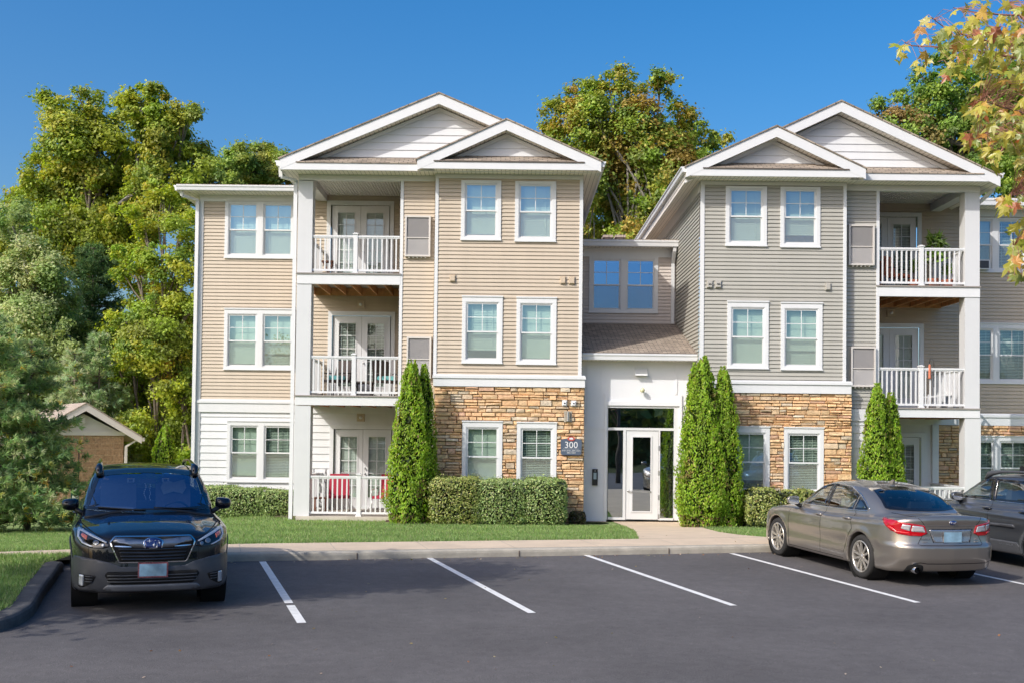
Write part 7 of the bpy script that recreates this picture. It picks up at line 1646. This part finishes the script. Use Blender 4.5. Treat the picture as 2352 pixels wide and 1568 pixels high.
# =================================================================== SHED
def cmu():
    mt, nt, out = nodes('split_face_block'); b = N(nt, 'ShaderNodeBsdfPrincipled', i_Roughness=.95); L(nt, b.outputs[0], out.inputs[0]); tc = N(nt, 'ShaderNodeTexCoord'); sp = N(nt, 'ShaderNodeSeparateXYZ'); L(nt, tc.outputs['Object'], sp.inputs[0])
    ad = N(nt, 'ShaderNodeMath', operation='ADD'); L(nt, sp.outputs[0], ad.inputs[0]); L(nt, sp.outputs[1], ad.inputs[1]); cb = N(nt, 'ShaderNodeCombineXYZ'); L(nt, ad.outputs[0], cb.inputs[0]); L(nt, sp.outputs[2], cb.inputs[1])
    br = N(nt, 'ShaderNodeTexBrick', offset=.5, i_Scale=1.0, i_Mortar_Size=.006, i_Brick_Width=.40, i_Row_Height=.203); br.inputs['Color1'].default_value = (.50, .31, .19, 1); br.inputs['Color2'].default_value = (.43, .26, .155, 1); br.inputs['Mortar'].default_value = (.56, .40, .27, 1); L(nt, cb.outputs[0], br.inputs[0])
    no = N(nt, 'ShaderNodeTexNoise', i_Scale=14.0, i_Detail=6.0); L(nt, tc.outputs['Object'], no.inputs[0]); mr = N(nt, 'ShaderNodeMapRange'); mr.inputs[1].default_value = .3; mr.inputs[2].default_value = .7; mr.inputs[3].default_value = .7; mr.inputs[4].default_value = 1.25; L(nt, no.outputs[0], mr.inputs[0])
    mx = N(nt, 'ShaderNodeMix', data_type='RGBA', blend_type='MULTIPLY'); mx.inputs[0].default_value = 1; L(nt, br.outputs[0], mx.inputs[6]); L(nt, mr.outputs[0], mx.inputs[7]); L(nt, mx.outputs[2], b.inputs['Base Color'])
    bp = N(nt, 'ShaderNodeBump', i_Strength=.9, i_Distance=.04); L(nt, no.outputs[0], bp.inputs['Height']); L(nt, bp.outputs[0], b.inputs['Normal']); return mt
M['cmu'] = cmu(); M['shedtrim'] = mat('shed_trim', (.74, .68, .64), .6, var=.03)
YS = 38.0; q = P(204, 1198, YS); S_ = empty('shed', (q.x - .25, YS, q.z), R(31)); tag(S_, 'brown block shed with pale gable on the left lawn behind the pine', 'shed')
hw, hE, hP, ln = 1.32, 2.92, 3.72, 6.0
mb = MB(); mb.box(-hw, hw, 0, .2, -.3, hE); mb.box(-hw, -hw + .2, .2, ln, -.3, hE); mb.box(hw - .2, hw, .2, ln, -.3, hE); mb.box(-hw + .2, hw - .2, ln - .2, ln, -.3, hE); mb.build('wall', M['cmu'], S_)
mb = MB(); clap_triangle(mb, -hw - .05, hw + .05, 0, hE, hP - .1, -.02, .2, .02); mb.box(-hw - .04, hw + .04, -.06, .0, hE - .02, hE + .12); mb.build('gable', M['shedtrim'], S_)
mb = MB(); ov = .50
for s in (-1, 1):
    k = (hP - hE) / hw; a = [(s * (hw + ov), hE - ov * k + .28), (0, hP + .28), (0, hP + .24), (s * (hw + ov), hE - ov * k + .24)]; mb.prism(a, 'y', -.45, ln + .3)
mb.build('roof', M['shingle_pale'], S_)
mb = MB()
for s in (-1, 1):
    k = (hP - hE) / hw; a = [(s * (hw + ov), hE - ov * k + .237), (0, hP + .237), (0, hP + .0), (s * (hw + ov), hE - ov * k + .02)]; mb.prism(a, 'y', -.43, -.38); b_ = [(s * (hw + ov), hE - ov * k + .10), (0, hP + .10), (0, hP + .06), (s * (hw + ov), hE - ov * k + .06)]; mb.prism(b_, 'y', -.379, ln + .2)
    mb.box(s * (hw + ov - .02), s * (hw + ov + .10), -.42, ln, hE - ov * k + .10, hE - ov * k + .22)
mb.build('rake_board', M['shedtrim'], S_)
mb = MB(); mb.beam((hw + ov, -.2, hE - .1), (hw + .06, -.1, hE - .38), .08, .06); mb.beam((hw + .06, -.1, hE - .36), (hw + .06, -.1, -.2), .08, .06); mb.build('downspout', M['shedtrim'], S_)
mb = MB(); mb.box(-.09, .03, -.16, -.02, hE + .38, hE + .62); mb.build('wall_light', M['shedtrim'], S_)
mb = MB(); mb.box(-hw - .03, -hw, 1.2, 3.6, -.2, 2.3)
for i in range(5): mb.box(-hw - .045, -hw - .031, 1.25, 3.55, .05 + i * .45, .08 + i * .45)
mb.build('garage_door', M['trim'], S_)
t = thing_mb('meter_box', 'dark green box with pale notices on the block shed wall', 'meter box', (0, 0, 0)); loc = S_.location; a_ = R(31)
t.location = (loc.x - .26 * math.cos(a_) + .12 * math.sin(a_), loc.y - .26 * math.sin(a_) - .06 * math.cos(a_) - .02, loc.z + .95); t.rotation_euler = (0, 0, a_)
M['green_box'] = mat('dark_green_box', (.02, .07, .05), .5)
mb = MB(); mb.box(-.13, .13, -.09, 0, -.34, .36); mb.build('cabinet', M['green_box'], t); mb = MB(); mb.box(-.10, .10, -.095, -.0905, .10, .32); mb.build('notice', M['shade'], t); mb = MB(); mb.box(-.10, .10, -.095, -.0905, -.18, -.04); mb.build('notice', M['shade'], t)
mb = MB(); mb.tube([(.10, -.03, .36), (.10, -.03, 1.5)], .02, 6); mb.build('conduit', M['black'], t)
# =================================================================== BALCONY THINGS
def chair(name, label, loc, rz, frame, fab, w=.55, back=.55, group=None, seat_h=.42):
    t = empty(name, loc, rz); tag(t, label, 'chair', group); h = w / 2
    for x in (-h, h):
        for y in (-.25, .25): mb = MB(); mb.tube([(x, y, 0), (x, y * .9, seat_h)], .014, 6); mb.build('leg', frame, t)
    mb = MB()
    for x in (-h, h): mb.tube([(x, -.24, seat_h), (x, -.26, seat_h + .22), (x, .2, seat_h + .24)], .015, 6)
    mb.build('armrest', frame, t)
    mb = MB(); mb.box(-h + .02, h - .02, -.27, .25, seat_h - .02, seat_h + .05); mb.build('seat', fab, t)
    mb = MB(); mb.hexa([(-h + .02, .20, seat_h + .05), (h - .02, .20, seat_h + .05), (h - .02, .27, seat_h + .05), (-h + .02, .27, seat_h + .05), (-h + .05, .34, seat_h + back), (h - .05, .34, seat_h + back), (h - .05, .40, seat_h + back), (-h + .05, .40, seat_h + back)]); mb.build('backrest', fab, t); return t
Yc = 31.0
def px_floor(u, zf, Y): return (P(u, 1000, Y).x, Y, zf)
chair('patio_chair', 'red padded chair behind the ground floor railing next to the patio column', px_floor(780, zd1, Yc), R(6), M['metal'], M['red'], .62, .62, 'red patio chairs')
chair('patio_chair', 'red padded chair half hidden by the tall arborvitae', px_floor(888, zd1, Yc), R(-14), M['metal'], M['red'], .62, .62, 'red patio chairs')
def small_table(name, label, loc, w, h, mt):
    t = empty(name, loc); tag(t, label, 'table'); mb = MB(); mb.box(-w, w, -w, w, h - .03, h); mb.build('table_top', mt, t)
    for x in (-1, 1):
        for y in (-1, 1): mb = MB(); mb.box(x * w * .85 - .02, x * w * .85 + .02, y * w * .85 - .02, y * w * .85 + .02, 0, h - .03); mb.build('leg', mt, t)
    return t
small_table('side_table', 'small brown wooden table on the ground floor patio beside the column', px_floor(738, zd1, 30.8), .2, .42, M['table_wood'])
t = thing_mb('storage_rack', 'white wire rack with bottles on the patio behind the column', 'rack', px_floor(734, zd1, 31.9))
for k in range(4): mb = MB(); mb.box(-.16, .2, -.12, .12, .2 + .28 * k, .22 + .28 * k); mb.build('shelf', M['trim'], t)
for x in (-.16, .18): mb = MB(); mb.box(x, x + .02, -.12, .12, 0, 1.15); mb.build('side_frame', M['trim'], t)
for k in range(3): mb = MB(); mb.lathe([(0, 0), (.05, 0), (.05, .14), (.02, .19), (.02, .22), (0, .22)], (.02 + .03 * k, 0, .22 + .28 * k), 10); mb.build('bottle', M['shade'], t)
chair('wicker_chair', 'dark wicker chair with teal cushion on the second floor balcony near the column', px_floor(772, zd2, 31.1), R(-30), M['wicker'], M['wicker'], .6, .6, 'wicker balcony chairs')
chair('wicker_chair', 'dark wicker chair beside the right end of the second floor railing', px_floor(886, zd2, 31.1), R(35), M['wicker'], M['wicker'], .6, .6, 'wicker balcony chairs')
def cushion(label, u, zf, Y, h, mt, w=.24):
    mb = MB(); mb.prism([(-w, 0), (-w * .9, -.03), (w * .9, -.03), (w, 0), (w, .04), (w * .85, .08), (-w * .85, .08), (-w, .04)], 'y', -.2, .2); o = mb.build('cushion', mt); o.location = (P(u, 1000, Y).x, Y, zf + h + .032); tag(o, label, 'cushion')
cushion('teal cushion on the left wicker chair of the second floor balcony', 772, zd2, 31.08, .47, M['teal']); cushion('teal cushion on the right wicker chair of the second floor balcony', 886, zd2, 31.08, .47, M['teal'])
small_table('balcony_table', 'low dark table between the two wicker chairs', px_floor(834, zd2, 31.1), .25, .40, M['wicker'])
t = thing_mb('storage_box', 'white box standing on the balcony behind the low dark table', 'box', px_floor(838, zd2, 31.7)); mb = MB(); mb.box(-.22, .22, -.15, .15, 0, .42); mb.build('bin', M['trim'], t); mb = MB(); mb.box(-.24, .24, -.17, .17, .42, .46); mb.build('lid', M['vent'], t)
t = thing_mb('wooden_stool', 'small folding wooden stool in the top left balcony corner', 'stool', px_floor(748, zd3, 31.5))
for s in (-1, 1): mb = MB(); mb.beam((s * .14, -.1, 0), (-s * .14, -.1, .55), .03, .03); mb.beam((s * .14, .1, 0), (-s * .14, .1, .55), .03, .03); mb.build('leg', M['table_wood'], t)
mb = MB(); mb.box(-.17, .17, -.14, .14, .55, .59); mb.build('seat', M['table_wood'], t)
chair('deck_chair', 'dark chair with terracotta cushion on the top right balcony', px_floor(2062, zE3, 31.0), R(40), M['wicker'], M['terra'], .55, .6)
t = thing_mb('folded_lounger', 'reddish folded lounger leaning in the top right balcony corner', 'lounger', px_floor(2034, zE3, 30.6)); mb = MB(); mb.hexa([(-.16, 0, 0), (-.10, 0, 0), (-.10, .5, 0), (-.16, .5, 0), (-.05, 0, .85), (.0, 0, .85), (.0, .5, .85), (-.05, .5, .85)]); mb.build('panel', M['terra'], t); mb = MB(); mb.tube([(-.13, .0, 0), (-.02, .0, .88)], .015, 6); mb.tube([(-.13, .5, 0), (-.02, .5, .88)], .015, 6); mb.build('frame', M['black'], t)
def potted(label, u, zf, Y, h, spread, seed, n=60, wd=.16, ph=.3):
    rng = np.random.default_rng(seed); t = thing_mb('potted_plant', label, 'plant', px_floor(u, zf, Y)); mb = MB(); mb.lathe([(0, 0), (.13, 0), (.17, ph), (.18, ph + .02), (.15, ph + .02), (.14, ph - .04), (0, ph - .04)], (0, 0, 0), 18); mb.build('pot', M['terra'], t)
    Pp, Up = [], []
    for i in range(n):
        a, e = rng.uniform(0, 6.28), rng.uniform(.15, 1.3); d = np.array([math.cos(a) * math.cos(e), math.sin(a) * math.cos(e), math.sin(e)]); hz = ph + (h - ph) * rng.uniform(.35, .95); Pp.append(np.array([0, 0, hz]) + d * spread * .5); Up.append(d)
    Pp, Up = np.array(Pp), np.array(Up); V_, F_ = leaves(Pp, rng.normal(0, 1, (n, 3)) + np.array([0, -.8, .6]), Up, rng.uniform(.7, 1.2, n) * spread, wd, .2); np_mesh('foliage', V_, F_, M['leafgloss'], t, np.repeat(tint_pal(n, [(.12, .24, .03), (.2, .32, .05)], (1, 1), rng), 4, 0))
    mb = MB(); mb.tube([(0, 0, ph - .05), (.01, 0, h * .8)], [.02, .012], 6); mb.build('stem', M['bark'], t)
potted('tall leafy plant in a pot rising over the top right railing', 2146, zE3, 30.6, 1.42, .46, 1, 90, .2); potted('bushy trailing plant behind the middle of the top right railing', 2098, zE3, 30.9, .85, .16, 2, 120, .35); potted('low plant behind the right end of the top right railing', 2176, zE3, 30.8, .7, .22, 3, 60, .3)
# white lounge chair and bird feeder on the right second floor balcony
t = thing_mb('lounge_chair', 'white plastic lounge chair on the second floor balcony above the tan car', 'lounge chair', px_floor(2160, zE2, 31.0)); mb = MB(); mb.hexa([(-.5, -.25, .30), (.25, -.25, .38), (.25, .25, .38), (-.5, .25, .30), (-.5, -.25, .34), (.25, -.25, .42), (.25, .25, .42), (-.5, .25, .34)]); mb.build('seat', M['trim'], t)
mb = MB()
for k in range(5): y = -.24 + .12 * k; mb.beam((.22, y, .40), (.56, y, 1.0), .05, .02)
mb.beam((.56, -.26, 1.0), (.56, .26, 1.0), .05, .03); mb.build('backrest', M['trim'], t)
for x, y in ((-.45, -.24), (-.45, .24), (.3, -.24), (.3, .24)): mb = MB(); mb.beam((x, y, 0), (x + .04, y, .40), .045, .03); mb.build('leg', M['trim'], t)
q = P(2137, 870, YM + .02); t = thing_mb('bird_feeder', 'slim hanging bird feeder on a dark hook at the second floor railing', 'bird feeder', (q.x, YM + .02, q.z)); mb = MB(); mb.tube([(.09, 0, -.2), (.09, 0, .42), (.06, 0, .52), (0, 0, .54), (-.03, 0, .47), (-.02, 0, .42)], .008, 6); mb.build('hook', M['black'], t); mb = MB(); mb.lathe([(0, .40), (.03, .36), (.035, .20), (.03, .05), (.045, .04), (.045, .02), (0, .0)], (-.02, 0, 0), 12); mb.build('tube', M['terra'], t)
# coach lamps beside the balcony doors
for (u, v, lb) in ((908, 462, 'top'), (912, 717, 'middle')):
    q = P(u, v, YB - .6); t = thing_mb('coach_lamp', 'dark coach lamp on the %s left balcony side wall' % lb, 'lamp', (XS1 - .02, YB - .6, q.z), 'balcony wall lamps')
    mb = MB(); mb.box(-.03, .0, -.05, .05, -.08, .08); mb.build('bracket', M['black'], t); mb = MB(); mb.lathe([(0, .10), (.07, .04), (.06, .03)], (-.12, 0, 0), 12); mb.tube([(0, 0, .06), (-.1, 0, .12), (-.12, 0, .08)], .01, 6); mb.build('cap', M['black'], t); mb = MB(); mb.lathe([(.055, .03), (.05, -.08), (.02, -.11), (0, -.11)], (-.12, 0, 0), 12); mb.build('lamp_glass', M['shade'], t)
x0, x1, z0, z1 = rect(2252, 600, 2268, 620, YB - .1); t = thing_mb('air_conditioner', 'small window air conditioner in the top right wing window', 'air conditioner', ((x0 + x1) / 2, YB - .06, z0)); mb = MB(); mb.box(-.25, .12, -.16, .1, 0, .27); mb.build('cabinet', M['trim'], t); mb = MB(); mb.box(-.22, .09, -.168, -.161, .03, .24); mb.build('grille', M['clad'], t)
